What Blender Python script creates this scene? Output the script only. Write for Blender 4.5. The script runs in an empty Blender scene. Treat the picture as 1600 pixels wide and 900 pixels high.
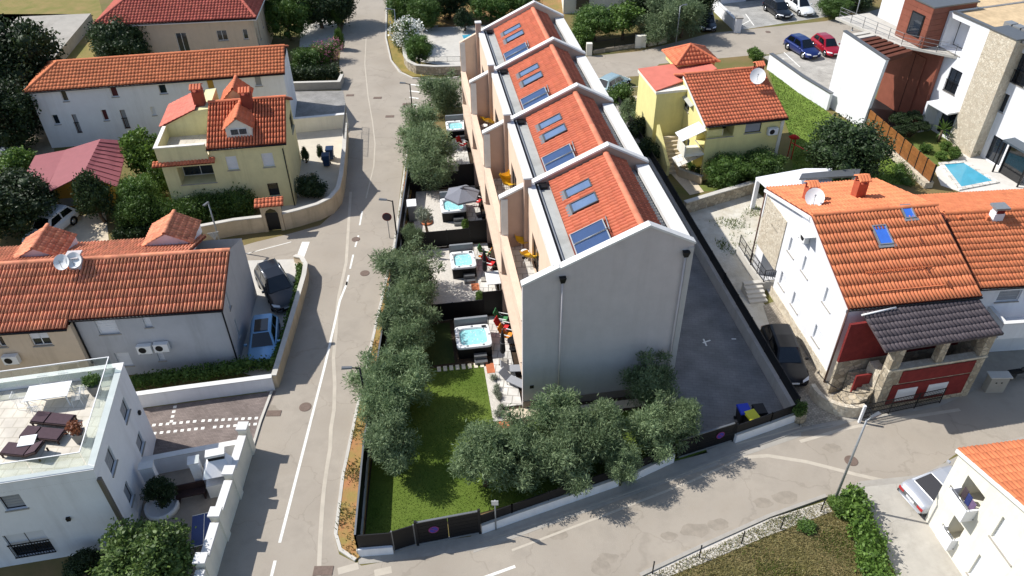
import bpy, bmesh, math, random
import numpy as np
from mathutils import Vector, Matrix
from mathutils.geometry import tessellate_polygon
rnd = random.Random(7)
rg = np.random.default_rng(7)
S = bpy.context.scene
COL = S.collection
# ---------------------------------------------------------------- camera (solved from the vertical edges and the terrace ridge)
CAMH = 32.0
FPX = 1217.0                                   # focal length in pixels of a 1600 px wide frame
g = np.array([20.0, 1540.0, FPX]); g /= np.linalg.norm(g)
fw = np.array([0, 0, 1.0]) - g * g[2]; fw /= np.linalg.norm(fw)
rt = np.cross(g, fw)
if rt[0] < 0: rt = -rt
RW = np.stack([rt, fw, -g])
cam = bpy.data.cameras.new("camera"); camo = bpy.data.objects.new("camera", cam); COL.objects.link(camo)
cam.sensor_width = 36; cam.lens = FPX / 1600 * 36; cam.clip_start = 0.5; cam.clip_end = 3000
Mc = Matrix.Identity(4)
for i in range(3):
    Mc[i][0] = RW[i, 0]; Mc[i][1] = -RW[i, 1]; Mc[i][2] = -RW[i, 2]
Mc[2][3] = CAMH
camo.matrix_world = Mc
S.camera = camo
# ---------------------------------------------------------------- sky, sun, exposure
SUN_AZ, SUN_EL = math.radians(163.5), math.radians(47)     # azimuth from +X, counter-clockwise
w = bpy.data.worlds.new("World"); S.world = w; w.use_nodes = True
nt = w.node_tree
sky = nt.nodes.new('ShaderNodeTexSky'); sky.sky_type = 'NISHITA'; sky.sun_disc = False
sky.sun_elevation = SUN_EL; sky.sun_rotation = math.pi / 2 - SUN_AZ
nt.links.new(sky.outputs[0], nt.nodes['Background'].inputs[0])
nt.nodes['Background'].inputs[1].default_value = 0.125
sl = bpy.data.lights.new("sun", 'SUN'); sl.energy = 4.6; sl.angle = math.radians(0.5); sl.color = (1, 0.965, 0.915)
slo = bpy.data.objects.new("sun", sl); COL.objects.link(slo); slo.location = (-40, 20, 60)
sd = Vector((math.cos(SUN_AZ) * math.cos(SUN_EL), math.sin(SUN_AZ) * math.cos(SUN_EL), math.sin(SUN_EL)))
slo.rotation_euler = sd.to_track_quat('Z', 'Y').to_euler()
S.view_settings.view_transform = 'Standard'; S.view_settings.look = 'None'
S.view_settings.gamma = 1; S.view_settings.exposure = 0.32
S.cycles.max_bounces = 6; S.cycles.transparent_max_bounces = 10

# ---------------------------------------------------------------- helpers
def at(px, py, z=0.0):
    d = RW @ np.array([px - 800, py - 450, FPX]); t = (z - CAMH) / d[2]
    return Vector((d[0] * t, d[1] * t, z))

class Fr:
    """a building's own frame: origin on the ground, x to the right along its front, y to the back"""
    def __init__(s, o, deg):
        a = math.radians(deg); s.o = Vector((o[0], o[1], 0)); s.a = a
        s.u = Vector((math.cos(a), math.sin(a), 0)); s.v = Vector((-math.sin(a), math.cos(a), 0))
    def w(s, x, y, z=0): return s.o + s.u * x + s.v * y + Vector((0, 0, z))
    def loc(s, p): d = Vector(p) - s.o; return Vector((d.dot(s.u), d.dot(s.v), d.z))
    def z(s, px, py, z=0): return s.loc(at(px, py, z))
    def _pl(s, px, py, n, val):
        c = Vector((0, 0, CAMH)); d = at(px, py, 0) - c
        return s.loc(c + d * ((val - (c - s.o).dot(n)) / d.dot(n)))
    def x(s, px, py, v): return s._pl(px, py, s.u, v)
    def y(s, px, py, v): return s._pl(px, py, s.v, v)
def eave(a, b, z):
    A = at(*a, z); B = at(*b, z); d = B - A
    return Fr(A, math.degrees(math.atan2(d.y, d.x)))

XF = {}
def xf(o): return XF.get(o.name, Matrix.Identity(4))
def props(o, label=None, cat=None, group=None, kind=None):
    if label: o['label'] = label
    if cat: o['category'] = cat
    if group: o['group'] = group
    if kind: o['kind'] = kind
    return o
def thing(name, label, cat, loc=(0, 0, 0), rot=0.0, group=None):
    o = bpy.data.objects.new(name, None); COL.objects.link(o); o.empty_display_size = .3
    o.location = loc; o.rotation_euler = (0, 0, rot)
    XF[o.name] = Matrix.Translation(Vector(loc)) @ Matrix.Rotation(rot, 4, 'Z')
    return props(o, label, cat, group)
def fthing(name, label, cat, f, group=None): return thing(name, label, cat, f.o, f.a, group)

def npmesh(name, v, q, m=None, smooth=False):
    """v (N,3), q (M,k) numpy arrays -> mesh"""
    me = bpy.data.meshes.new(name); v = np.asarray(v, dtype=np.float32); q = np.asarray(q, dtype=np.int32)
    k = q.shape[1]
    me.vertices.add(len(v)); me.vertices.foreach_set('co', v.ravel())
    me.loops.add(q.size); me.loops.foreach_set('vertex_index', q.ravel())
    me.polygons.add(len(q)); me.polygons.foreach_set('loop_start', np.arange(0, q.size, k, dtype=np.int32))
    me.polygons.foreach_set('loop_total', np.full(len(q), k, dtype=np.int32))
    if smooth: me.polygons.foreach_set('use_smooth', np.ones(len(q), dtype=bool))
    me.update(calc_edges=True)
    if m: me.materials.append(m)
    return me
def link(name, me, parent=None, kind=None, label=None):
    o = bpy.data.objects.new(name, me); COL.objects.link(o)
    if parent is not None: o.parent = parent
    XF[o.name] = xf(parent) if parent is not None else Matrix.Identity(4)
    return props(o, label=label, kind=kind)

class MB:
    def __init__(s): s.v = []; s.f = []; s.m = []; s.s = []; s.cm = 0; s.cs = False
    def V(s, *ps):
        n = len(s.v); s.v += [tuple(p) for p in ps]; return list(range(n, n + len(ps)))
    def F(s, ids): s.f.append(list(ids)); s.m.append(s.cm); s.s.append(s.cs)
    def poly(s, *ps): s.F(s.V(*ps)); return s
    def box(s, x0, x1, y0, y1, z0, z1):
        i = s.V((x0,y0,z0),(x1,y0,z0),(x1,y1,z0),(x0,y1,z0),(x0,y0,z1),(x1,y0,z1),(x1,y1,z1),(x0,y1,z1))
        for q in ((0,3,2,1),(4,5,6,7),(0,1,5,4),(1,2,6,5),(2,3,7,6),(3,0,4,7)): s.F([i[k] for k in q])
        return s
    def hexa(s, b, t):
        n = len(b); i = s.V(*b); j = s.V(*t)
        s.F(i[::-1]); s.F(j)
        for k in range(n): s.F([i[k], i[(k+1) % n], j[(k+1) % n], j[k]])
        return s
    def prism(s, pts, z0, z1): return s.hexa([(p[0], p[1], z0) for p in pts], [(p[0], p[1], z1) for p in pts])
    def yprism(s, pts, y0, y1): return s.hexa([(p[0], y1, p[1]) for p in pts], [(p[0], y0, p[1]) for p in pts])
    def xprism(s, pts, x0, x1): return s.hexa([(x0, p[0], p[1]) for p in pts], [(x1, p[0], p[1]) for p in pts])
    def tube(s, p0, p1, r0, r1=None, n=8):
        r1 = r0 if r1 is None else r1
        p0 = Vector(p0); p1 = Vector(p1); d = (p1 - p0).normalized()
        a = d.orthogonal().normalized(); b = d.cross(a)
        A = [p0 + (a * math.cos(t) + b * math.sin(t)) * r0 for t in [2*math.pi*k/n for k in range(n)]]
        B = [p1 + (a * math.cos(t) + b * math.sin(t)) * r1 for t in [2*math.pi*k/n for k in range(n)]]
        i = s.V(*A); j = s.V(*B); s.F(i[::-1]); s.F(j)
        c = s.cs; s.cs = n > 5
        for k in range(n): s.F([i[k], i[(k+1) % n], j[(k+1) % n], j[k]])
        s.cs = c; return s
    def path(s, ps, r, n=6):
        for a, b in zip(ps[:-1], ps[1:]): s.tube(a, b, r, r, n)
        return s
    def lathe(s, prof, c=(0,0,0), n=16, axis='z', smooth=True):
        rings = []
        for r, z in prof:
            ring = []
            for k in range(n):
                t = 2*math.pi*k/n; x = r*math.cos(t); y = r*math.sin(t)
                ring.append((c[0]+x, c[1]+y, c[2]+z) if axis == 'z' else ((c[0]+x, c[1]+z, c[2]+y) if axis == 'y' else (c[0]+z, c[1]+x, c[2]+y)))
            rings.append(s.V(*ring))
        o = s.cs; s.cs = smooth
        for a, b in zip(rings[:-1], rings[1:]):
            for k in range(n): s.F([a[k], a[(k+1) % n], b[(k+1) % n], b[k]])
        s.cs = o
        s.F(rings[0][::-1]); s.F(rings[-1]); return s
    def ball(s, c, r, nu=10, nv=6, sq=(1,1,1)):
        prof = [(max(r*math.sin(math.pi*k/nv), .001), -r*math.cos(math.pi*k/nv)) for k in range(nv+1)]
        k0 = len(s.v); s.lathe(prof, (0,0,0), nu)
        for i in range(k0, len(s.v)):
            p = s.v[i]; s.v[i] = (c[0]+p[0]*sq[0], c[1]+p[1]*sq[1], c[2]+p[2]*sq[2])
        return s
    def wallpath(s, pts, t, z0, z1, closed=False):
        """wall of thickness t along a polyline (list of xy), mitred"""
        P = [Vector((p[0], p[1])) for p in pts]; n = len(P); L = []; R = []
        for i in range(n):
            a = P[i-1] if (i > 0 or closed) else None; b = P[(i+1) % n] if (i < n-1 or closed) else None
            d0 = (P[i]-a).normalized() if a is not None else None; d1 = (b-P[i]).normalized() if b is not None else None
            d = (d0+d1).normalized() if (d0 is not None and d1 is not None) else (d0 or d1)
            nn = Vector((-d.y, d.x)); k = 1/max(.4, nn.dot(Vector((-(d1 or d0).y, (d1 or d0).x))))
            L.append(P[i]+nn*t/2*k); R.append(P[i]-nn*t/2*k)
        zz0 = z0 if isinstance(z0, (list, tuple)) else [z0]*n; zz1 = z1 if isinstance(z1, (list, tuple)) else [z1]*n
        rows = [s.V((L[i].x,L[i].y,zz0[i]),(R[i].x,R[i].y,zz0[i]),(R[i].x,R[i].y,zz1[i]),(L[i].x,L[i].y,zz1[i])) for i in range(n)]
        m = n if closed else n-1
        for i in range(m):
            a = rows[i]; b = rows[(i+1) % n]
            for k in range(4): s.F([a[k], b[k], b[(k+1)%4], a[(k+1)%4]])
        if not closed: s.F(rows[0]); s.F(rows[-1][::-1])
        return s
    def sheet(s, pts, z):
        V3 = [Vector((p[0], p[1], 0)) for p in pts]
        i = s.V(*[(p[0], p[1], z) for p in pts])
        for t in tessellate_polygon([V3]):
            a, b, c = t
            n = (V3[b]-V3[a]).cross(V3[c]-V3[a])
            s.F([i[a], i[b], i[c]] if n.z > 0 else [i[a], i[c], i[b]])
        return s
    def build(s, name, mats, parent=None, world=False, kind=None, label=None, bevel=0, fix=True):
        me = bpy.data.meshes.new(name)
        vs = s.v; off = None
        if parent is not None and world:
            inv = xf(parent).inverted(); vs = [tuple(inv @ Vector(p)) for p in vs]
        elif parent is None:
            a = np.array(vs); off = ((a[:,0].min()+a[:,0].max())/2, (a[:,1].min()+a[:,1].max())/2, a[:,2].min())
            vs = [tuple(r) for r in (a - np.array(off))]
        me.from_pydata(vs, [], s.f)
        for m in (mats if isinstance(mats, (list, tuple)) else [mats]): me.materials.append(m)
        me.polygons.foreach_set('material_index', s.m); me.polygons.foreach_set('use_smooth', s.s)
        if fix and len(s.f) < 3000:
            bm = bmesh.new(); bm.from_mesh(me); bmesh.ops.recalc_face_normals(bm, faces=bm.faces)
            if bevel: bmesh.ops.bevel(bm, geom=[e for e in bm.edges if e.calc_face_angle(0) > .6], offset=bevel, segments=2, affect='EDGES', profile=.6)
            bm.to_mesh(me); bm.free()
        me.update()
        o = link(name, me, parent, kind, label)
        if off is not None: o.location = off; XF[o.name] = Matrix.Translation(off)
        return o
def single(mb, name, mat, label, cat, group=None, **k):
    return props(mb.build(name, mat, **k), label, cat, group)
def structure(mb, name, mat, label=None): return props(mb.build(name, mat), kind='structure', label=label)
def stuff(mb, name, mat, label=None): return props(mb.build(name, mat), kind='stuff', label=label)
def copy_tree(o, parent=None):
    c = o.copy(); COL.objects.link(c)
    if parent is not None: c.parent = parent
    for ch in list(o.children): copy_tree(ch, c)
    return c

# ---------------------------------------------------------------- materials
def lin(r, g_, b):
    f = lambda c: (c/255/12.92) if c/255 <= .04045 else ((c/255+.055)/1.055)**2.4
    return (f(r), f(g_), f(b), 1)
MATS = {}
def mat(name, rgb, rough=.85, var=.12, scale=3.0, bump=.15, bscale=None, metal=0.0, island=0.0, spec=.3, rgb2=None, alpha=None, dirt=0.0, coat=0.0, cracks=0.0):
    """principled surface: base colour broken up by two sizes of noise, fine relief, optional per-piece variation"""
    if name in MATS: return MATS[name]
    m = bpy.data.materials.new(name); m.use_nodes = True; n = m.node_tree.nodes; l = m.node_tree.links
    p = n['Principled BSDF']; base = lin(*rgb)
    p.inputs['Roughness'].default_value = rough; p.inputs['Metallic'].default_value = metal
    p.inputs['Specular IOR Level'].default_value = spec
    if coat: p.inputs['Coat Weight'].default_value = coat; p.inputs['Coat Roughness'].default_value = .08
    tc = n.new('ShaderNodeTexCoord'); out = None
    n1 = n.new('ShaderNodeTexNoise'); n1.inputs['Scale'].default_value = scale; n1.inputs['Detail'].default_value = 6; n1.inputs['Roughness'].default_value = .65
    l.new(tc.outputs['Object'], n1.inputs['Vector'])
    mx = n.new('ShaderNodeMix'); mx.data_type = 'RGBA'
    r2 = lin(*rgb2) if rgb2 else tuple(min(1, c*(1+var)) for c in base[:3])+(1,)
    r1 = base if rgb2 else tuple(c*(1-var) for c in base[:3])+(1,)
    mx.inputs[6].default_value = r1; mx.inputs[7].default_value = r2
    mr = n.new('ShaderNodeMapRange'); mr.inputs[1].default_value = .33; mr.inputs[2].default_value = .67
    l.new(n1.outputs['Fac'], mr.inputs[0]); l.new(mr.outputs[0], mx.inputs[0]); out = mx.outputs[2]
    if dirt:
        n3 = n.new('ShaderNodeTexNoise'); n3.inputs['Scale'].default_value = .35; n3.inputs['Detail'].default_value = 8; n3.inputs['Roughness'].default_value = .7
        if 'render' in name:            # rain streaks run down walls
            mp3 = n.new('ShaderNodeMapping'); mp3.inputs['Scale'].default_value = (4, 4, .35); l.new(tc.outputs['Object'], mp3.inputs[0]); l.new(mp3.outputs[0], n3.inputs['Vector'])
        else: l.new(tc.outputs['Object'], n3.inputs['Vector'])
        r3 = n.new('ShaderNodeMapRange'); r3.inputs[1].default_value = .5; r3.inputs[2].default_value = .72; r3.inputs[4].default_value = dirt
        l.new(n3.outputs['Fac'], r3.inputs[0])
        m3 = n.new('ShaderNodeMix'); m3.data_type = 'RGBA'; m3.blend_type = 'MULTIPLY'; m3.inputs[7].default_value = (.45, .42, .38, 1)
        l.new(r3.outputs[0], m3.inputs[0]); l.new(out, m3.inputs[6]); out = m3.outputs[2]
    if cracks:
        vz = n.new('ShaderNodeTexVoronoi'); vz.feature = 'DISTANCE_TO_EDGE'; vz.inputs['Scale'].default_value = .22; nv = n.new('ShaderNodeTexNoise'); nv.inputs['Scale'].default_value = 1.1; nv.inputs['Detail'].default_value = 5
        vm = n.new('ShaderNodeVectorMath'); vm.operation = 'MULTIPLY_ADD'; vm.inputs[1].default_value = (1.6, 1.6, 0); l.new(tc.outputs['Object'], nv.inputs['Vector']); l.new(nv.outputs['Color'], vm.inputs[0]); l.new(tc.outputs['Object'], vm.inputs[2]); l.new(vm.outputs[0], vz.inputs['Vector'])
        rc = n.new('ShaderNodeMapRange'); rc.inputs[1].default_value = .0; rc.inputs[2].default_value = .012; rc.inputs[3].default_value = cracks; rc.inputs[4].default_value = 0; l.new(vz.outputs['Distance'], rc.inputs[0])
        mc = n.new('ShaderNodeMix'); mc.data_type = 'RGBA'; mc.blend_type = 'MULTIPLY'; mc.inputs[7].default_value = (.35, .33, .3, 1); l.new(rc.outputs[0], mc.inputs[0]); l.new(out, mc.inputs[6]); out = mc.outputs[2]
    if island:
        gm = n.new('ShaderNodeNewGeometry'); oi = n.new('ShaderNodeObjectInfo')
        ad = n.new('ShaderNodeMath'); ad.operation = 'ADD'; l.new(gm.outputs['Random Per Island'], ad.inputs[0]); l.new(oi.outputs['Random'], ad.inputs[1])
        fr = n.new('ShaderNodeMath'); fr.operation = 'FRACT'; l.new(ad.outputs[0], fr.inputs[0])
        r4 = n.new('ShaderNodeMapRange'); r4.inputs[3].default_value = 1-island; r4.inputs[4].default_value = 1+island
        l.new(fr.outputs[0], r4.inputs[0])
        hs = n.new('ShaderNodeHueSaturation'); l.new(r4.outputs[0], hs.inputs['Value']); l.new(out, hs.inputs['Color'])
        r5 = n.new('ShaderNodeMapRange'); r5.inputs[3].default_value = .5-island*.016; r5.inputs[4].default_value = .5+island*.016
        wn = n.new('ShaderNodeMath'); wn.operation = 'MULTIPLY'; wn.inputs[1].default_value = 7.31; l.new(fr.outputs[0], wn.inputs[0])
        w2 = n.new('ShaderNodeMath'); w2.operation = 'FRACT'; l.new(wn.outputs[0], w2.inputs[0]); l.new(w2.outputs[0], r5.inputs[0])
        l.new(r5.outputs[0], hs.inputs['Hue']); out = hs.outputs['Color']
    l.new(out, p.inputs['Base Color'])
    if bump:
        n2 = n.new('ShaderNodeTexNoise'); n2.inputs['Scale'].default_value = bscale or scale*8; n2.inputs['Detail'].default_value = 4
        l.new(tc.outputs['Object'], n2.inputs['Vector'])
        b = n.new('ShaderNodeBump'); b.inputs['Strength'].default_value = bump; b.inputs['Distance'].default_value = .05
        l.new(n2.outputs['Fac'], b.inputs['Height']); l.new(b.outputs[0], p.inputs['Normal'])
    if alpha is not None: p.inputs['Alpha'].default_value = alpha
    MATS[name] = m; return m
def leafmat(name, a, b, tr=.25, rough=.55):
    m = bpy.data.materials.new(name); m.use_nodes = True; n = m.node_tree.nodes; l = m.node_tree.links
    p = n['Principled BSDF']; p.inputs['Roughness'].default_value = rough; p.inputs['Specular IOR Level'].default_value = .35
    gm = n.new('ShaderNodeNewGeometry'); mx = n.new('ShaderNodeMix'); mx.data_type = 'RGBA'
    mx.inputs[6].default_value = lin(*a); mx.inputs[7].default_value = lin(*b)
    oi = n.new('ShaderNodeObjectInfo'); tc = n.new('ShaderNodeTexCoord'); nz = n.new('ShaderNodeTexNoise'); nz.inputs['Scale'].default_value = 1.3; nz.inputs['Detail'].default_value = 3
    l.new(tc.outputs['Object'], nz.inputs['Vector'])
    r = n.new('ShaderNodeMapRange'); r.inputs[1].default_value = .3; r.inputs[2].default_value = .7; l.new(nz.outputs['Fac'], r.inputs[0])
    av = n.new('ShaderNodeMath'); av.operation = 'MULTIPLY_ADD'; av.inputs[1].default_value = .6
    sc = n.new('ShaderNodeMath'); sc.operation = 'MULTIPLY'; sc.inputs[1].default_value = .4; l.new(r.outputs[0], sc.inputs[0])
    l.new(gm.outputs['Random Per Island'], av.inputs[0]); l.new(sc.outputs[0], av.inputs[2]); l.new(av.outputs[0], mx.inputs[0])
    hs = n.new('ShaderNodeHueSaturation'); r2 = n.new('ShaderNodeMapRange'); r2.inputs[3].default_value = .8; r2.inputs[4].default_value = 1.15
    l.new(oi.outputs['Random'], r2.inputs[0]); l.new(r2.outputs[0], hs.inputs['Value']); l.new(mx.outputs[2], hs.inputs['Color'])
    l.new(hs.outputs[0], p.inputs['Base Color'])
    if tr:
        t = n.new('ShaderNodeBsdfTranslucent'); l.new(hs.outputs[0], t.inputs['Color']); ms = n.new('ShaderNodeMixShader'); ms.inputs[0].default_value = tr
        l.new(p.outputs[0], ms.inputs[1]); l.new(t.outputs[0], ms.inputs[2]); l.new(ms.outputs[0], n['Material Output'].inputs['Surface'])
    MATS[name] = m; return m
def glassmat(name, tint, a):
    m = bpy.data.materials.new(name); m.use_nodes = True; n = m.node_tree.nodes; l = m.node_tree.links
    for x in list(n):
        if x.type == 'BSDF_PRINCIPLED': n.remove(x)
    t = n.new('ShaderNodeBsdfTransparent'); t.inputs[0].default_value = lin(*tint); gl = n.new('ShaderNodeBsdfGlossy'); gl.inputs['Roughness'].default_value = .03
    fr = n.new('ShaderNodeLayerWeight'); fr.inputs[0].default_value = .12; ad = n.new('ShaderNodeMath'); ad.operation = 'MULTIPLY_ADD'; ad.inputs[1].default_value = .5; ad.inputs[2].default_value = a; l.new(fr.outputs['Facing'], ad.inputs[0])
    ms = n.new('ShaderNodeMixShader'); l.new(ad.outputs[0], ms.inputs[0]); l.new(t.outputs[0], ms.inputs[1]); l.new(gl.outputs[0], ms.inputs[2])
    l.new(ms.outputs[0], n['Material Output'].inputs['Surface']); MATS[name] = m; return m
def pavermat(name, rgb, bw=.2, bh=.1, mortar=(90, 88, 84), var=.15, rot=0.0, rough=.9):
    m = bpy.data.materials.new(name); m.use_nodes = True; n = m.node_tree.nodes; l = m.node_tree.links
    p = n['Principled BSDF']; p.inputs['Roughness'].default_value = rough; p.inputs['Specular IOR Level'].default_value = .25
    tc = n.new('ShaderNodeTexCoord'); mp = n.new('ShaderNodeMapping'); mp.inputs['Rotation'].default_value = (0, 0, rot); l.new(tc.outputs['Object'], mp.inputs[0])
    b = n.new('ShaderNodeTexBrick'); b.inputs['Scale'].default_value = 1; b.inputs['Brick Width'].default_value = bw; b.inputs['Row Height'].default_value = bh
    b.inputs['Mortar Size'].default_value = min(bw, bh)*.05; c = lin(*rgb)
    b.inputs['Color1'].default_value = tuple(x*(1-var) for x in c[:3])+(1,); b.inputs['Color2'].default_value = tuple(x*(1+var) for x in c[:3])+(1,); b.inputs['Mortar'].default_value = lin(*mortar)
    l.new(mp.outputs[0], b.inputs['Vector'])
    nz = n.new('ShaderNodeTexNoise'); nz.inputs['Scale'].default_value = .8; nz.inputs['Detail'].default_value = 8; l.new(tc.outputs['Object'], nz.inputs['Vector'])
    r = n.new('ShaderNodeMapRange'); r.inputs[1].default_value = .3; r.inputs[2].default_value = .7; r.inputs[3].default_value = .72; r.inputs[4].default_value = 1.12; l.new(nz.outputs['Fac'], r.inputs[0])
    hs = n.new('ShaderNodeHueSaturation'); l.new(r.outputs[0], hs.inputs['Value']); l.new(b.outputs[0], hs.inputs['Color']); l.new(hs.outputs[0], p.inputs['Base Color'])
    bp = n.new('ShaderNodeBump'); bp.inputs['Strength'].default_value = .4; bp.inputs['Distance'].default_value = .02; l.new(b.outputs['Fac'], bp.inputs['Height']); bp.invert = True; l.new(bp.outputs[0], p.inputs['Normal'])
    MATS[name] = m; return m
def stonemat(name, a, b, scale=3.0, mortar=(140, 132, 118)):
    m = bpy.data.materials.new(name); m.use_nodes = True; n = m.node_tree.nodes; l = m.node_tree.links
    p = n['Principled BSDF']; p.inputs['Roughness'].default_value = .92
    tc = n.new('ShaderNodeTexCoord'); v = n.new('ShaderNodeTexVoronoi'); v.inputs['Scale'].default_value = scale; l.new(tc.outputs['Object'], v.inputs['Vector'])
    ve = n.new('ShaderNodeTexVoronoi'); ve.feature = 'DISTANCE_TO_EDGE'; ve.inputs['Scale'].default_value = scale; l.new(tc.outputs['Object'], ve.inputs['Vector'])
    sp = n.new('ShaderNodeSeparateColor'); l.new(v.outputs['Color'], sp.inputs[0])
    mx = n.new('ShaderNodeMix'); mx.data_type = 'RGBA'; mx.inputs[6].default_value = lin(*a); mx.inputs[7].default_value = lin(*b); l.new(sp.outputs[0], mx.inputs[0])
    r = n.new('ShaderNodeMapRange'); r.inputs[1].default_value = .02; r.inputs[2].default_value = .07; l.new(ve.outputs['Distance'], r.inputs[0])
    m2 = n.new('ShaderNodeMix'); m2.data_type = 'RGBA'; m2.inputs[6].default_value = lin(*mortar); l.new(r.outputs[0], m2.inputs[0]); l.new(mx.outputs[2], m2.inputs[7]); l.new(m2.outputs[2], p.inputs['Base Color'])
    bp = n.new('ShaderNodeBump'); bp.inputs['Strength'].default_value = .7; bp.inputs['Distance'].default_value = .04; l.new(r.outputs[0], bp.inputs['Height']); l.new(bp.outputs[0], p.inputs['Normal'])
    MATS[name] = m; return m

white = mat('white render', (226, 227, 230), .9, .03, 1.5, .1, dirt=.2)
cream = mat('cream render', (226, 222, 208), .9, .04, 1.5, .1, dirt=.2)
greyr = mat('grey render', (194, 187, 186), .9, .05, 1.2, .15, dirt=.16)
beige = mat('beige render', (205, 186, 162), .9, .05, 1.5, .1, dirt=.3)
peach = mat('peach render', (214, 190, 168), .9, .04, 1.5, .1, dirt=.2)
shaded_taupe = mat('taupe render', (176, 150, 134), .9, .05, 1.5, .1, dirt=.2)  # terrace fins: shade put into the peach; chimneys: their own taupe
yellow = mat('yellow render', (226, 216, 150), .9, .05, 1.5, .1, dirt=.2)
paleyel = mat('pale yellow render', (214, 206, 160), .9, .05, 1.5, .1, dirt=.3)
ochre = mat('ochre render', (190, 150, 70), .9, .08, 1.5, .1)
coping = mat('coping', (212, 211, 208), .8, .05, 2, .1, dirt=.2)
tile1 = mat('terrace clay tile', (180, 98, 72), .8, .12, 1.2, .1, island=.09)
tile2 = mat('weathered clay tile', (208, 134, 102), .85, .2, .9, .15, island=.2, dirt=.25)
tile3 = mat('orange clay tile', (200, 118, 78), .8, .1, .9, .1, island=.09)
tile4 = mat('red clay tile', (204, 116, 82), .8, .12, .9, .1, island=.09, dirt=.15)
tile5 = mat('pale orange clay tile', (216, 130, 88), .82, .16, .8, .15, island=.09, dirt=.35)
tilek = mat('anthracite tile', (84, 76, 78), .7, .1, 1, .1, island=.1)
pinkroof = mat('faded red metal sheet', (140, 80, 84), .6, .06, 2, .05)
mem = mat('grey roof membrane', (168, 170, 166), .9, .08, 1.5, .1, dirt=.35)
deckm = mat('roof deck', (112, 54, 40), .9, .1, 2, 0)
dark = mat('dark metal', (30, 30, 32), .5, .1, 3, 0, metal=.2)
blackp = mat('black panel', (17, 17, 19), .55, .15, 4, .05)
greym = mat('grey metal', (120, 122, 124), .45, .06, 3, .03, metal=.6)
steel = mat('brushed steel', (175, 178, 180), .35, .05, 3, .03, metal=.8)
galv = mat('galvanised steel', (150, 153, 155), .5, .08, 6, .03, metal=.5)
shutm = mat('roller shutter', (214, 216, 220), .6, .03, 2, 0)
shutg = mat('grey roller shutter', (150, 152, 156), .6, .04, 2, 0)
framew = mat('white window frame', (224, 224, 222), .5, .02, 2, 0)
brownw = mat('brown timber', (92, 52, 38), .7, .2, 2, .1)
maroon = mat('maroon shutter', (84, 40, 42), .7, .1, 2, .05)
glass = mat('window glass', (34, 42, 52), .06, .15, .7, 0, spec=.8)
bluegl = mat('roof window glass', (92, 112, 142), .08, .12, 1.2, 0, spec=.9)  # blue of the reflected sky put into the pane colour
deepblue = mat('blue roof blind', (62, 110, 200), .25, .08, 2, 0, spec=.6)
collm = mat('solar absorber', (52, 72, 108), .1, .12, .8, 0, spec=.9)
solid = mat('terrace glazing', (26, 28, 32), .08, .1, 1, 0, spec=.8)
clear = glassmat('clear glass', (246, 251, 249), .05)
asph = mat('pale worn asphalt', (159, 150, 137), .95, .1, .7, .3, 26, dirt=.4, cracks=.2)
patch = mat('asphalt patch', (182, 173, 158), .95, .08, 1.5, .15, 30, dirt=.2)
paint = mat('road paint', (226, 224, 216), .8, .1, 5, .05, dirt=.3)
conc = mat('concrete', (160, 155, 146), .92, .09, 1.2, .15, dirt=.4)
concl = mat('light concrete', (190, 186, 177), .92, .07, 1.2, .12, dirt=.3)
concd = mat('stained concrete', (128, 124, 116), .95, .15, 1, .2, dirt=.5)
rustp = mat('iron drain cover', (112, 96, 86), .8, .15, 8, .3, 40)
earth = mat('dry earth and grass', (126, 106, 72), .98, .2, .25, .5, 4, rgb2=(96, 98, 52))
redsoil = mat('red soil', (168, 116, 80), .98, .2, .8, .4, 8, rgb2=(138, 126, 70))
drygr = mat('dry meadow', (134, 118, 84), .98, .2, .5, .6, 6, rgb2=(98, 94, 50))
lawnm = mat('lawn', (74, 96, 28), .98, .2, .3, .5, 30, rgb2=(100, 116, 48))
lawnb = mat('rough green grass', (84, 100, 44), .98, .2, .6, .7, 12, rgb2=(112, 118, 60))
gravel = mat('white gravel', (200, 194, 184), .95, .14, 6, .6, 30, dirt=.2)
stonepath = mat('pale stone paving', (206, 192, 168), .95, .12, 2.5, .3, dirt=.35)
drivep = pavermat('grey drive pavers', (128, 126, 124), .42, .21, (112, 110, 108), .05, .14)  # plain grey pavers of the drive
brickp = pavermat('brown court pavers', (128, 116, 110), .2, .1, (88, 82, 78), .14, .1)
stepp = pavermat('cobbled alley', (168, 158, 142), .16, .14, (104, 98, 88), .2, .3)
whitep = pavermat('white terrace tile', (212, 208, 200), .6, .6, (168, 164, 156), .05, .1)
terrt = pavermat('roof terrace tile', (212, 204, 190), .6, .6, (196, 188, 172), .02, .18)
redtile = mat('terracotta paving', (178, 106, 72), .9, .12, 3, .1)
rubble = stonemat('rubble stone', (190, 178, 156), (142, 130, 110), 3.2)
rubblel = stonemat('pale stone facing', (214, 204, 184), (190, 176, 154), 5.5, (196, 186, 166))
redplast = mat('oxblood plaster', (118, 42, 40), .9, .2, 2.5, .3)
woodf = mat('varnished fence board', (136, 88, 48), .55, .18, 2, .1, island=.12)
woodc = mat('red wood cladding', (134, 80, 64), .6, .1, 2, .05, island=.08)
water = mat('turquoise tub water', (146, 206, 208), .05, .12, 3, .15, 7, spec=.7)
poolw = mat('pool water', (74, 158, 184), .04, .1, 1, .08, 4, spec=.7)
acry = mat('white acrylic', (232, 234, 234), .2, .02, 2, 0, spec=.5)
tubc = mat('grey tub cover', (122, 126, 130), .6, .06, 3, .05)
canvasg = mat('grey canvas', (120, 122, 130), .9, .05, 6, .05)
canvask = mat('black canvas', (34, 34, 36), .9, .08, 6, .05)
yelp = mat('yellow plastic', (224, 176, 40), .4, .04, 3, 0)
redp = mat('red fabric', (196, 46, 46), .8, .08, 4, .05)
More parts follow.
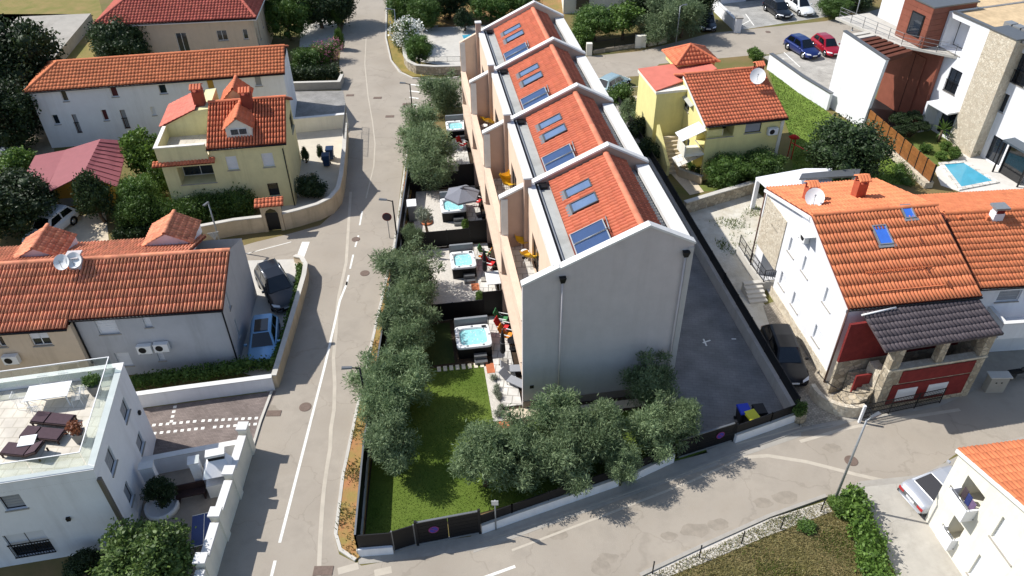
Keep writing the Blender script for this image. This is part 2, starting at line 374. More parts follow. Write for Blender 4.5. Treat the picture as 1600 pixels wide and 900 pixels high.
greenp = mat('green fabric', (70, 130, 84), .8, .08, 4, .05)
orangep = mat('orange fabric', (226, 140, 50), .8, .08, 4, .05)
wicker = mat('brown wicker', (62, 46, 44), .8, .2, 30, .3)
whitepl = mat('white powder coat', (228, 228, 226), .4, .02, 3, 0)
trunkm = mat('bark', (98, 84, 68), .95, .25, 6, .5, 20)
soilm = mat('planting soil', (62, 50, 38), .98, .25, 3, .5, 10)
bluep = mat('blue plastic', (40, 60, 170), .4, .05, 3, 0)
limep = mat('lime yellow plastic', (196, 190, 50), .4, .05, 3, 0)
purp = mat('purple sign face', (66, 60, 150), .6, .05, 3, 0)
signred = mat('dull red sign back', (120, 50, 46), .7, .1, 3, 0)
rubber = mat('tyre rubber', (22, 22, 23), .85, .1, 6, .1)
chrome = mat('bright trim', (200, 202, 205), .2, .02, 3, 0, metal=.9)
carglass = mat('car glass', (16, 20, 24), .05, .1, 1, 0, spec=.9)
lampw = mat('clear lamp lens', (220, 222, 224), .15, .03, 3, 0, spec=.8)
lampr = mat('red lamp lens', (170, 24, 28), .2, .05, 3, 0, spec=.7)
leaf_olive = leafmat('olive leaves', (64, 88, 54), (158, 176, 132), .38)
leaf_mid = leafmat('mid green leaves', (48, 76, 30), (98, 126, 56), .25)
leaf_dark = leafmat('dark green leaves', (28, 44, 24), (66, 86, 48), .22)
leaf_bright = leafmat('bright green leaves', (54, 84, 30), (116, 144, 66), .28)
leaf_fig = leafmat('fig leaves', (42, 64, 30), (106, 128, 64), .22)
leaf_dry = leafmat('dry grass blades', (104, 102, 60), (154, 144, 102), .28)
leaf_grass = leafmat('grass blades', (68, 92, 28), (106, 122, 50), .3)
petal_pink = leafmat('pink flowers', (186, 92, 130), (226, 150, 178), .2)
petal_white = leafmat('white flowers', (206, 206, 196), (236, 236, 230), .2)
leaf_rust = leafmat('rust leaves', (116, 62, 40), (168, 104, 66), .2)
leaf_silver = leafmat('silver leaves', (104, 112, 92), (160, 166, 146), .2)
# ---------------------------------------------------------------- roofs of real tiles
PROF = [(-.5, 0.0), (-.3, .62), (0, 1.0), (.3, .62), (.5, 0.0)]
PROFB = [(-.36, -.15), (-.27, .6), (0, 1.0), (.27, .6), (.36, -.15)]       # barrel tiles with open channels between
PROFC = [(-.46, -.12), (-.3, .6), (0, 1.0), (.3, .6), (.46, -.12)]
def tile_geo(w_, L, amp, lift, PROF=PROF):
    v = []; q = []
    for z_off, b in ((lift, 0.0), (0.0, L)):
        for t, h in PROF: v.append((t*w_, b, h*amp+z_off))
    for t, h in PROF: v.append((t*w_, .012, h*amp+lift-.045))
    for k in range(4): q.append((k, k+1, k+6, k+5)); q.append((10+k, 11+k, k+1, k))
    return np.array(v), np.array(q)
def poly_range(poly, a):
    bs = []
    n = len(poly)
    for i in range(n):
        (a0, b0), (a1, b1) = poly[i], poly[(i+1) % n]
        if (a0-a)*(a1-a) <= 0 and a0 != a1: bs.append(b0+(b1-b0)*(a-a0)/(a1-a0))
    return (min(bs), max(bs)) if len(bs) >= 2 else None
def tiled(parent, O, E, S_, poly, m, pitch=.27, course=.4, amp=.065, single=0, holes=(), barrel=False):
    O = Vector(O); E = Vector(E).normalized(); S_ = Vector(S_).normalized(); N = E.cross(S_)
    M3 = np.array([[E.x, S_.x, N.x], [E.y, S_.y, N.y], [E.z, S_.z, N.z]])
    a0 = min(p[0] for p in poly); a1 = max(p[0] for p in poly); n = max(1, round((a1-a0)/pitch)); pw = (a1-a0)/n
    cells = []
    for i in range(n):
        a = a0+(i+.5)*pw; r = poly_range(poly, a)
        if not r: continue
        b = r[0]-.02
        while b < r[1]-.06:
            e = min(b+course, r[1]); c = (b+e)/2
            if not any(h[0] < a < h[1] and h[2] < c < h[3] for h in holes): cells.append((a, b, e-b))
            b += course
    tv, tq = tile_geo(pw*1.02, course*1.1, amp, .035, PROFC if barrel == 2 else (PROFB if barrel else PROF))
    one = []
    if single:
        full = sorted((c for c in cells if c[2] > course*.98), key=lambda c: c[1])[:single]
        me = npmesh('roof_tile', tv, tq, m); fs = set(full)
        for a, b, L in full:
            o = link('roof_tile', me, parent)
            p = O+E*a+S_*b; Mx = Matrix(((E.x, S_.x, N.x, p.x), (E.y, S_.y, N.y, p.y), (E.z, S_.z, N.z, p.z), (0, 0, 0, 1)))
            o.matrix_local = Mx @ Matrix.Rotation(rnd.uniform(-.012, .012), 4, 'Z') @ Matrix.Rotation(rnd.uniform(-.02, .02), 4, 'X')
        cells = [c for c in cells if c not in fs]
    if not cells: return
    V = []; Q = []
    for i, (a, b, L) in enumerate(cells):
        t = tv.copy(); t[:, 1] *= (L+.04)/(course*1.1); t[:, 2] += rg.uniform(-.006, .008)
        t[:, 0] += a+rg.uniform(-.006, .006); t[:, 1] += b+rg.uniform(-.012, .012)
        V.append(t); Q.append(tq+len(tv)*i)
    P = np.concatenate(V) @ M3.T + np.array(O)
    o = link('roof_tiles', npmesh('roof_tiles', P, np.concatenate(Q), m), parent, kind='stuff')
    return o
def ridge_caps(parent, segs, m, r=.14):
    V = []; Q = []; k = 0
    for p0, p1 in segs:
        p0 = Vector(p0); p1 = Vector(p1); d = p1-p0; L = d.length; d.normalize(); s = d.cross(Vector((0, 0, 1))).normalized(); u = s.cross(d)
        n = max(1, round(L/.42))
        for i in range(n):
            a = p0+d*(L*i/n); b = p0+d*(L*(i+1.12)/n)
            for c, rr in ((a, r*1.12), (b, r)):
                for t in range(6):
                    th = math.pi*t/5; q = c+s*(math.cos(th)*rr)+u*(math.sin(th)*rr*.8-.02); V.append(tuple(q))
            for t in range(5): Q.append((k+t, k+t+1, k+t+7, k+t+6))
            k += 12
    return link('ridge_tiles', npmesh('ridge_tiles', np.array(V), np.array(Q), m), parent, kind='stuff')
def pitched(h, x0, x1, yf, zf, yr, zr, yb, zb, m, hipL=0, hipR=0, pitch=.27, course=.4, amp=.065, single=0, gut=True, holes=(), name='roof', label=None, barrel=False):
    mb = MB(); t = .1
    def sl(a, b, c, d): mb.hexa([(p[0], p[1], p[2]-t-.03) for p in (a, b, c, d)], [(p[0], p[1], p[2]-.015) for p in (a, b, c, d)])
    A, B, C, D = (x0, yf, zf), (x1, yf, zf), (x1-hipR, yr, zr), (x0+hipL, yr, zr)
    sl(A, B, C, D)
    A2, B2 = (x1, yb, zb), (x0, yb, zb)
    if yb > yr: sl(A2, B2, D, C)
    if hipL: mb.hexa([(p[0], p[1], p[2]-t) for p in (B2, A, D)], [(p[0], p[1], p[2]-.015) for p in (B2, A, D)])
    if hipR: mb.hexa([(p[0], p[1], p[2]-t) for p in (B, A2, C)], [(p[0], p[1], p[2]-.015) for p in (B, A2, C)])
    roof = mb.build(name, deckm, h, label=label)
    kw = dict(pitch=pitch, course=course, amp=amp, barrel=barrel)
    Lf = math.hypot(yr-yf, zr-zf); W = x1-x0
    tiled(roof, A, (1, 0, 0), (0, yr-yf, zr-zf), [(0, 0), (W, 0), (W-hipR, Lf), (hipL, Lf)], m, single=single, holes=holes, **kw)
    if yb > yr:
        Lb = math.hypot(yb-yr, zr-zb)
        tiled(roof, A2, (-1, 0, 0), (0, yr-yb, zr-zb), [(0, 0), (W, 0), (W-hipL, Lb), (hipR, Lb)], m, **kw)
    segs = [(D, C)]
    if hipL:
        Dp = yb-yf; tiled(roof, B2, (0, -1, 0), (hipL, 0, zr-zb), [(0, 0), (Dp, 0), (yb-yr, math.hypot(hipL, zr-zb))], m, **kw); segs += [(A, D), (B2, D)]
    if hipR:
        Dp = yb-yf; tiled(roof, B, (0, 1, 0), (-hipR, 0, zr-zb), [(0, 0), (Dp, 0), (yr-yf, math.hypot(hipR, zr-zb))], m, **kw); segs += [(B, C), (A2, C)]
    up = Vector((0, 0, amp*.8)); ridge_caps(roof, [(Vector(a)+up, Vector(b)+up) for a, b in segs], m)
    if gut: MB().tube((x0, yf-.06, zf-.1), (x1, yf-.06, zf-.1), .06).build('gutter', dark, h)
    return roof
# ---------------------------------------------------------------- walls with real openings
SIDE = {'F': lambda e: (lambda s, d, z: (s, e[2]-d, z)), 'B': lambda e: (lambda s, d, z: (s, e[3]+d, z)),
        'L': lambda e: (lambda s, d, z: (e[0]-d, s, z)), 'R': lambda e: (lambda s, d, z: (e[1]+d, s, z))}
def sbox(mb, mp, s0, s1, d0, d1, z0, z1):
    a = mp(s0, d0, z0); b = mp(s1, d1, z1)
    mb.box(min(a[0], b[0]), max(a[0], b[0]), min(a[1], b[1]), max(a[1], b[1]), z0, z1)
def skin(mb, mp, s0, s1, z0, z1, ops, depth=.16):
    ops = [o for o in ops]
    ss = sorted({s0, s1, *[o[0]-o[2]/2 for o in ops], *[o[0]+o[2]/2 for o in ops]}); zs = sorted({z0, z1, *[o[1]-o[3]/2 for o in ops], *[o[1]+o[3]/2 for o in ops]})
    ss = [s for s in ss if s0-1e-6 <= s <= s1+1e-6]; zs = [z for z in zs if z0-1e-6 <= z <= z1+1e-6]
    for a, b in zip(ss[:-1], ss[1:]):
        for c, d in zip(zs[:-1], zs[1:]):
            ms, mz = (a+b)/2, (c+d)/2
            if any(abs(ms-o[0]) < o[2]/2 and abs(mz-o[1]) < o[3]/2 for o in ops): continue
            mb.poly(mp(a, 0, c), mp(b, 0, c), mp(b, 0, d), mp(a, 0, d))
    for o in ops:
        a, b, c, d = o[0]-o[2]/2, o[0]+o[2]/2, max(z0, o[1]-o[3]/2), min(z1, o[1]+o[3]/2); dp = -(1.4 if o[4].startswith('loggia') else depth)
        for p, q in (((a, c), (b, c)), ((b, c), (b, d)), ((b, d), (a, d)), ((a, d), (a, c))):
            mb.poly(mp(p[0], 0, p[1]), mp(q[0], 0, q[1]), mp(q[0], dp, q[1]), mp(p[0], dp, p[1]))
FILL = {}
def window(h, mp, o):
    s, z, w_, hh, kind = o[:5]; a, b, c, d = s-w_/2, s+w_/2, z-hh/2, z+hh/2
    door = 'door' in kind; lg = kind.startswith('loggia'); dp = 1.38 if lg else .15
    mb = MB(); fm = {'dark': dark, 'brown': brownw}.get(kind.split('-')[-1], framew)
    t = .042
    sbox(mb, mp, a, a+t, -dp, -dp+.05, c, d); sbox(mb, mp, b-t, b, -dp, -dp+.05, c, d)
    sbox(mb, mp, a+t, b-t, -dp, -dp+.05, c, c+t); sbox(mb, mp, a+t, b-t, -dp, -dp+.05, d-t, d)
    if w_ > .95 and not kind.startswith('shut'): sbox(mb, mp, s-t/2, s+t/2, -dp, -dp+.05, c+t, d-t)
    wd = mb.build('door' if door else ('loggia' if lg else 'window'), fm, h)
    k = kind.split('-')[0]
    pm = {'shut': shutm, 'shutg': shutg, 'maroon': maroon, 'yellow': ochre, 'door': brownw, 'doorw': shutm, 'doorm': redplast, 'half': glass, 'loggiaw': white}.get(k, glass)
    p = MB(); sbox(p, mp, a+t, b-t, -dp-.01, -dp+.02, c+t, d-t)
    if k in ('shut', 'shutg'):          # slats of the closed shutter
        n = max(3, int((d-c)/.16))
        for i in range(n): sbox(p, mp, a+t, b-t, -dp+.02, -dp+.032, c+t+(d-c-2*t)*(i+.12)/n, c+t+(d-c-2*t)*(i+.95)/n)
    p.build('shutter' if k in ('shut', 'shutg', 'maroon', 'yellow') else ('door_leaf' if door else 'pane'), pm, wd)
    if k == 'half':
        q = MB(); sbox(q, mp, a+t, b-t, -dp+.03, -dp+.05, c+(d-c)*.4, d-t); q.build('shutter', shutm, wd)
    if not door:
        q = MB(); sbox(q, mp, a-.06, b+.06, -.02, .06, c-.06, c-.002); q.build('sill', conc, wd)
    if 'rail' in kind:
        q = MB(); sbox(q, mp, a-.03, b+.03, .04, .08, c+.95, c+1.0)
        for i in range(int(w_/.12)+1): sbox(q, mp, a+i*.12, a+i*.12+.025, .05, .07, c+.06, c+.95)
        sbox(q, mp, a-.03, b+.03, .04, .08, c+.02, c+.06); q.build('railing', dark, wd)
    return wd
def walls(h, x0, x1, y0, y1, z1, m, ops={}, gab={}, z0=0.0, zb=None, name='wall', label=None):
    """four walls; gab {'L': (y_ridge, z_ridge)} adds the gable above z1 (zb = eave height at the back)"""
    mb = MB(); e = (x0, x1, y0, y1); zb = z1 if zb is None else zb
    for sd_, (s0, s1) in (('F', (x0, x1)), ('B', (x0, x1)), ('L', (y0, y1)), ('R', (y0, y1))):
        mp = SIDE[sd_](e); oo = ops.get(sd_, [])
        zt = zb if sd_ == 'B' else min(z1, zb)
        skin(mb, mp, s0, s1, z0, zt, oo)
        if sd_ in gab:
            yr, zr = gab[sd_]; mb.poly(mp(y0, 0, zt), mp(y1, 0, zt), mp(y1, 0, zb), mp(yr, 0, zr), mp(y0, 0, z1))
    wl = mb.build(name, m, h, label=label, fix=False)
    for sd_, oo in ops.items():
        mp = SIDE[sd_](e)
        for o in oo: window(h, mp, o)
    return wl
def wpx(f, side, plane, tl, br, kind):
    """an opening from the pixels of its top left and bottom right corners on a wall plane"""
    g_ = f.y if side in 'FB' else f.x
    a = g_(*tl, plane); b = g_(*br, plane); k = 0 if side in 'FB' else 1
    return ((a[k]+b[k])/2, (a.z+b.z)/2, max(.35, abs(a[k]-b[k])), max(.4, abs(a.z-b.z)), kind)
def pipe(h, pts, r=.05, m=None, name='downpipe'): return MB().path(pts, r).build(name, m or dark, h)
def chimney(h, x, y, z0, z1, w_, m, capm, tiled_cap=True):
    mb = MB().box(x-w_/2, x+w_/2, y-w_/2, y+w_/2, z0, z1-.25)
    for sx in (-1, 1):
        for sy in (-1, 1): mb.box(x+sx*w_*.42-.04, x+sx*w_*.42+.04, y+sy*w_*.42-.04, y+sy*w_*.42+.04, z1-.25, z1)
    c = mb.build('chimney', m, h)
    if tiled_cap:
        k = MB(); n = 4
        for i in range(n):
            xx = x-w_*.62+w_*1.24*(i+.5)/n
            for s in (-1, 1):
                k.hexa([(xx-.1, y+s*w_*.7, z1), (xx+.1, y+s*w_*.7, z1), (xx+.1, y, z1+.22), (xx-.1, y, z1+.22)], [(xx-.05, y+s*w_*.7, z1+.08), (xx+.05, y+s*w_*.7, z1+.08), (xx+.05, y, z1+.3), (xx-.05, y, z1+.3)])
        k.build('chimney_cap', capm, c)
    else: MB().box(x-w_*.65, x+w_*.65, y-w_*.65, y+w_*.65, z1, z1+.08).build('chimney_cap', capm, c)
    return c
def dish(label, p, r, az, el=35, mast=.7, group='satellite dishes on the roofs'):
    """satellite dish: bowl, feed arm, mast"""
    t = thing('satellite_dish', label, 'satellite dish', p, az, group)
    e = math.radians(el); ax = Vector((math.cos(e), 0, math.sin(e))); s = Vector((0, 1, 0)); u = ax.cross(s)
    c = Vector((.18, 0, mast)); mb = MB(); mb.cs = True; rings = []
    for k in range(5):
        rr = r*k/4; dz = .28*rr*rr/r; rings.append(mb.V(*[tuple(c+ax*dz+s*(rr*math.cos(a))+u*(rr*1.08*math.sin(a))) for a in [2*math.pi*i/16 for i in range(16)]]))
    for a, b in zip(rings[:-1], rings[1:]):
        for i in range(16): mb.F([a[i], a[(i+1) % 16], b[(i+1) % 16], b[i]])
    mb.build('bowl', shutg if r < 0 else framew, t, fix=False)
    MB().tube((0, 0, -.3), (0, 0, mast), .03).tube((0, 0, mast), tuple(c), .03).build('mast', galv, t)
    lo = c-u*r*.95; fo = c+ax*r*.9
    MB().tube(tuple(lo), tuple(fo), .015).tube(tuple(fo-ax*.07), tuple(fo+ax*.05), .05).build('feed_arm', galv, t)
    return t
def ac_unit(h, mp, s, z):
    mb = MB(); sbox(mb, mp, s-.4, s+.4, .06, .36, z-.28, z+.28); a = mb.build('air_conditioner', framew, h)
    q = MB(); c = mp(s-.1, .365, z)
    ring = [mp(s-.1+.21*math.cos(t), .368, z+.21*math.sin(t)) for t in [2*math.pi*i/14 for i in range(14)]]
    q.poly(*ring); q.build('fan_grille', dark, a)
    b = MB(); sbox(b, mp, s-.32, s-.28, .01, .36, z-.34, z-.285); sbox(b, mp, s+.28, s+.32, .01, .36, z-.34, z-.285); b.build('bracket', galv, a)
    return a
def railing(mb, pts, z, hgt=1.0, step=.12, r=.015, rails=(1.0, .1), post=1.5):
    for p, q in zip(pts[:-1], pts[1:]):
        p = Vector((p[0], p[1], z)); q = Vector((q[0], q[1], z)); L = (q-p).length; d = (q-p)/L
        for f_ in rails: mb.tube(p+Vector((0, 0, hgt*f_)), q+Vector((0, 0, hgt*f_)), r*1.5, n=5)
        if step:
            for i in range(int(L/step)+1): a = p+d*min(L, i*step); mb.tube(a+Vector((0, 0, hgt*.1)), a+Vector((0, 0, hgt)), r*.8, n=4)
        n = max(1, round(L/post))
        for i in range(n+1): a = p+d*(L*i/n); mb.tube(a, a+Vector((0, 0, hgt*1.02)), r*2, n=5)
    return mb
# ---------------------------------------------------------------- plants
def leaves_np(c, d, L, W, g2, axis_out=.7, flat=0.0):
    n = len(c)
    ax = g2.normal(size=(n, 3)); ax /= np.linalg.norm(ax, axis=1, keepdims=True); ax = ax+d*axis_out; ax[:, 2] += .15
    ax /= np.linalg.norm(ax, axis=1, keepdims=True)
    r = g2.normal(size=(n, 3)); r[:, 2] *= (1-flat); sd_ = np.cross(ax, r); sd_ /= np.linalg.norm(sd_, axis=1, keepdims=True)+1e-9
    s = g2.uniform(.65, 1.3, size=(n, 1)); ax = ax*L*s; sd_ = sd_*W*s
    v = np.empty((n, 4, 3)); v[:, 0] = c-ax*.5; v[:, 1] = c+sd_*.5; v[:, 2] = c+ax*.5; v[:, 3] = c-sd_*.5
    return v.reshape(-1, 3)
def ball_np(c, r, nu=8, nv=5):
    v = []; q = []
    for j in range(nv+1):
        for i in range(nu):
            t = math.pi*j/nv; p = 2*math.pi*i/nu; v.append((c[0]+r*math.sin(t)*math.cos(p), c[1]+r*math.sin(t)*math.sin(p), c[2]+r*math.cos(t)))
    for j in range(nv):
        for i in range(nu): q.append((j*nu+i, j*nu+(i+1) % nu, (j+1)*nu+(i+1) % nu, (j+1)*nu+i))
    return np.array(v), np.array(q)
def foliage(cl, n, L, W, seed, core=.55, rmin=.6, rmax=1.08, out=.7):
    """leaf-sized faces in clumps cl = [(x,y,z,r)], denser towards each clump's skin, with a twiggy heart"""
    g2 = np.random.default_rng(seed); cl = np.array(cl); wgt = cl[:, 3]**2; wgt /= wgt.sum()
    k = g2.choice(len(cl), n, p=wgt); d = g2.normal(size=(n, 3)); d /= np.linalg.norm(d, axis=1, keepdims=True)
    rr = cl[k, 3:4]*(rmin+(rmax-rmin)*g2.random((n, 1))**.7)
    c = cl[k, :3]+d*rr
    rr2 = g2.random((n, 1)); c = c+d*(rr2**6)*cl[k, 3:4]*.5; c[:, 2] -= (g2.random(n) < .12)*cl[k, 3]*.25
    V = [leaves_np(c, d, L, W, g2, out)]; Q = [np.arange(4*n).reshape(n, 4)]; o = 4*n
    if core:
        for x in cl:
            v, q = ball_np(x[:3], x[3]*core); V.append(v); Q.append(q+o); o += len(v)
    return np.concatenate(V), np.concatenate(Q)
def clumps(n, rc, seed, sq=1.0, low=-1.0):
    g2 = np.random.default_rng(seed); out = []
    while len(out) < n:
        p = g2.uniform(-1, 1, 3)
        if np.linalg.norm(p) > 1 or p[2] < low: continue
        r = rc*g2.uniform(.7, 1.25); p = p*(1-r*.8); out.append((*p, r))
    return out
PROTO = {}
def proto(kind, i, m, n, L, W, nc, rc, low=-1, core=.5):
    PROTO[(kind, i)] = npmesh(kind+'_crown', *foliage(clumps(nc, rc, 100*i+len(kind), low=low), n, L, W, i*13+5, core), m)
for i in range(4):
    PROTO[('olive', i)] = npmesh('olive_crown', *foliage(clumps(11, .36, 40+i)+[(x*1.15, y*1.15, z*1.05, r) for x, y, z, r in clumps(20, .22, 60+i)], 10500, .135, .028, i*13+5, .36, .4, 1.28, 1.2), leaf_olive)
for i in range(2):
    proto('mid', i, leaf_mid, 5200, .13, .06, 26, .34); proto('dark', i, leaf_dark, 5600, .12, .065, 26, .34)
    proto('bright', i, leaf_bright, 4600, .15, .08, 22, .34)
proto('fig', 0, leaf_fig, 14000, .095, .055, 46, .27); proto('bigdark', 0, leaf_dark, 16000, .075, .04, 60, .27); proto('bigmid', 0, leaf_mid, 15000, .075, .035, 60, .27)
proto('shrub', 0, leaf_mid, 1200, .26, .12, 9, .5); proto('silver', 0, leaf_silver, 700, .35, .06, 6, .5); proto('rust', 0, leaf_rust, 700, .3, .1, 6, .5); proto('oleander', 0, leaf_mid, 3600, .17, .045, 20, .36)
_n = [0]
def tree(name, label, cat, kind, px, py, zc, rx, rz, i=0, ry=None, group=None, trunk=True, loc=None):
    p = at(px, py, zc) if loc is None else Vector(loc)
    t = thing(name, label, cat, (p.x, p.y, 0), 0, group); _n[0] += 1
    r2 = random.Random(_n[0]*31+int(abs(px)))
    o = link('crown', PROTO[(kind, i)], t); o.location = (0, 0, zc); a = r2.uniform(0, 6.28)
    o.rotation_euler = (0, 0, a if ry is None else r2.choice([0, math.pi])); o.scale = (rx, ry or rx*r2.uniform(.93, 1.07), rz)
    if trunk:
        mb = MB(); zt = max(.25, zc-rz*.55); r0 = .06+.035*rx
        bend = Vector((r2.uniform(-.15, .15), r2.uniform(-.15, .15), zt*.6)); mb.tube((0, 0, -.05), bend, r0*1.3, r0, 7); top = Vector((bend.x*.5, bend.y*.5, zt)); mb.tube(bend, top, r0, r0*.8, 7)
        for k in range(4):
            an = a+k*1.57+r2.uniform(-.4, .4); e = top+Vector((math.cos(an)*rx*.5, math.sin(an)*rx*.5, rz*r2.uniform(.4, .8))); mb.tube(top-Vector((0, 0, .1)), e, r0*.6, r0*.2, 6)
        mb.build('trunk', trunkm, t)
    return t
def hedge(label, pts, wd, z0, z1, m, dens=260, L=.2, W=.1, cat='hedge', name='hedge', world=True, flower=None, group=None, seed=3):
    P = [Vector((p[0], p[1], 0)) for p in pts]; cl = []; g2 = random.Random(seed); tot = 0
    for a, b in zip(P[:-1], P[1:]):
        n = max(2, int((b-a).length/(wd*.45))); tot += (b-a).length
        for k in range(n):
            q = a.lerp(b, (k+.5)/n)
            for zz in np.arange(z0+wd*.35, max(z1-wd*.35, z0+wd*.36), wd*.5):
                r = wd*.5*g2.uniform(.8, 1.1); cl.append((q.x+g2.uniform(-.1, .1)*wd, q.y+g2.uniform(-.1, .1)*wd, min(zz+g2.uniform(-.1, .1)*wd, z1-r*.8), r))
    n = int(dens*tot*(wd+2*(z1-z0)))
    v, q = foliage(cl, n, L, W, seed, .62)
    c = (v.min(0)+v.max(0))/2; c[2] = z0
    t = thing(name, label, cat, tuple(c), 0, group)
    link('foliage', npmesh('foliage', v-c, q, m), t)
    if flower:
        v, q = foliage([x for x in cl if g2.random() < .75], int(n*.35), L*.7, W*1.2, seed+1, 0, .95, 1.15); link('blossoms', npmesh('blossoms', v-c, q, flower), t)
    mb = MB()
    for a, b in zip(P[:-1], P[1:]):
        for k in range(max(1, int((b-a).length/1.2))):
            p = a.lerp(b, (k+.5)/max(1, int((b-a).length/1.2))); mb.tube((p.x, p.y, z0-.02), (p.x, p.y, z0+(z1-z0)*.5), .035, .02, 6)
    mb.build('stems', trunkm, t, world=True)
    return t
def inside(poly, x, y):
    n = len(poly); r = np.zeros(len(x), bool); j = n-1
    for i in range(n):
        xi, yi = poly[i][:2]; xj, yj = poly[j][:2]
        c = ((yi > y) != (yj > y)) & (x < (xj-xi)*(y-yi)/(yj-yi+1e-12)+xi); r ^= c; j = i
    return r
def blades(name, poly, n, h, W, m, seed, z=0.0, label=None, clump=0.0):
    g2 = np.random.default_rng(seed); P = np.array([(p[0], p[1]) for p in poly]); lo = P.min(0); hi = P.max(0)
    x = g2.uniform(lo[0], hi[0], n*3); y = g2.uniform(lo[1], hi[1], n*3)
    k = inside(poly, x, y)
    if clump: k &= (np.sin(x*1.7+np.sin(y*1.3)*2)+np.sin(y*2.1+np.sin(x*.9)*2)+g2.normal(size=len(x))*.8) > clump
    x, y = x[k][:n], y[k][:n]; n = len(x)
    b = np.stack([x, y, np.full(n, z)], 1); a = g2.uniform(0, 6.28, n); hh = h*g2.uniform(.4, 1.3, n)
    s = np.stack([np.cos(a), np.sin(a), np.zeros(n)], 1)*W; t = np.stack([g2.normal(size=n)*h*.4, g2.normal(size=n)*h*.4, hh], 1)
    v = np.stack([b-s, b+s, b+t], 1).reshape(-1, 3)
    o = link(name, npmesh(name, v, np.arange(3*n).reshape(n, 3), m), None, 'stuff', label); return o
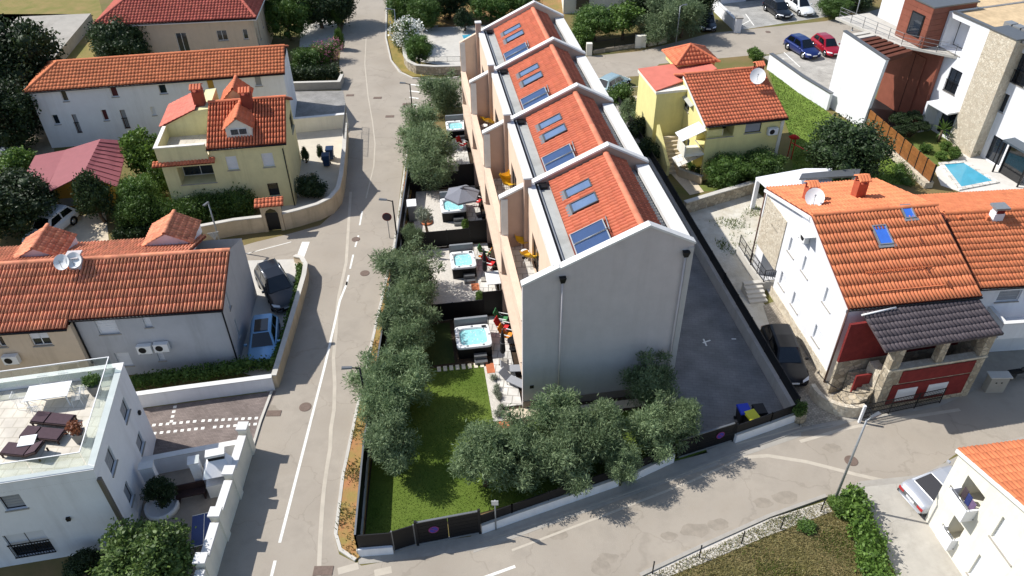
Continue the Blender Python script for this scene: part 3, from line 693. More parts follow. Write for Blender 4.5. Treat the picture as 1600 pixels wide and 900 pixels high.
# ---------------------------------------------------------------- vehicles
def car(name, label, cat, loc, rot, paintm, L=4.4, W=1.8, H=1.5, kind='hatch', group=None, rails=False, plate=True, roofm=None, scr=False):
    t = thing(name, label, cat, (loc[0], loc[1], loc[2] if len(loc) > 2 else 0), rot, group)
    hl = L/2; hw = W/2; belt = H*.6
    if kind == 'sedan': st = (.30, .44, .70, .86)
    elif kind == 'coupe': st = (.34, .47, .66, .9)
    elif kind == 'van': st = (.22, .40, .95, .995)
    else: st = (.28, .43, .86, .975)
    X = lambda f: hl-f*L
    def hood(f):
        pts = [(0, .5), (.02, .62), (.08, .74), (.2, .84), (st[0], .92), (st[0]+.04, .99), (.9, 1.04), (.97, .98), (1, .8)]
        if kind == 'sedan': pts = [(0, .5), (.02, .62), (.08, .76), (.2, .86), (st[0], .95), (.5, 1.0), (st[3], 1.03), (.97, .98), (1, .78)]
        for (a, b), (c, d) in zip(pts[:-1], pts[1:]):
            if f <= c: return belt*(b+(d-b)*(f-a)/(c-a+1e-9))
        return belt*pts[-1][1]
    def wid(f): return hw*(.78+.22*min(1, (f/.1))**.6) if f < .1 else (hw*(.84+.16*min(1, (1-f)/.08)**.6) if f > .92 else hw)
    mb = MB(); mb.cs = True; rows = []
    for f in (0, .015, .05, .1, .17, .24, st[0], .4, .55, .7, .84, .92, .97, .99, 1):
        z = hood(f); w_ = wid(f); x = X(f); zb = .2 if .08 < f < .92 else .27
        sec = [(w_*.84, zb), (w_*.97, zb+.1), (w_*1.0, belt*.55), (w_*.985, belt*.78 if z > belt*.8 else z*.85), (w_*.93, z-.04), (w_*.8, z), (0, z+.03)]
        rows.append(mb.V(*[(x, y, q) for y, q in sec], *[(x, -y, q) for y, q in sec[-2::-1]]))
    for a, b in zip(rows[:-1], rows[1:]):
        for k in range(len(a)-1): mb.F([a[k], a[k+1], b[k+1], b[k]])
        mb.F([a[-1], a[0], b[0], b[-1]])
    mb.F(rows[0]); mb.F(rows[-1][::-1])
    # greenhouse: pillars and roof in paint, glass set on as its own panes
    zA, zB, zC, zD = hood(st[0]), H-.05, H-.06, hood(st[3])
    g0, g1 = hw*.86, hw*.66
    gs = [(st[0], g0*.96, zA, g0*.8), (st[1], g1, zB, g1*.8), ((st[1]+st[2])/2, g1*1.02, H, g1*.82), (st[2], g1*.98, zC, g1*.8), (st[3], g0*.94, zD, g0*.8)]
    top = []; mb.cs = False
    for f, yy, z, yi in gs: top.append(mb.V((X(f), yy, z-.03), (X(f), yi, z+.02), (X(f), -yi, z+.02), (X(f), -yy, z-.03)))
    for a, b in zip(top[:-1], top[1:]):
        for k in range(3): mb.F([a[k], a[k+1], b[k+1], b[k]])
    lowp = [mb.V((X(f), s*g0, hood(f)-.02)) [0] for s in (1, -1) for f in (st[0], st[1], (st[1]+st[2])/2, st[2], st[3])]
    for side, col in ((0, 0), (1, 3)):
        for k in range(4):
            mb.F([top[k][col], lowp[side*5+k], lowp[side*5+k+1], top[k+1][col]])
    body = mb.build('body', paintm, t, fix=False)
    off = .012
    def pane(nm, q, m=carglass, k=.06):
        q = [Vector(p) for p in q]; c = sum(q, Vector())/4; n = (q[1]-q[0]).cross(q[3]-q[0]).normalized()
        if n.dot(c-Vector((0, 0, .6))) < 0: n = -n
        q = [p+(c-p)*k+n*off for p in q]; b = MB().hexa([tuple(p-n*.008) for p in q], [tuple(p) for p in q]); return b.build(nm, m, t)
    (f0, y0, z0, i0), (f1, y1, z1, i1), (fm, ym, zm, im), (f2, y2, z2, i2), (f3, y3, z3, i3) = gs
    pane('windscreen', [(X(f0), i0*1.1, z0+.03), (X(f0), -i0*1.1, z0+.03), (X(f1), -i1*1.05, z1+.02), (X(f1), i1*1.05, z1+.02)], k=.04)
    pane('rear_window', [(X(f3), i3*1.08, z3+.03), (X(f3), -i3*1.08, z3+.03), (X(f2), -i2*1.06, z2+.02), (X(f2), i2*1.06, z2+.02)], k=.06)
    for s in (1, -1):
        P_ = lambda f, a: (lambda zz, yt, zt: (X(f), s*(g0+(yt-g0)*a), zz+(zt-zz)*a))(hood(f), np.interp(f, [f0, f1, fm, f2, f3], [y0, y1, ym, y2, y3]), np.interp(f, [f0, f1, fm, f2, f3], [z0, z1, zm, z2, z3])-.03)
        mid = (f1+f2)/2-.01
        pane('side_window', [P_(f0+.07, .12), P_(mid-.01, .12), P_(mid-.01, .88), P_(f1+.015, .88)], k=.02)
        pane('side_window', [P_(mid+.015, .12), P_(f2+.03, .12), P_(f2-.02, .88), P_(mid+.015, .88)], k=.02)
        if kind == 'wagon': pass
        MB().box(X(.335)-.06, X(.335)+.06, s*(hw+.1)-.09, s*(hw+.1)+.09, belt*1.0, belt*1.0+.13).build('mirror', paintm, t, bevel=.02)
        MB().hexa([(X(.012), s*hw*.5, belt*.56), (X(.055), s*hw*.86, belt*.58), (X(.10), s*hw*.93, belt*.7), (X(.03), s*hw*.5, belt*.66)], [(X(.006), s*hw*.5, belt*.62), (X(.05), s*hw*.9, belt*.64), (X(.10), s*hw*.96, belt*.76), (X(.028), s*hw*.5, belt*.71)]).build('headlight', lampw, t)
        MB().box(X(1)-.015, X(.97), min(s*hw*.5, s*hw*.86), max(s*hw*.5, s*hw*.86), belt*.6, belt*.78).build('tail_light', lampr, t)
        if rails: MB().tube((X(f1+.02), s*g1*.92, H+.03), (X(f2-.01), s*g1*.92, H+.02), .022).build('roof_rail', chrome, t)
        for xf_ in (.19, .8):
            r = .31 if H < 1.56 else .34
            wl = MB().lathe([(r*.6, -.1), (r*.92, -.11), (r, -.06), (r, .06), (r*.92, .11), (r*.6, .1)], (X(xf_), s*(hw-.1), r), 18, 'y').build('wheel', rubber, t)
            MB().lathe([(r*.62, .03*s), (r*.6, .112*s), (r*.2, .118*s), (.02, .12*s)], (X(xf_), s*(hw-.1), r), 14, 'y').build('rim', chrome, wl)
            MB().lathe([(r*1.2, 0), (r*1.2, .012*s)], (X(xf_), s*(hw-.01), r+.02), 18, 'y').build('wheel_arch', rubber, t)
    MB().box(X(0)-.02, X(0)+.01, -.36, .36, .3, .42).build('grille', dark, t)
    if plate:
        MB().box(X(1)-.012, X(1)+.01, -.26, .26, .48, .59).build('number_plate', framew, t); MB().box(X(0)-.01, X(0)+.016, -.26, .26, .43, .53).build('number_plate', framew, t)
    MB().box(X(.995), X(.985), -hw*.9, hw*.9, .25, .38).build('bumper', dark, t)
    if scr: MB().box(X(f1)-.1, X(f1)-1.2, -g1*.7, g1*.7, H-.012, H+.028).build('sunroof', carglass, t)
    return t
def carp(name, rgb, metal=.35): return mat(name, rgb, .28, .02, 3, 0, metal=metal, spec=.5, coat=.6)
# ---------------------------------------------------------------- street furniture
def lamp(label, base, hgt, arm_dir, arm=.9, m=None):
    t = thing('street_lamp', label, 'street lamp', (base.x, base.y, 0), math.atan2(arm_dir[1], arm_dir[0]), 'street lamps along the roads')
    MB().tube((0, 0, 0), (0, 0, hgt), .07, .045, 8).build('pole', m or galv, t)
    MB().lathe([(.14, 0), (.14, .04), (.08, .12)], (0, 0, 0), 10).build('base_plate', galv, t)
    if arm: MB().tube((0, 0, hgt-.05), (arm, 0, hgt+.06), .035).build('arm', m or galv, t)
    hd = MB().hexa([(arm-.12, -.09, hgt+.03), (arm+.42, -.11, hgt+.06), (arm+.42, .11, hgt+.06), (arm-.12, .09, hgt+.03)], [(arm-.12, -.06, hgt+.1), (arm+.4, -.08, hgt+.13), (arm+.4, .08, hgt+.13), (arm-.12, .06, hgt+.1)]).build('lamp_head', greym, t)
    MB().box(arm+.05, arm+.36, -.07, .07, hgt+.02, hgt+.045).build('lens', lampw, hd)
    return t
def cover(label, px, py, r=.32, sq=False, cat='drain cover', name='manhole_cover'):
    p = at(px, py, .004); mb = MB()
    if sq: mb.box(p.x-r*1.3, p.x+r*1.3, p.y-r*.7, p.y+r*.7, .004, .03)
    else: mb.lathe([(r, .004), (r, .022), (r*.9, .03), (r*.86, .024), (r*.1, .026)], (p.x, p.y, 0), 20, smooth=False)
    return single(mb, name, rustp, label, cat, 'covers set into the road')
def fence_panels(t, pts, z0, h_, m, n_per=1.6, thick=.05, postm=None, slats=0, cap=None, pname='panel'):
    """a run of separate panels between posts, each panel and each post its own part"""
    for p, q in zip(pts[:-1], pts[1:]):
        p = Vector((p[0], p[1], 0)); q = Vector((q[0], q[1], 0)); L = (q-p).length; d = (q-p)/L; nr = Vector((-d.y, d.x, 0)); n = max(1, round(L/n_per))
        for i in range(n):
            a = p+d*(L*i/n+.03); b = p+d*(L*(i+1)/n-.03); o = nr*thick/2; mb = MB()
            if slats:
                for k in range(slats):
                    u0 = z0+.03+(h_-.06)*k/slats; u1 = z0+.03+(h_-.06)*(k+.93)/slats
                    s = MB().hexa([tuple((a-o).to_3d()+Vector((0,0,u0))), tuple((b-o)+Vector((0,0,u0))), tuple((b+o)+Vector((0,0,u0))), tuple((a+o)+Vector((0,0,u0)))], [tuple((a-o)+Vector((0,0,u1))), tuple((b-o)+Vector((0,0,u1))), tuple((b+o)+Vector((0,0,u1))), tuple((a+o)+Vector((0,0,u1)))])
                    s.build('slat', m, t, world=True)
            else:
                mb.hexa([tuple(x+Vector((0,0,z0+.03))) for x in (a-o, b-o, b+o, a+o)], [tuple(x+Vector((0,0,z0+h_))) for x in (a-o, b-o, b+o, a+o)]); mb.build(pname, m, t, world=True)
        for i in range(n+1):
            a = p+d*(L*i/n); MB().box(a.x-.035, a.x+.035, a.y-.035, a.y+.035, z0, z0+h_+.04).build('post', postm or dark, t, world=True)
# ================================================================ THE GROUND
A = lambda pts, z=0.0: [at(x, y, z) for x, y in pts]
structure(MB().sheet([(-900, -200), (900, -200), (900, 1500), (-900, 1500)], 0), 'ground', earth)
structure(MB().sheet(A([(548,-25),(540,20),(533,60),(530,100),(533,145),(541,180),(545,235),(540,290),(530,325),(500,352),(450,366),(400,378),(330,398),(240,415),(240,470),(352,430),(420,620),(395,705),(385,740),(335,900),(320,990),(600,1010),(1000,905),(1180,815),(1305,772),(1350,760),(1440,748),(1500,705),(1700,690),(1700,560),(1545,585),(1460,625),(1340,650),(1300,668),(1245,672),(1000,770),(750,850),(565,884),(530,866),(522,835),(535,740),(555,650),(565,600),(590,490),(615,380),(630,260),(643,190),(660,170),(760,165),(945,122),(1010,118),(1030,100),(1190,85),(1210,85),(1350,58),(1420,42),(1420,2),(1350,20),(1290,33),(1110,52),(1000,80),(920,88),(718,122),(650,124),(632,112),(612,95),(605,60),(607,0),(608,-25)]), .004), 'road', asph)
R = Fr((0.516, 29.73), 8.0)
RL = lambda pts, z=0: [R.w(x, y, z) for x, y in pts]
def sheet(name, pts, z, m, kind='structure'): return props(MB().sheet(pts, z).build(name, m), kind=kind)
# verge between the long road and the terrace gardens, with its kerb
kerb_line = [(645,186),(634,255),(617,380),(592,490),(567,600),(555,655),(536,745),(525,835),(532,860),(556,876)]
verge_in = [(566,868),(578,722),(604,600),(626,420),(645,285),(656,200)]
vp = A(kerb_line)+A(verge_in)
structure(MB().prism(vp[::-1], 0, .09), 'verge', redsoil)
structure(MB().wallpath(A(kerb_line), .16, 0, .11), 'kerb', concl)
blades('grass', vp, 5200, .16, .03, leaf_dry, 21, .09, 'dry grass tufts of the roadside verge', clump=.2)
blades('grass', vp, 2200, .18, .03, leaf_grass, 22, .09, 'green weeds of the roadside verge', clump=1.2)
structure(MB().wallpath(A([(604,0),(603,60),(611,95),(625,114),(645,123),(690,124),(718,121)]), .16, 0, .11), 'kerb', concl)
structure(MB().prism(A([(607,0),(606,60),(614,95),(628,112),(646,121),(718,118),(718,108),(645,100),(633,80),(625,0)])[::-1], 0, .09), 'verge', mat('verge grass', (118, 112, 58), .98, .2, .8, .5, 10, rgb2=(150, 128, 76)))
structure(MB().wallpath(A([(425,612),(407,660),(393,706)]), .14, 0, .09), 'kerb', concl)
structure(MB().wallpath(A([(1000,900),(1100,853),(1200,808),(1290,776)]), .18, 0, .12), 'kerb', conc)
structure(MB().wallpath(A([(750,848),(900,798),(1060,742),(1180,697),(1250,673),(1300,664)]), .12, 0, .05), 'kerb', conc)
structure(MB().sheet(A([(740,860),(820,832),(900,802),(1060,745),(1180,700),(1250,676),(1300,668),(1344,655),(1250,652),(1143,690),(964,757),(800,812),(740,838),(560,862),(560,882),(600,878)]), .012), 'pavement', conc)
structure(MB().sheet(A([(736,836),(800,806),(964,750),(1058,712),(1145,686),(1250,650),(1252,682),(1060,748),(900,806),(740,864)]), .0105), 'pavement', conc)
structure(MB().sheet(A([(751,842),(900,793),(1060,737),(1180,692),(1250,668),(1250,656),(1143,690),(964,757),(800,812),(750,830)]), .02), 'pavement', conc)
# terrace plot
sheet('garden_soil', RL([(-8.9,-7.6),(-7.9,2.2),(-6.2,16.3),(-5.1,25),(-4.1,32),(9,32.4),(14.4,32.4),(14.5,-3.2)]), .008, soilm)
lawn_poly = RL([(-8.7,-7.3),(-7.9,2.2),(-7.7,4.1),(-1.75,3.8),(-1.65,-1.2),(3.0,-1.0),(9.0,-1.2),(9.0,-4.6)])
sheet('lawn', lawn_poly, .02, lawnm)
blades('grass', lawn_poly, 26000, .045, .018, leaf_grass, 4, .02, 'short mown grass on the terrace front lawn')
sheet('lawn', RL([(-7.7,4.15),(-7.2,7.9),(-3.4,7.9),(-3.4,4.2)]), .02, mat('shade darkened lawn', (46, 60, 26), .98, .2, .8, .6, 20, rgb2=(64, 74, 34)))  # shade of fence and tree put into the lawn colour
for k in (1, 2, 3):
    xl = -7.6+.12*8*k*.9
    sheet('gravel_garden', RL([(xl+.5, 8.05*k+.1), (xl+1.2, 8.05*k+7.9), (-1.0, 8.05*k+7.9), (-1.0, 8.05*k+.1)]), .016, gravel)
for k in range(4): structure(MB().prism(RL([(-1.15, 8.05*k+.2), (-.02, 8.05*k+.2), (-.02, 8.05*k+7.95), (-1.15, 8.05*k+7.95)]), 0, .1), 'patio', whitep)
structure(MB().prism(RL([(-1.75,-.75),(-1.18,-.75),(-1.18,3.6),(-1.75,3.6)]), 0, .05), 'gravel_bed', gravel)
structure(MB().prism(RL([(-1.75,-.74),(-.2,-.74),(2.2,-.25),(-.1,-.02),(-1.15,-.02),(-1.15,.15),(-1.75,.15)]), 0, .045), 'path', stonepath)
sheet('drive', RL([(8.45,-1.0),(9.1,-4.4),(14.42,-3.0),(14.42,38),(8.45,38)]), .016, drivep)
sheet('side_path', RL([(2.2,-.3),(8.5,-.3),(8.5,-.9),(2.2,-.9)]), .03, stonepath)
# neighbours' ground, right
sheet('yard', A([(1068,332),(1180,297),(1215,330),(1215,400),(1190,470),(1290,600),(1312,655),(1250,668),(1170,500)]), .02, mat('bleached gravel yard', (186, 178, 160), .95, .2, .9, .6, 9, rgb2=(206, 202, 190), dirt=.75))
sheet('alley', A([(1192,478),(1214,470),(1292,600),(1315,656),(1252,668),(1246,640)]), .03, stepp)
sheet('forecourt', A([(1312,656),(1290,600),(1330,560),(1400,560),(1700,520),(1700,575),(1545,600),(1466,636),(1346,658)]), .024, conc)
sheet('yard_grass', A([(1068,300),(1190,250),(1330,240),(1400,285),(1180,297)]), .012, lawnb)
side_lawn = A([(1196,98),(1215,108),(1262,150),(1300,180),(1350,200),(1410,262),(1430,290),(1240,280),(1235,215)])
sheet('lawn', side_lawn, .016, mat('uncut lawn', (84, 108, 36), .98, .2, .7, .7, 12, rgb2=(116, 136, 58)))
blades('grass', side_lawn, 14000, .09, .03, leaf_grass, 6, .016, 'uncut grass between the white wall and the yellow house')
sheet('path', A([(990,150),(1020,150),(1030,185),(1048,235),(1100,300),(1078,305),(1040,262),(1012,205)]), .02, stonepath)
sheet('lawn', A([(1000,150),(1030,150),(1030,180),(1008,175)]), .024, lawnm)
sheet('house_yard', A([(1010,180),(1050,160),(1110,280),(1065,290),(1030,230)]), .028, stonepath)
sheet('pool_terrace', A([(1440,215),(1500,205),(1640,260),(1640,330),(1500,300),(1470,290)]), .02, mat('pale pool paving', (204, 200, 192), .9, .06, 1.2, .1, dirt=.2))
sheet('garden_bed', A([(1372,180),(1450,180),(1500,225),(1490,250),(1462,262)]), .024, lawnb)
sheet('parking_court', A([(1190,88),(1210,86),(1320,62),(1330,120),(1300,150),(1240,120)]), .016, pavermat('pale parking pavers', (178, 174, 166), .3, .15, (130, 126, 120), .08))
sheet('parking_court', A([(1115,18),(1150,-10),(1320,-30),(1345,18),(1150,48)]), .012, pavermat('grey parking pavers', (170, 168, 162), .4, .2, (120, 118, 114), .08))
sheet('paved_corner', A([(1342,762),(1440,752),(1530,742),(1560,1000),(1430,1000),(1400,900)]), .016, mat('poured court concrete', (172, 167, 157), .92, .1, .9, .2, 14, dirt=.45, cracks=.25))
yard_p = A([(1100,350),(1180,318),(1205,345),(1180,400),(1130,400)])
blades('grass', yard_p, 1600, .18, .03, leaf_grass, 31, .02, 'weeds in the bleached yard beside the white tiled house', clump=1.0)
field = A([(1000,905),(1110,858),(1205,812),(1300,782),(1335,770),(1395,900),(1420,1000),(900,1000)])
sheet('pavement', A([(1296,775),(1345,752),(1440,742),(1520,700),(1700,660),(1700,760),(1440,770),(1345,775)]), .012, conc)
sheet('field', field, .03, drygr)
blades('grass', field, 42000, .11, .022, leaf_dry, 9, .03, 'dry bleached grass of the field beside the lower road')
blades('grass', field, 12000, .12, .025, leaf_grass, 10, .03, 'green tussocks in the dry field beside the lower road', clump=.9)
structure(MB().sheet(A([(1000,896),(1100,856),(1200,812),(1290,784),(1300,800),(1200,838),(1110,876),(1010,915)]), .05), 'gravel_strip', gravel)
# left side
sheet('parking_court', A([(212,640),(432,611),(418,640),(391,712),(330,722),(230,728)]), .012, brickp)
sheet('courtyard', A([(352,432),(365,408),(465,405),(476,428),(432,600),(376,582)]), .016, concl)
sheet('courtyard', A([(455,142),(536,142),(543,178),(455,184)]), .016, pavermat('grey court pavers', (150, 148, 144), .2, .1, (110, 108, 104), .1))
sheet('courtyard', A([(440,188),(540,186),(540,290),(520,330),(440,345)]), .02, mat('villa court screed', (196, 188, 172), .92, .08, 1.4, .15, dirt=.3))
sheet('courtyard', A([(470,22),(528,22),(526,72),(468,74)]), .016, concl)
sheet('courtyard', A([(90,345),(165,330),(170,375),(150,395),(80,400)]), .016, stonepath)
sheet('courtyard', A([(225,735),(395,715),(330,930),(180,930),(200,840)]), .012, mat('white house yard', (150, 140, 128), .92, .12, 1.4, .2, dirt=.3))
sheet('dirt_yard', A([(-20,160),(80,160),(85,240),(60,345),(-20,345)]), .012, mat('bare dirt', (150, 138, 118), .98, .2, 1.2, .4, 8))
sheet('meadow', A([(-80,-60),(140,-60),(160,20),(150,95),(70,110),(-60,90)]), .012, mat('far dry meadow', (142, 122, 78), .98, .2, .5, .5, 6, rgb2=(112, 112, 56)))
sheet('orchard_soil', A([(610,-60),(900,-60),(880,40),(690,45),(625,20)]), .012, mat('red brown orchard soil', (150, 112, 78), .98, .2, .6, .4, 6, rgb2=(120, 110, 60)))
sheet('pool_terrace', A([(655,45),(800,38),(800,102),(718,108),(650,96)]), .06, concl)
structure(MB().prism(A([(722,56),(800,48),(800,76),(735,84)])[::-1], .05, .075), 'pool_water', poolw)
sheet('gravel_yard', A([(100,22),(0,22),(-60,60),(-40,110),(78,95),(146,24)]), .012, gravel)
# road markings
def stripe(pts, w_, m=paint, z=.009): return structure(MB().wallpath(A(pts), w_, z-.003, z), 'road_marking', m)
stripe([(543,440),(531,470),(508,570),(481,676),(437,848)], .14)
stripe([(430,876),(423,905)], .14)
for a, b in (((552,398),(547,420)),((560,368),(555,386)),((566,330),(562,352)),((545,430),(541,446))): stripe([a, b], .12)
stripe([(572,60),(570,100),(575,150),(582,190),(586,225),(584,260),(572,310)], .1, patch)
stripe([(478,378),(467,408)], .55)
stripe([(365,402),(455,378)], .07); stripe([(352,412),(400,392),(430,383)], .06, patch)
stripe([(548,300),(545,345),(541,410),(530,460),(527,480),(525,520),(521,560),(523,600),(522,640),(517,670),(516,700),(511,730),(506,765),(503,800),(500,850),(498,905)], .2, patch, .008)
stripe([(1100,720),(1200,712),(1262,722),(1340,742),(1385,752)], .22, patch, .008)
stripe([(1250,690),(1320,670),(1400,655),(1500,640)], .2, patch, .0085)
stripe([(800,860),(950,803),(1080,752),(1150,720)], .12, patch, .0085)
for a, b in (((528,893),(560,884)),((585,896),(612,890)),((642,132),(658,134)),((640,142),(656,144)),((640,152),(654,154)),((638,162),(652,164))): stripe([a, b], .36 if a[1] > 200 else .22, patch if a[1] > 200 else paint)
stripe([(755,903),(805,885)], .14)
stain = mat('oil darkened asphalt', (145, 136, 123), .95, .15, 2, .2, 26)
for x, y, a_, b_ in ((1085,828,.75,.42),(1122,820,.5,.35),(1045,838,.4,.25),(1228,777,.7,.4),(1192,786,.5,.3),(950,872,.55,.3),(872,836,.5,.3),(938,888,.5,.4),(1300,700,.5,.35),(415,640,.7,.4),(520,250,.5,.3)):
    c_ = at(x, y); rr_ = random.Random(x); structure(MB().sheet([(c_.x+a_*math.cos(t)*rr_.uniform(.75, 1.15), c_.y+b_*math.sin(t)*rr_.uniform(.75, 1.15)) for t in [2*math.pi*k/16 for k in range(16)]], .0058+x % 13*.0001), 'road_stain', stain)
stripe([(1150,695),(1250,668)], .08, patch, .03)
for pts in ([(203,668),(312,658),(412,653)], [(236,678),(330,668),(412,662)], [(276,625),(266,667)]):
    P = A(pts); n = 0; mb = MB()
    for a, b in zip(P[:-1], P[1:]):
        L = (b-a).length; d = (b-a)/L
        for k in range(int(L/.36)):
            c = a+d*(.1+k*.36); s = Vector((-d.y, d.x, 0))*.09; e = d*.18
            mb.hexa([tuple((q+Vector((0,0,.013)))) for q in (c-s, c-s+e, c+s+e, c+s)], [tuple((q+Vector((0,0,.02)))) for q in (c-s, c-s+e, c+s+e, c+s)])
    props(mb.build('parking_marking', paint), kind='structure', label='dotted white line of the brown parking court')
stripe([(1098,536),(1110,532)], .1, paint, .024); stripe([(1099,530),(1104,541)], .1, paint, .0245); stripe([(1143,530),(1150,530)], .1, paint, .024)
for a, b in (((1150,44),(1172,32)),((1178,40),(1165,22)),((1200,95),(1225,92)),((1225,82),(1250,105))): stripe([a, b], .12, paint, .02)
for k, (x, y, r, sq, lb) in enumerate([(477,636,.34,0,'round manhole cover beside the white lane line'),(570,427,.32,0,'round manhole cover by the large olive bush'),(556,374,.3,0,'round manhole cover in the shade by the round sign'),(1330,720,.34,0,'reddish manhole cover behind the leaning lamp post'),(1200,50,.3,0,'small manhole cover on the upper right road'),(1238,62,.3,0,'manhole cover on the road behind the blue car'),
    (428,646,.3,1,'square drain grate at the kerb of the brown parking court'),(590,153,.3,1,'square drain cover in the junction by the seam line'),(547,149,.28,1,'square drain cover beside the low hedge wall'),(636,163,.32,1,'square drain cover at the foot of the olive trees'),(609,182,.3,1,'rectangular drain cover in the middle of the lane'),(505,892,.34,1,'square drain cover at the corner by the black gate'),(1428,773,.42,1,'rusty square cover beside the silver car')]):
    cover(lb, x, y, r, sq)
# ================================================================ THE WHITE TERRACE (four joined houses)
U = 8.05
for k in range(4):
    lab = ['near end house of the white terrace with the blank gable wall', 'second house of the white terrace counted from the blank gable', 'third house of the white terrace, behind the grey parasol garden', 'far end house of the white terrace, next to the upper pool'][k]
    o = R.w(0, U*k)
    h = thing('terraced_house', lab, 'house', o, R.a, 'houses of the white terrace')
    prof = [(0, 0), (8.45, 0), (8.45, 10.2), (6.1, 11.42), (1.9, 9.43), (1.75, 9.46), (0, 8.6)]
    MB().yprism(prof, 0, .28).build('gable_wall', greyr if k == 0 else shaded_taupe, h, fix=True, label='blank grey gable wall' if k == 0 else None)
    if k == 3: MB().yprism(prof, U-.01, U+.25).build('gable_wall', peach, h)
    mb = MB()
    for (xa, za), (xb, zb) in (((8.5, 10.2), (6.1, 11.44)), ((6.1, 11.44), (1.78, 9.4))):
        mb.hexa([(xb, -.06, zb-.02), (xa, -.06, za-.02), (xa, .36, za-.02), (xb, .36, zb-.02)], [(xb, -.06, zb+.1), (xa, -.06, za+.1), (xa, .36, za+.1), (xb, .36, zb+.1)])
    mb.hexa([(-.05, -.055, 8.58), (1.8, -.055, 9.46), (1.8, .35, 9.46), (-.05, .35, 8.58)], [(-.05, -.055, 8.7), (1.8, -.055, 9.58), (1.8, .35, 9.58), (-.05, .35, 8.7)])
    mb.build('gable_coping', coping, h)
    if k == 3:
        mb = MB()
        for (xa, za), (xb, zb) in (((8.5, 10.2), (6.1, 11.44)), ((6.1, 11.44), (1.78, 9.4))):
            mb.hexa([(xb, U-.06, zb-.02), (xa, U-.06, za-.02), (xa, U+.32, za-.02), (xb, U+.32, zb-.02)], [(xb, U-.06, zb+.1), (xa, U-.06, za+.1), (xa, U+.32, za+.1), (xb, U+.32, zb+.1)])
        mb.build('gable_coping', coping, h)
    y0, y1 = .285, U-.005
    # right hand wall and its broad parapet
    MB().box(8.12, 8.44, y0, y1, 0, 9.88).build('rear_wall', white, h)
    MB().box(7.75, 8.47, y0+.04, y1-.04, 9.885, 10.14).build('parapet', coping, h)
    MB().box(7.06, 7.745, y0, y1, 9.7, 9.8).build('gutter_bed', mem, h)
    # roof: membrane strip, tiles, ridge
    MB().box(2.02, 2.9, y0, y1, 9.2, 9.33).build('membrane_strip', mem, h)
    MB().box(1.96, 2.02, y0, y1, 9.2, 9.46).box(2.06, 2.1, y0+.02, y1-.02, 9.335, 9.42).build('gutter', dark, h)
    MB().box(2.1, 2.16, y0+.02, y1-.02, 9.335, 9.45).build('flashing', galv, h)
    MB().box(2.2, 2.62, y1-.55, y1-.05, 9.335, 9.5).build('roof_drain', dark, h)
    yr = 5.95; s = .475; zr = 8.18+s*yr
    rf = MB(); zt = lambda x: 8.18+s*x
    rf.yprism([(2.8, 9.0), (2.8, zt(2.8)-.03), (yr, zr-.03), (7.05, zr-.03-.5*(7.05-yr)), (7.05, 9.0)], y0, y1)
    roof = rf.build('roof', deckm, h)
    holes = [(U-6.42, U-5.5, .55, 2.15), (U-5.1, U-4.05, .55, 2.15), (U-2.5, U-.55, -.1, 1.98)]
    holes = [(a-y0*0, b, c, d) for a, b, c, d in holes]
    Ls = math.hypot(yr-2.8, zr-zt(2.8))
    # a runs from the far end (y1) towards the near gable (y0)
    tiled(roof, (2.8, y1, zt(2.8)), (0, -1, 0), (1, 0, s), [(0, 0), (y1-y0, 0), (y1-y0, Ls), (0, Ls)], tile1, barrel=2, pitch=.27, course=.42, amp=.09,
          holes=[(y1-6.42, y1-5.55, .55, 2.15), (y1-5.0, y1-4.05, .55, 2.15), (y1-2.5, y1-.55, -.1, 1.98)])
    tiled(roof, (7.1, y0, zr-.5*(7.1-yr)), (0, 1, 0), (-1, 0, .5), [(0, 0), (y1-y0, 0), (y1-y0, math.hypot(1.15, .575)), (0, math.hypot(1.15, .575))], tile1, barrel=2, pitch=.27, course=.42, amp=.09)
    ridge_caps(roof, [((yr, y1, zr+.05), (yr, y0, zr+.05))], mat('ridge clay', (196, 120, 92), .8, .1, 2, .1, island=.1), .17)
    up = Vector((-s, 0, 1)).normalized()
    def slab(mb, xa, xb, ya, yb, h0, h1):
        q = [Vector((x, y, zt(x))) for x, y in ((xa, ya), (xb, ya), (xb, yb), (xa, yb))]; mb.hexa([tuple(p+up*h0) for p in q], [tuple(p+up*h1) for p in q]); return mb
    for ya, yb in ((5.55, 6.4), (4.08, 4.98)):
        m_ = MB(); xa, xb = 3.32, 4.7
        slab(m_, xa, xb, ya, ya+.07, -.02, .13); slab(m_, xa, xb, yb-.07, yb, -.02, .13); slab(m_, xa, xa+.09, ya+.07, yb-.07, -.02, .13); slab(m_, xb-.07, xb, ya+.07, yb-.07, -.02, .13)
        w_ = m_.build('skylight', mat('skylight frame', (74, 76, 80), .5, .05, 3, 0, metal=.4), h)
        slab(MB(), xa+.09, xb-.07, ya+.07, yb-.07, -.01, .09).build('pane', bluegl, w_)
        slab(MB(), xa-.22, xa-.004, ya-.06, yb+.06, -.01, .075).build('flashing', greym, w_)
    m_ = MB(); xa, xb, ya, yb = 2.84, 4.52, .55, 2.46
    slab(m_, xa, xb, ya, ya+.05, .02, .16); slab(m_, xa, xb, yb-.05, yb, .02, .16); slab(m_, xa, xa+.05, ya+.05, yb-.05, .02, .16); slab(m_, xb-.05, xb, ya+.05, yb-.05, .02, .16); slab(m_, xa+.05, xb-.05, 1.47, 1.53, .02, .16)
    w_ = m_.build('solar_collector', galv, h)
    slab(MB(), xa+.05, xb-.05, ya+.05, 1.47, .02, .13).build('panel', collm, w_); slab(MB(), xa+.05, xb-.05, 1.53, yb-.05, .02, .13).build('panel', collm, w_)
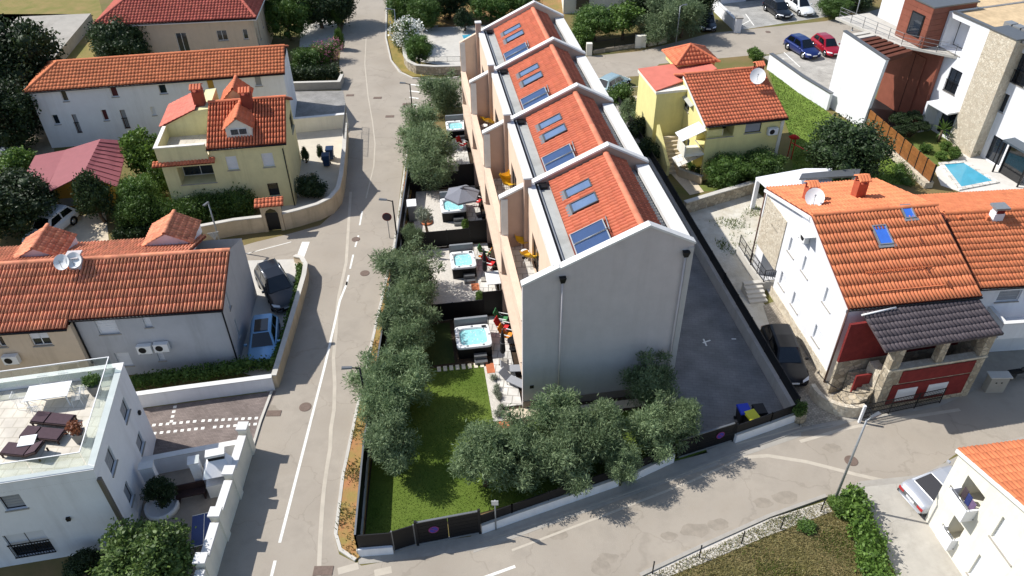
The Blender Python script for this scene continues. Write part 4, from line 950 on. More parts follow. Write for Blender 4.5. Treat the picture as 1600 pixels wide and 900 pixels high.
    MB().tube((xb+.02, 1.35, zt(xb)+.2), (xb+.1, 2.55, zt(xb)+.2), .03).tube((xa, 1.5, zt(xa)+.22), (xb, 1.5, zt(xb)+.22), .02).build('collector_pipe', galv, w_)
    # garden side: inner wall, roof terrace, balcony, ground floor
    mp = lambda sv, d, z: (1.55-d, sv, z)
    mb = MB(); skin(mb, mp, y0, y1, 5.25, 9.2, [(1.9, 6.35, 1.7, 2.1, 'door'), (5.2, 6.35, 2.2, 2.1, 'door')]); mb.box(1.8, 1.95, y0, y1, 5.25, 9.2); mb.build('terrace_wall', peach, h, fix=False)
    for sv, ww in ((1.9, 1.7), (5.2, 2.2)): window(h, mp, (sv, 6.35, ww, 2.1, 'glass-door-dark'))
    MB().box(1.52, 1.955, y0, y1, 9.205, 9.5).build('inner_parapet', coping, h)
    MB().box(.33, 1.8, y0, y1, 5.05, 5.25).build('terrace_floor', whitep, h)
    MB().box(0, .32, y0, y1, 5.0, 6.12).build('terrace_parapet', peach, h); MB().box(-.04, .36, y0, y1, 6.125, 6.19).build('parapet_cap', peach, h)
    MB().box(.0, .32, y0, y1, 2.25, 3.2).build('balcony_parapet', peach, h); MB().box(-.08, .36, y0, y1, 3.205, 3.27).build('parapet_cap', peach, h)
    MB().box(.32, 1.6, y0, y1, 2.15, 2.35).build('balcony_floor', conc, h)
    MB().box(1.5, 1.6, y0, y1, 2.36, 5.04).box(1.5, 1.6, y0, y1, 0, 2.14).build('recessed_wall', peach, h)
    for zz in (1.1, 3.45):
        for sv in (2.2, 5.6):
            q = MB(); q.box(1.42, 1.49, sv-1.2, sv+1.2, zz-1.05, zz+1.05); dd = q.build('patio_door', dark, h); MB().box(1.39, 1.418, sv-1.12, sv-.03, zz-.98, zz+.98).box(1.39, 1.418, sv+.03, sv+1.12, zz-.98, zz+.98).build('pane', solid, dd)
    if k: 
        q = MB().box(1.32, 1.72, -.42, -.065, 5.26, 10.0); c_ = q.build('chimney', shaded_taupe, h); MB().box(1.27, 1.77, -.46, -.03, 10.005, 10.1).build('chimney_cap', coping, c_)
    if k == 3:
        q = MB().box(1.32, 1.72, U-.42, U-.065, 5.26, 10.2); c_ = q.build('chimney', shaded_taupe, h); MB().box(1.27, 1.77, U-.46, U-.03, 10.205, 10.3).build('chimney_cap', coping, c_)
    MB().box(.04, .42, .285, .36, 5.26, 8.6).build('pier', coping, h); MB().box(.04, .42, U-.08, U-.006, 5.26, 8.6).build('pier', coping, h)
    if k == 0:
        for xx, zz in ((1.95, 9.0), (8.05, 9.85)):
            pp = MB().tube((xx, -.1, zz-.3), (xx, -.1, .1), .05).build('downpipe', greyr, h); MB().hexa([(xx-.1, -.2, zz-.32), (xx+.1, -.2, zz-.32), (xx+.1, -.003, zz-.32), (xx-.1, -.003, zz-.32)], [(xx-.17, -.26, zz), (xx+.17, -.26, zz), (xx+.17, -.003, zz), (xx-.17, -.003, zz)]).build('hopper', dark, pp)
        MB().box(0, 8.45, -.035, -.003, .0, .55).build('plinth', mat('grey plinth', (140, 128, 120), .9, .08, 2, .1), h)
        MB().box(8.16, 8.455, -.04, -.003, .56, 10.0).build('pilaster', mat('pale pilaster', (182, 180, 178), .9, .05, 2, .1), h)
        MB().box(.38, .6, -.02, -.003, 1.5, 1.72).build('vent', dark, h)
        MB().box(8.45, 8.6, .6, .9, 2.4, 2.75).build('wall_light', dark, h); MB().box(8.45, 8.56, .5, .75, 4.2, 4.6).build('wall_light', dark, h)
# ================================================================ LEFT: GREY AND BEIGE TOWNHOUSES
C = eave((110, 499), (348, 483), 4.6); W_ = C.z(348, 483, 4.6).x
yr, zr = 3.7, 5.95
h = fthing('townhouse', 'grey rendered townhouse with a tiled roof, two dishes on its chimney', 'house', C, 'joined townhouses on the left')
ops = {'F': [wpx(C, 'F', .2, (146, 500), (188, 521), 'shut'), wpx(C, 'F', .2, (220, 493), (239, 511), 'shut'), wpx(C, 'F', .2, (178, 552), (209, 571), 'shut'), wpx(C, 'F', .2, (243, 548), (259, 563), 'shut')],
       'R': [wpx(C, 'R', W_-.2, (349, 452), (361, 478), 'shut'), wpx(C, 'R', W_-.2, (366, 500), (375, 526), 'shut')]}
walls(h, 0, W_-.2, .2, 7.0, 4.55, mat('blue grey render', (176, 178, 182), .9, .05, 1.2, .1, dirt=.3), ops, {'R': (yr, zr-.12)})
pitched(h, -.1, W_, 0, 4.6, yr, zr, yr, zr, tile2, barrel=True, pitch=.195, course=.58, amp=.075, single=300)
b5 = C.z(318, 366, 4.75)
pitched(h, -.1, 5.7, 0+yr-.01, zr-.02, yr, zr-.02, 7.4, 4.65, tile2, barrel=True, pitch=.195, course=.58, amp=.07, gut=False, name='back_roof')
pipe(h, [(W_-.12, .1, 4.5), (W_-.12, .1, 0)], .05); pipe(h, [(.02, .1, 4.5), (.02, .1, 1.2)], .05)
mpF = SIDE['F']((0, W_, .2, 7)); a = C.y(228, 541, .2); ac_unit(h, mpF, a.x, a.z); a = C.y(254, 538, .2); ac_unit(h, mpF, a.x, a.z)
cc = C.z(116, 404, 6.3); chimney(h, cc.x, cc.y, 5.5, 6.5, .62, greyr, greyr, False)
for q, lb in (((99, 408), 'left one of the two white dishes in front of the grey chimney'), ((118, 405), 'right one of the two white dishes in front of the grey chimney')):
    p = at(*q, 6.4); dish(lb, (p.x, p.y, 5.7), .42, math.radians(-80), 42, .75)
h2 = thing('townhouse', 'beige rendered townhouse at the left edge under the same long roof', 'house', C.o, C.a, 'joined townhouses on the left')
ops = {'F': [wpx(C, 'F', -.25, (40, 516), (83, 539), 'half'), wpx(C, 'F', -.25, (-6, 526), (9, 542), 'glass')]}
walls(h2, -10, -.02, -.25, 7.0, 4.4, beige, ops)
pitched(h2, -10.2, -.12, -.5, 4.42, yr, zr+.02, yr, zr, tile2, barrel=True, pitch=.195, course=.58, amp=.075)
pitched(h2, -10.2, -.12, yr-.01, zr-.03, yr, zr-.03, 7.4, 4.65, tile2, barrel=True, pitch=.195, course=.58, amp=.07, gut=False, name='back_roof')
mpF = SIDE['F']((0, W_, -.25, 7)); a = C.y(20, 557, -.25); ac_unit(h2, mpF, a.x, a.z)
def dormer(hh, x0, x1, y0, y1, z0, ze, zr_, m, wallm, nm='dormer'):
    d = MB().yprism([(x0, z0), (x1, z0), (x1, ze), ((x0+x1)/2, zr_-.08), (x0, ze)], y0+.15, y1).build(nm, wallm, hh)
    xm = (x0+x1)/2; L = math.hypot(xm-x0+.15, zr_-ze); dz = .15*(zr_-ze)/(xm-x0)
    tiled(d, (x0-.15, y1, ze-dz+.03), (0, -1, 0), (xm-x0+.15, 0, zr_-ze+dz), [(0, 0), (y1-y0, 0), (y1-y0, L), (0, L)], m, .26, .36, .06)
    tiled(d, (x1+.15, y0, ze-dz+.03), (0, 1, 0), (-(xm-x0+.15), 0, zr_-ze+dz), [(0, 0), (y1-y0, 0), (y1-y0, L), (0, L)], m, .26, .36, .06)
    ridge_caps(d, [((xm, y0, zr_+.08), (xm, y1, zr_+.08))], m, .13); return d
a = C.z(268, 364, 5.6); dormer(h, a.x-1.35, a.x+1.25, a.y-1.0, a.y+1.5, 4.6, 5.45, 6.15, tile2, white)
a = C.z(68, 385, 5.6); dormer(h2, a.x-1.35, a.x+1.25, a.y-1.1, a.y+1.4, 4.6, 5.45, 6.15, tile2, white)
# ================================================================ YELLOW VILLA
D = eave((323, 233), (447, 223), 5.4); W_ = D.z(447, 223, 5.4).x
h = fthing('villa', 'pale yellow villa with a roof terrace, dormer window and two clay chimneys', 'house', D)
yr, zr = 4.0, 7.15
ops = {'F': [wpx(D, 'F', .2, (351, 245), (374, 265), 'shut'), wpx(D, 'F', .2, (407, 240), (430, 260), 'shut'), wpx(D, 'F', .2, (417, 287), (438, 305), 'glass-dark'), (D.y(304, 262, .2).x, 3.3, 2.5, 1.45, 'loggia')],
       'R': [wpx(D, 'R', W_-.25, (451, 180), (459, 195), 'glass-dark')]}
walls(h, -3.5, W_-.25, .2, 7.4, 4.75, paleyel, ops)
MB().xprism([(.2, 4.75), (7.4, 4.75), (7.4, 5.35), (yr, zr-.15), (.2, 5.35)], 0, W_-.25).build('upper_wall', paleyel, h)
pitched(h, -.05, W_, 0, 5.4, yr, zr, 7.6, 5.4, tile4, barrel=True, pitch=.22, course=.5, amp=.08)
MB().box(-3.55, -.06, .0, .18, 4.6, 5.75).box(-3.55, -3.37, .18, 3.6, 4.6, 5.75).build('terrace_parapet', paleyel, h)
MB().box(-3.6, -.06, -.05, .2, 5.752, 5.82).box(-3.6, -3.33, .202, 3.6, 5.752, 5.82).build('parapet_cap', cream, h)
MB().box(-3.37, -.06, .18, 7.2, 4.76, 4.82).build('terrace_floor', terrt, h)
MB().yprism([(-3.6, 4.76), (0, 4.76), (0, 6.85), (-1.2, 6.75), (-3.6, 5.7)], 3.6, 7.3).build('rear_wing', paleyel, h)
d_ = MB().yprism([(-3.75, 5.68), (-1.0, 6.87), (-1.0, 6.95), (-3.75, 5.76)], 3.45, 7.4).build('rear_wing_roof', deckm, h)
tiled(d_, (-3.8, 7.4, 5.77), (0, -1, 0), (2.8, 0, 1.17), [(0, 0), (3.95, 0), (3.95, 3.03), (0, 3.03)], mat('pink clay tile', (196, 112, 96), .85, .08, 1, .1, island=.1), .26, .36, .05)
cn = MB().hexa([(-4.0, -.3, 4.38), (.35, -.3, 4.38), (.35, .16, 4.55), (-4.0, .16, 4.55)], [(-4.0, -.3, 4.43), (.35, -.3, 4.43), (.35, .16, 4.6), (-4.0, .16, 4.6)]).build('tile_canopy', deckm, h)
tiled(cn, (-4.0, -.3, 4.44), (1, 0, 0), (0, .46, .17), [(0, 0), (4.35, 0), (4.35, .49), (0, .49)], tile4, .24, .36, .07)
dx = D.y(373, 205, .8).x
dm = dormer(h, dx-.9, dx+.9, .65, 3.6, 5.5, 6.5, 7.2, tile4, cream)
MB().box(dx-.62, dx+.62, .755, .79, 5.92, 6.45).build('dormer_frame', framew, dm)
for xa in (dx-.55, dx+.04): MB().box(xa, xa+.51, .735, .754, 5.98, 6.39).build('dormer_pane', glass, dm)
for q in ((314, 165), (389, 170)):
    a = D.z(*q, 6.7); chimney(h, a.x, a.y, 5.6, 8.15, .72, mat('brick red chimney', (142, 70, 54), .9, .12, 3, .2), tile4)
a = D.z(366, 150, 7.0); dormer(h, a.x-1.0, a.x+.9, a.y, a.y+2.4, 5.0, 6.6, 7.5, tile4, paleyel, 'rear_dormer')
pipe(h, [(W_-.35, .1, 4.9), (W_-.35, .1, 0)], .045)
# ================================================================ LONG WHITE HOUSE
E_ = eave((37, 144), (400, 117), 5.3); W_ = E_.z(445, 113, 5.3).x
h = fthing('long_house', 'long white house with a narrow orange hipped roof and small dark windows', 'house', E_)
ops = {'F': [wpx(E_, 'F', .25, *q) for q in [((93, 143), (108, 158), 'glass'), ((170, 136), (186, 151), 'maroon'), ((246, 133), (262, 146), 'glass'), ((321, 124), (336, 139), 'yellow'), ((396, 118), (410, 134), 'shutg'), ((80, 180), (95, 194), 'glass'), ((111, 179), (129, 207), 'shutg-door-rail-brown'), ((157, 172), (171, 188), 'maroon'), ((186, 172), (204, 200), 'shutg-door-rail-brown'), ((235, 167), (244, 180), 'shut'), ((260, 166), (273, 184), 'shutg')]]}
walls(h, .25, W_-.2, .25, 6.0, 5.2, white, ops)
pitched(h, 0, W_, 0, 5.3, 3.1, 6.5, 6.25, 5.3, tile3, hipL=2.2, pitch=.28, course=.4, amp=.05)
# ================================================================ BEIGE HOUSE AT THE TOP LEFT
Fb = eave((145, 40), (400, 28), 5.2); W_ = Fb.z(400, 28, 5.2).x
h = fthing('beige_house', 'beige house with a ribbed clay roof and white eaves at the top left', 'house', Fb)
ops = {'F': [wpx(Fb, 'F', .45, (273, 52), (299, 84), 'glass-door'), wpx(Fb, 'F', .45, (337, 48), (357, 63), 'glass'), wpx(Fb, 'F', .45, (378, 46), (389, 61), 'glass')],
       'R': [(2.2, 3.2, .5, 2.0, 'glass'), (4.6, 3.4, .5, 1.5, 'glass'), (6.8, 3.4, .5, 1.5, 'glass'), (1.0, 3.0, .4, 1.8, 'glass')]}
walls(h, .45, W_-.45, .45, 9.5, 5.0, beige, ops)
MB().box(0, W_, 0, 9.9, 4.95, 5.16).build('eaves_board', white, h)
pitched(h, 0, W_, 0, 5.22, 4.95, 7.0, 9.9, 5.22, mat('brown red tile', (168, 88, 74), .85, .12, 1, .1, island=.14, dirt=.2), hipL=3.5, hipR=3.0, pitch=.32, course=.42, amp=.08)
# ================================================================ MAROON SHED
Sh = eave((125, 300), (172, 292), 2.5)
h = fthing('shed', 'open shed with a faded maroon sheet metal roof and ochre wall', 'shed', Sh)
p1, p2 = at(28, 291, 2.4), at(172, 292, 2.4); ra, rb = at(157, 217, 3.5), at(128, 272, 3.3)
mb = MB(); q = [at(69, 303, 2.45), at(129, 273, 3.3), at(157, 217, 3.3), at(102, 234, 2.45)]
mb.hexa([tuple(p-Vector((0, 0, .06))) for p in q], [tuple(p) for p in q]); mb.build('roof', pinkroof, h, world=True)
mb = MB(); q = [at(29, 291, 2.2), at(77, 285, 2.44), at(103, 234, 2.44), at(55, 243, 2.2)]
mb.hexa([tuple(p-Vector((0, 0, .06))) for p in q], [tuple(p) for p in q]); mb.build('lean_to_roof', pinkroof, h, world=True)
q = [at(129, 273, 3.3), at(184, 292, 2.45), at(200, 220, 2.45), at(157, 217, 3.3)]
mb = MB(); mb.hexa([tuple(p-Vector((0, 0, .06))) for p in q], [tuple(p) for p in q]); mb.build('roof', pinkroof, h, world=True)
mb = MB()
for k in range(1, 10):
    t_ = k/10; a = q[0].lerp(q[3], t_); b = q[1].lerp(q[2], t_); mb.tube(tuple(a+Vector((0, 0, .03))), tuple(b+Vector((0, 0, .03))), .035, n=4)
mb.build('seams', pinkroof, h, world=True)
base = [at(80, 325, 0), at(178, 316, 0), at(182, 280, 0)]
mb = MB(); mb.wallpath(base, .2, 0, 2.2); mb.build('wall', ochre, h, world=True)
f2 = Fr(base[0], math.degrees(math.atan2((base[1]-base[0]).y, (base[1]-base[0]).x)))
a = f2.y(106, 316, -.12); L0 = f2.w(a.x-.6, -.13, a.z); 
mb = MB(); c = [f2.w(a.x+s, -.13, a.z+z_) for s, z_ in ((-.65, -.35), (.65, -.35), (.65, .35), (-.65, .35))]; mb.hexa([tuple(p) for p in c], [tuple(p+f2.v*.02) for p in c]); mb.build('shutter', shutg, h, world=True)
MB().tube(tuple(at(48, 308, 0)), tuple(at(40, 286, 2.3)), .05).build('post', brownw, h, world=True)
# ================================================================ WHITE HOUSE WITH ROOF TERRACE (bottom left)
B = eave((0, 755), (145, 733), 5.6); W_ = B.z(145, 733, 5.6).x; Dp = B.z(190, 567, 5.6).y
h = fthing('white_house', 'white cubic house with a glass edged roof terrace at the lower left', 'house', B)
ops = {'F': [wpx(B, 'F', 0, (-4, 777), (43, 793), 'shutg-dark'), wpx(B, 'F', 0, (3, 838), (88, 861), 'half-door-rail-dark')],
       'R': [wpx(B, 'R', W_, (193, 619), (197, 662), 'shutg-dark'), wpx(B, 'R', W_, (217, 672), (221, 711), 'shutg-dark'), wpx(B, 'R', W_, (170, 695), (176, 744), 'shutg-dark'), wpx(B, 'R', W_, (197, 750), (205, 791), 'shutg-dark')]}
walls(h, -8, W_, 0, Dp, 5.0, white, ops)
MB().box(-8, W_-.25, .25, Dp-.25, 4.9, 5.02).build('terrace_floor', terrt, h)
mb = MB(); e = (-8, W_, 0, Dp)
mb.box(-8, W_, 0, .22, 5.003, 5.55).box(-8, W_, Dp-.22, Dp, 5.003, 5.55).box(W_-.22, W_, .221, Dp-.221, 5.003, 5.55); mb.build('parapet', white, h)
MB().box(-8, W_+.03, -.03, .28, 5.553, 5.6).box(-8, W_+.03, Dp-.28, Dp+.03, 5.553, 5.6).box(W_-.28, W_+.03, .281, Dp-.281, 5.553, 5.6).build('parapet_cap', coping, h)
for (xa, xb, ya, yb) in [(-8+2.3*i, -8+2.3*i+2.26, .34, .36) for i in range(5)]+[(-8+2.3*i, -8+2.3*i+2.26, Dp-.36, Dp-.34) for i in range(5)]+[(W_-.37, W_-.35, .4+2.0*i, .4+2.0*i+1.96) for i in range(3)]:
    if xa > W_: continue
    pn = MB().box(xa, min(xb, W_-.38 if xb-xa > .1 else xb), ya, min(yb, Dp-.37 if yb-ya > .1 else yb), 5.3, 6.35).build('glass_panel', clear, h)
MB().box(-8, W_-.34, .33, .37, 6.352, 6.39).box(-8, W_-.34, Dp-.37, Dp-.33, 6.352, 6.39).box(W_-.38, W_-.34, .372, Dp-.372, 6.352, 6.39).build('handrail', framew, h)
MB().box(-8, W_-.3, .285, .325, 5.02, 5.3).box(W_-.335, W_-.295, .33, Dp-.33, 5.02, 5.3).build('glass_channel', mat('blue grey anodised', (96, 124, 158), .4, .05, 3, 0, metal=.4), h)
MB().box(W_-.02, W_+.14, -.12, .06, 0, 5.0).build('downpipe', mat('bronze box pipe', (112, 108, 102), .5, .05, 3, .03, metal=.4), h)
a = B.y(107, 809, 0); MB().box(a.x-.08, a.x+.08, -.12, -.003, a.z-.12, a.z+.08).build('wall_light', dark, h)
a = B.x(216, 645, W_); MB().box(W_+.003, W_+.12, a.y-.08, a.y+.08, a.z-.1, a.z+.1).build('wall_light', dark, h)
MB().box(-8, -5.6, 1.0, 5.1, 5.6, 7.3).build('shade_block', white, h)  # unseen block added beyond the frame to cast shadow on the terrace
def on_terrace(px, py, z=5.02): p = at(px, py, z); return (p.x, p.y, 5.02)
# ================================================================ YELLOW HOUSE ON THE RIGHT
Hh = eave((1105, 197), (1232, 184), 4.9); W_ = Hh.z(1232, 184, 4.9).x
h = fthing('yellow_house', 'lemon yellow house with a red tiled roof, outside stairs and a big dish', 'house', Hh)
yr, zr = 5.4, 6.75
ops = {'L': [wpx(Hh, 'L', .2, (1068, 152), (1076, 176), 'glass'), (1.2, 3.5, 1.6, 1.6, 'loggia'), (1.2, 1.1, 1.7, 1.8, 'loggia'), (3.4, 1.3, .6, 1.6, 'glass')],
       'F': [wpx(Hh, 'F', .2, (1108, 199), (1145, 212), 'loggia-dark'), wpx(Hh, 'F', .2, (1166, 193), (1188, 206), 'shutg-dark')]}
walls(h, .2, W_-.25, .2, 8.2, 4.85, yellow, ops, {'L': (yr, zr-.15), 'R': (yr, zr-.15)})
pitched(h, -.05, W_, 0, 4.9, yr, zr, 8.6, 5.4, tile4, pitch=.26, course=.38, amp=.07)
MB().xprism([(.1, 4.78), (yr, zr-.14), (yr, zr-.3), (.1, 4.6)], -.1, -.055).build('verge_board', framew, h)
MB().box(-2.3, .19, 5.0, 9.4, 0, 5.5).build('stair_tower', yellow, h)
c = MB().box(-2.42, .3, 4.9, 9.5, 5.503, 5.7).build('tower_coping', cream, h)
MB().hexa([(-2.4, 5.0, 5.72), (3.6, 7.2, 6.1), (3.6, 9.5, 6.0), (-2.4, 9.5, 5.72)], [(-2.4, 5.0, 5.8), (3.6, 7.2, 6.2), (3.6, 9.5, 6.1), (-2.4, 9.5, 5.8)]).build('flat_roof', mat('pink roof coating', (196, 112, 96), .85, .08, 1, .1), h)
a = Hh.z(1080, 86, 6.4)
pyr = MB().prism([(a.x-1.6, a.y-1.2), (a.x+1.7, a.y-1.2), (a.x+1.7, a.y+1.6), (a.x-1.6, a.y+1.6)], 5.6, 6.2).build('roof_tower', yellow, h)
ap = (a.x-.1, a.y+.2, 7.25); q = [(a.x-1.9, a.y-1.5, 6.2), (a.x+2.0, a.y-1.5, 6.2), (a.x+2.0, a.y+1.9, 6.2), (a.x-1.9, a.y+1.9, 6.2)]
for i in range(4):
    p0, p1 = Vector(q[i]), Vector(q[(i+1) % 4]); e = (p1-p0); L = e.length; e.normalize(); fp = p0+e*((Vector(ap)-p0).dot(e)); s_ = Vector(ap)-fp
    tiled(pyr, p0, e, s_, [(0, 0), (L, 0), ((fp-p0).length, s_.length)], tile4, .3, .4, .06)
ridge_caps(pyr, [(Vector(x)+Vector((0, 0, .05)), Vector(ap)+Vector((0, 0, .05))) for x in q], tile4, .12)
MB().hexa([(-.1, 3.3, 4.9), (1.6, 3.3, 5.6), (1.6, 5.0, 5.7), (-.1, 5.0, 5.0)], [(-.1, 3.3, 4.95), (1.6, 3.3, 5.65), (1.6, 5.0, 5.75), (-.1, 5.0, 5.05)]).build('porch_roof', mem, h)
mb = MB()
for k in range(9): mb.box(-1.9, -.1, 1.7+.3*k, 2.0+.3*k, 0, .22*(k+1))
mb.build('stairs', stonepath, h)
MB().hexa([(-2.15, 1.5, 0), (-1.92, 1.5, 0), (-1.92, 4.6, 0), (-2.15, 4.6, 0)], [(-2.15, 1.5, .9), (-1.92, 1.5, .9), (-1.92, 4.6, 3.0), (-2.15, 4.6, 3.0)]).build('stair_wall', yellow, h)
MB().box(-1.5, .15, .1, 1.6, 2.35, 2.5).box(-1.5, -1.4, .1, 1.6, 2.5, 3.3).build('balcony', cream, h)
for k, zz in enumerate((4.4, 2.2)):
    MB().hexa([(-1.75, .25, zz-.75), (-1.75, 1.75, zz-.75), (.1, 1.75, zz), (.1, .25, zz)], [(-1.75, .25, zz-.72), (-1.75, 1.75, zz-.72), (.1, 1.75, zz+.03), (.1, .25, zz+.03)]).build('awning', whitep if k else shutm, h)
ac_unit(h, SIDE['F']((0, W_, .2, 0)), W_-1.1, 3.9)
MB().box(W_-.45, W_-.2, .1, .3, 0, 4.8).build('corner_pier', cream, h)
a = Hh.z(1187, 112, 7.0); chimney(h, a.x-.15, a.y, 5.6, 7.6, .6, mat('dark red chimney', (110, 40, 34), .9, .12, 3, .2), tile4)
p = Hh.w(a.x-.5, a.y-.7, 6.4); dish('big pale dish in front of the dark red chimney of the yellow house', p, .6, math.radians(-105), 40, .6)
# ================================================================ WHITE HOUSE, TILED ROOF (right)
I = eave((1328, 482), (1535, 462), 5.6); W_ = I.z(1535, 462, 5.6).x
yr, zr = 5.7, 7.75
a = I.z(1198, 294, 6.1); yb = a.y+.1
h = fthing('white_townhouse', 'white house with shuttered side windows, two blue roof windows and a tiled roof', 'house', I, 'joined houses on the right')
lo = [wpx(I, 'L', .1, *q) for q in [((1211, 333), (1217, 360), 'shut'), ((1236, 370), (1240, 404), 'shut'), ((1258, 399), (1262, 436), 'shut'), ((1221, 425), (1226, 453), 'shut'), ((1241, 455), (1246, 490), 'shut'), ((1292, 448), (1297, 488), 'shut'), ((1275, 506), (1280, 543), 'shut')]]
lo = [(s, z, min(1.0, max(.75, w_)), min(1.3, max(.95, hh)), k) for s, z, w_, hh, k in lo]+[(9.2, 1.0, 2.2, 1.95, 'loggia-dark')]
walls(h, .1, W_-.1, .15, yb-.2, 5.5, white, {'L': lo}, {'L': (yr, zr-.15), 'R': (yr, zr-.15)}, zb=6.0)
def on_front(x, y): return 5.6+(zr-5.6)*y/yr
rw = [I.z(1376, 371, 7.0), I.z(1414, 338, 7.35)]
sl_ = math.hypot(yr, zr-5.6)
hol = [(r.x-.42+.05, r.x+.42+.05, (r.y-.62)*sl_/yr, (r.y+.62)*sl_/yr) if i == 0 else (r.x-.27, r.x+.37, (r.y-.45)*sl_/yr, (r.y+.45)*sl_/yr) for i, r in enumerate(rw)]
pitched(h, -.05, W_, 0, 5.6, yr, zr, yb, 6.05, tile5, barrel=2, pitch=.205, course=.68, amp=.07, single=300, holes=hol)
su = Vector((0, yr, zr-5.6)).normalized(); nu_ = Vector((0, -su.z, su.y))
def on_slope(mb, x0, x1, b0, b1, h0, h1):
    q = [Vector((x, 0, 5.6))+su*b for x, b in ((x0, b0), (x1, b0), (x1, b1), (x0, b1))]; return mb.hexa([tuple(p+nu_*h0) for p in q], [tuple(p+nu_*h1) for p in q])
for a0, a1, b0, b1 in hol:
    m_ = MB(); on_slope(m_, a0, a0+.06, b0, b1, -.03, .12); on_slope(m_, a1-.06, a1, b0, b1, -.03, .12); on_slope(m_, a0+.06, a1-.06, b0, b0+.07, -.03, .12); on_slope(m_, a0+.06, a1-.06, b1-.07, b1, -.03, .12)
    w_ = m_.build('roof_window', galv, h); on_slope(MB(), a0+.06, a1-.06, b0+.07, b1-.07, -.02, .07).build('pane', deepblue, w_); on_slope(MB(), a0-.1, a1+.1, b0-.18, b0-.005, 0, .08).build('flashing', galv, w_)
m_ = MB()
for k in range(30): on_slope(m_, 1.6+k*.125, 1.6+k*.125+.05, 1.98, 2.02, .03, .2)
on_slope(m_, 1.55, 5.4, 1.985, 2.015, .17, .2); on_slope(m_, 1.9, 5.6, .78, .82, .05, .13); m_.build('snow_guard', tile5, h)
m_ = MB()
for px_, py_ in ((1436, 385), (1456, 370), (1452, 415), (1472, 398), (1490, 430)):
    q = I.z(px_, py_, 6.6); b_ = q.y*sl_/yr; on_slope(m_, q.x-.03, q.x+.03, b_-.2, b_+.25, .06, .16)
m_.build('roof_hooks', mat('rusty hook', (110, 62, 44), .8, .1, 3, .1), h)
MB().xprism([(.1, 5.45), (yr, zr-.08), (yr, zr-.3), (.1, 5.25)], -.1, .09).xprism([(yr+.003, zr-.08), (yb, 5.98), (yb, 5.78), (yr+.003, zr-.3)], -.14, .09).build('verge_board', framew, h)
MB().box(.04, .096, 8.3, yb-.25, 1.9, 5.6).build('stone_facing', rubblel, h)
MB().box(.05, .096, .2, 8.25, 0, .7).build('stone_plinth', rubblel, h)
pipe(h, [(.02, .12, 5.4), (.02, .12, .05)], .06, mat('brown downpipe', (110, 84, 76), .6, .05, 3, 0)); pipe(h, [(-.05, yb-.1, 5.8), (-.05, yb-.1, .05)], .05, mat('brown downpipe', (110, 84, 76)))
mpL = SIDE['L']((.1, 0, 0, 0)); a = I.x(1262, 368, .1); ac_unit(h, mpL, a.y, a.z)
MB().box(-.6, .095, a.y-.9, a.y+1.0, a.z+.45, a.z+.5).build('canopy', framew, h)
a = I.z(1266, 300, 7.4); chimney(h, a.x, a.y, 6.2, 7.9, .55, mat('orange brick', (170, 84, 58), .9, .12, 3, .2), tile5)
p = I.w(a.x-.1, a.y-.75, 6.8); dish('white dish in front of the left clay chimney of the white tiled house', p, .55, math.radians(-110), 48, .75)
a = I.z(1343, 296, 7.5); chimney(h, a.x, a.y, 6.4, 8.25, .6, mat('orange brick', (170, 84, 58)), tile5)
# ground floor porch of stone and oxblood plaster with a black tiled roof
a = at(1392, 640); b = at(1526, 618); d_ = b-a; Pf = Fr(a, math.degrees(math.atan2(d_.y, d_.x))); PW = d_.length
pf = fthing('porch_annex', 'stone and oxblood red annex with a black tiled lean-to roof', 'annex', Pf)
r0, r1, r2_, r3 = [Pf.loc(at(*q)) for q in ((1381, 546, 4.85), (1572, 525, 4.85), (1531, 467, 5.4), (1336, 487, 5.4))]
yf_ = (r0.y+r1.y)/2; yb_ = (r2_.y+r3.y)/2; zf_, zb_ = 4.85, 5.4
rd = MB().hexa([(r0.x, yf_, zf_-.1), (r1.x, yf_, zf_-.1), (r1.x-.1, yb_, zb_-.1), (r0.x, yb_, zb_-.1)], [(r0.x, yf_, zf_), (r1.x, yf_, zf_), (r1.x-.1, yb_, zb_), (r0.x, yb_, zb_)]).build('roof', tilek, pf)
tiled(rd, (r0.x, yf_, zf_+.01), (1, 0, 0), (0, yb_-yf_, zb_-zf_), [(0, 0), (r1.x-r0.x, 0), (r1.x-r0.x, math.hypot(yb_-yf_, zb_-zf_)), (0, math.hypot(yb_-yf_, zb_-zf_))], tilek, .22, .42, .06)
wy = yf_+.25; x0_, x1_ = r0.x+.9, r1.x-.05
ww = x1_-x0_
for b_ in ((x0_, x0_+.55, wy, wy+.5, 0, zf_-.12), (x0_+ww*.5-.2, x0_+ww*.5+.2, wy, wy+.4, 3.115, zf_-.12), (x1_-.5, x1_, wy, wy+.5, 0, zf_-.12)): MB().box(*b_).build('column', rubble, pf)
MB().box(x0_+.55, x1_-.5, wy+.02, wy+.35, 0, 3.0).build('front_wall', rubble, pf)
MB().box(x0_+.9, x1_-.55, wy-.03, wy+.018, 1.98, 2.85).build('plaster_panel', redplast, pf); MB().box(x0_+.6, x1_-.55, wy-.03, wy+.018, .4, 1.86).build('plaster_panel', redplast, pf)
for k in (0, 1):
    xa = x0_+1.05+k*1.85; w_ = MB().box(xa-.04, xa+1.14, wy-.055, wy-.032, .6, 1.5).build('window', framew, pf); MB().box(xa, xa+1.1, wy-.07, wy-.057, .65, 1.45).build('shutter', shutm, w_)
MB().box(x0_-.02, x1_+.02, wy-.06, wy+.42, 3.005, 3.11).build('balcony_sill', rubblel, pf)
MB().box(x1_-.3, x1_, wy+.5, yb_-.05, 0, 4.7).build('side_wall', rubble, pf)
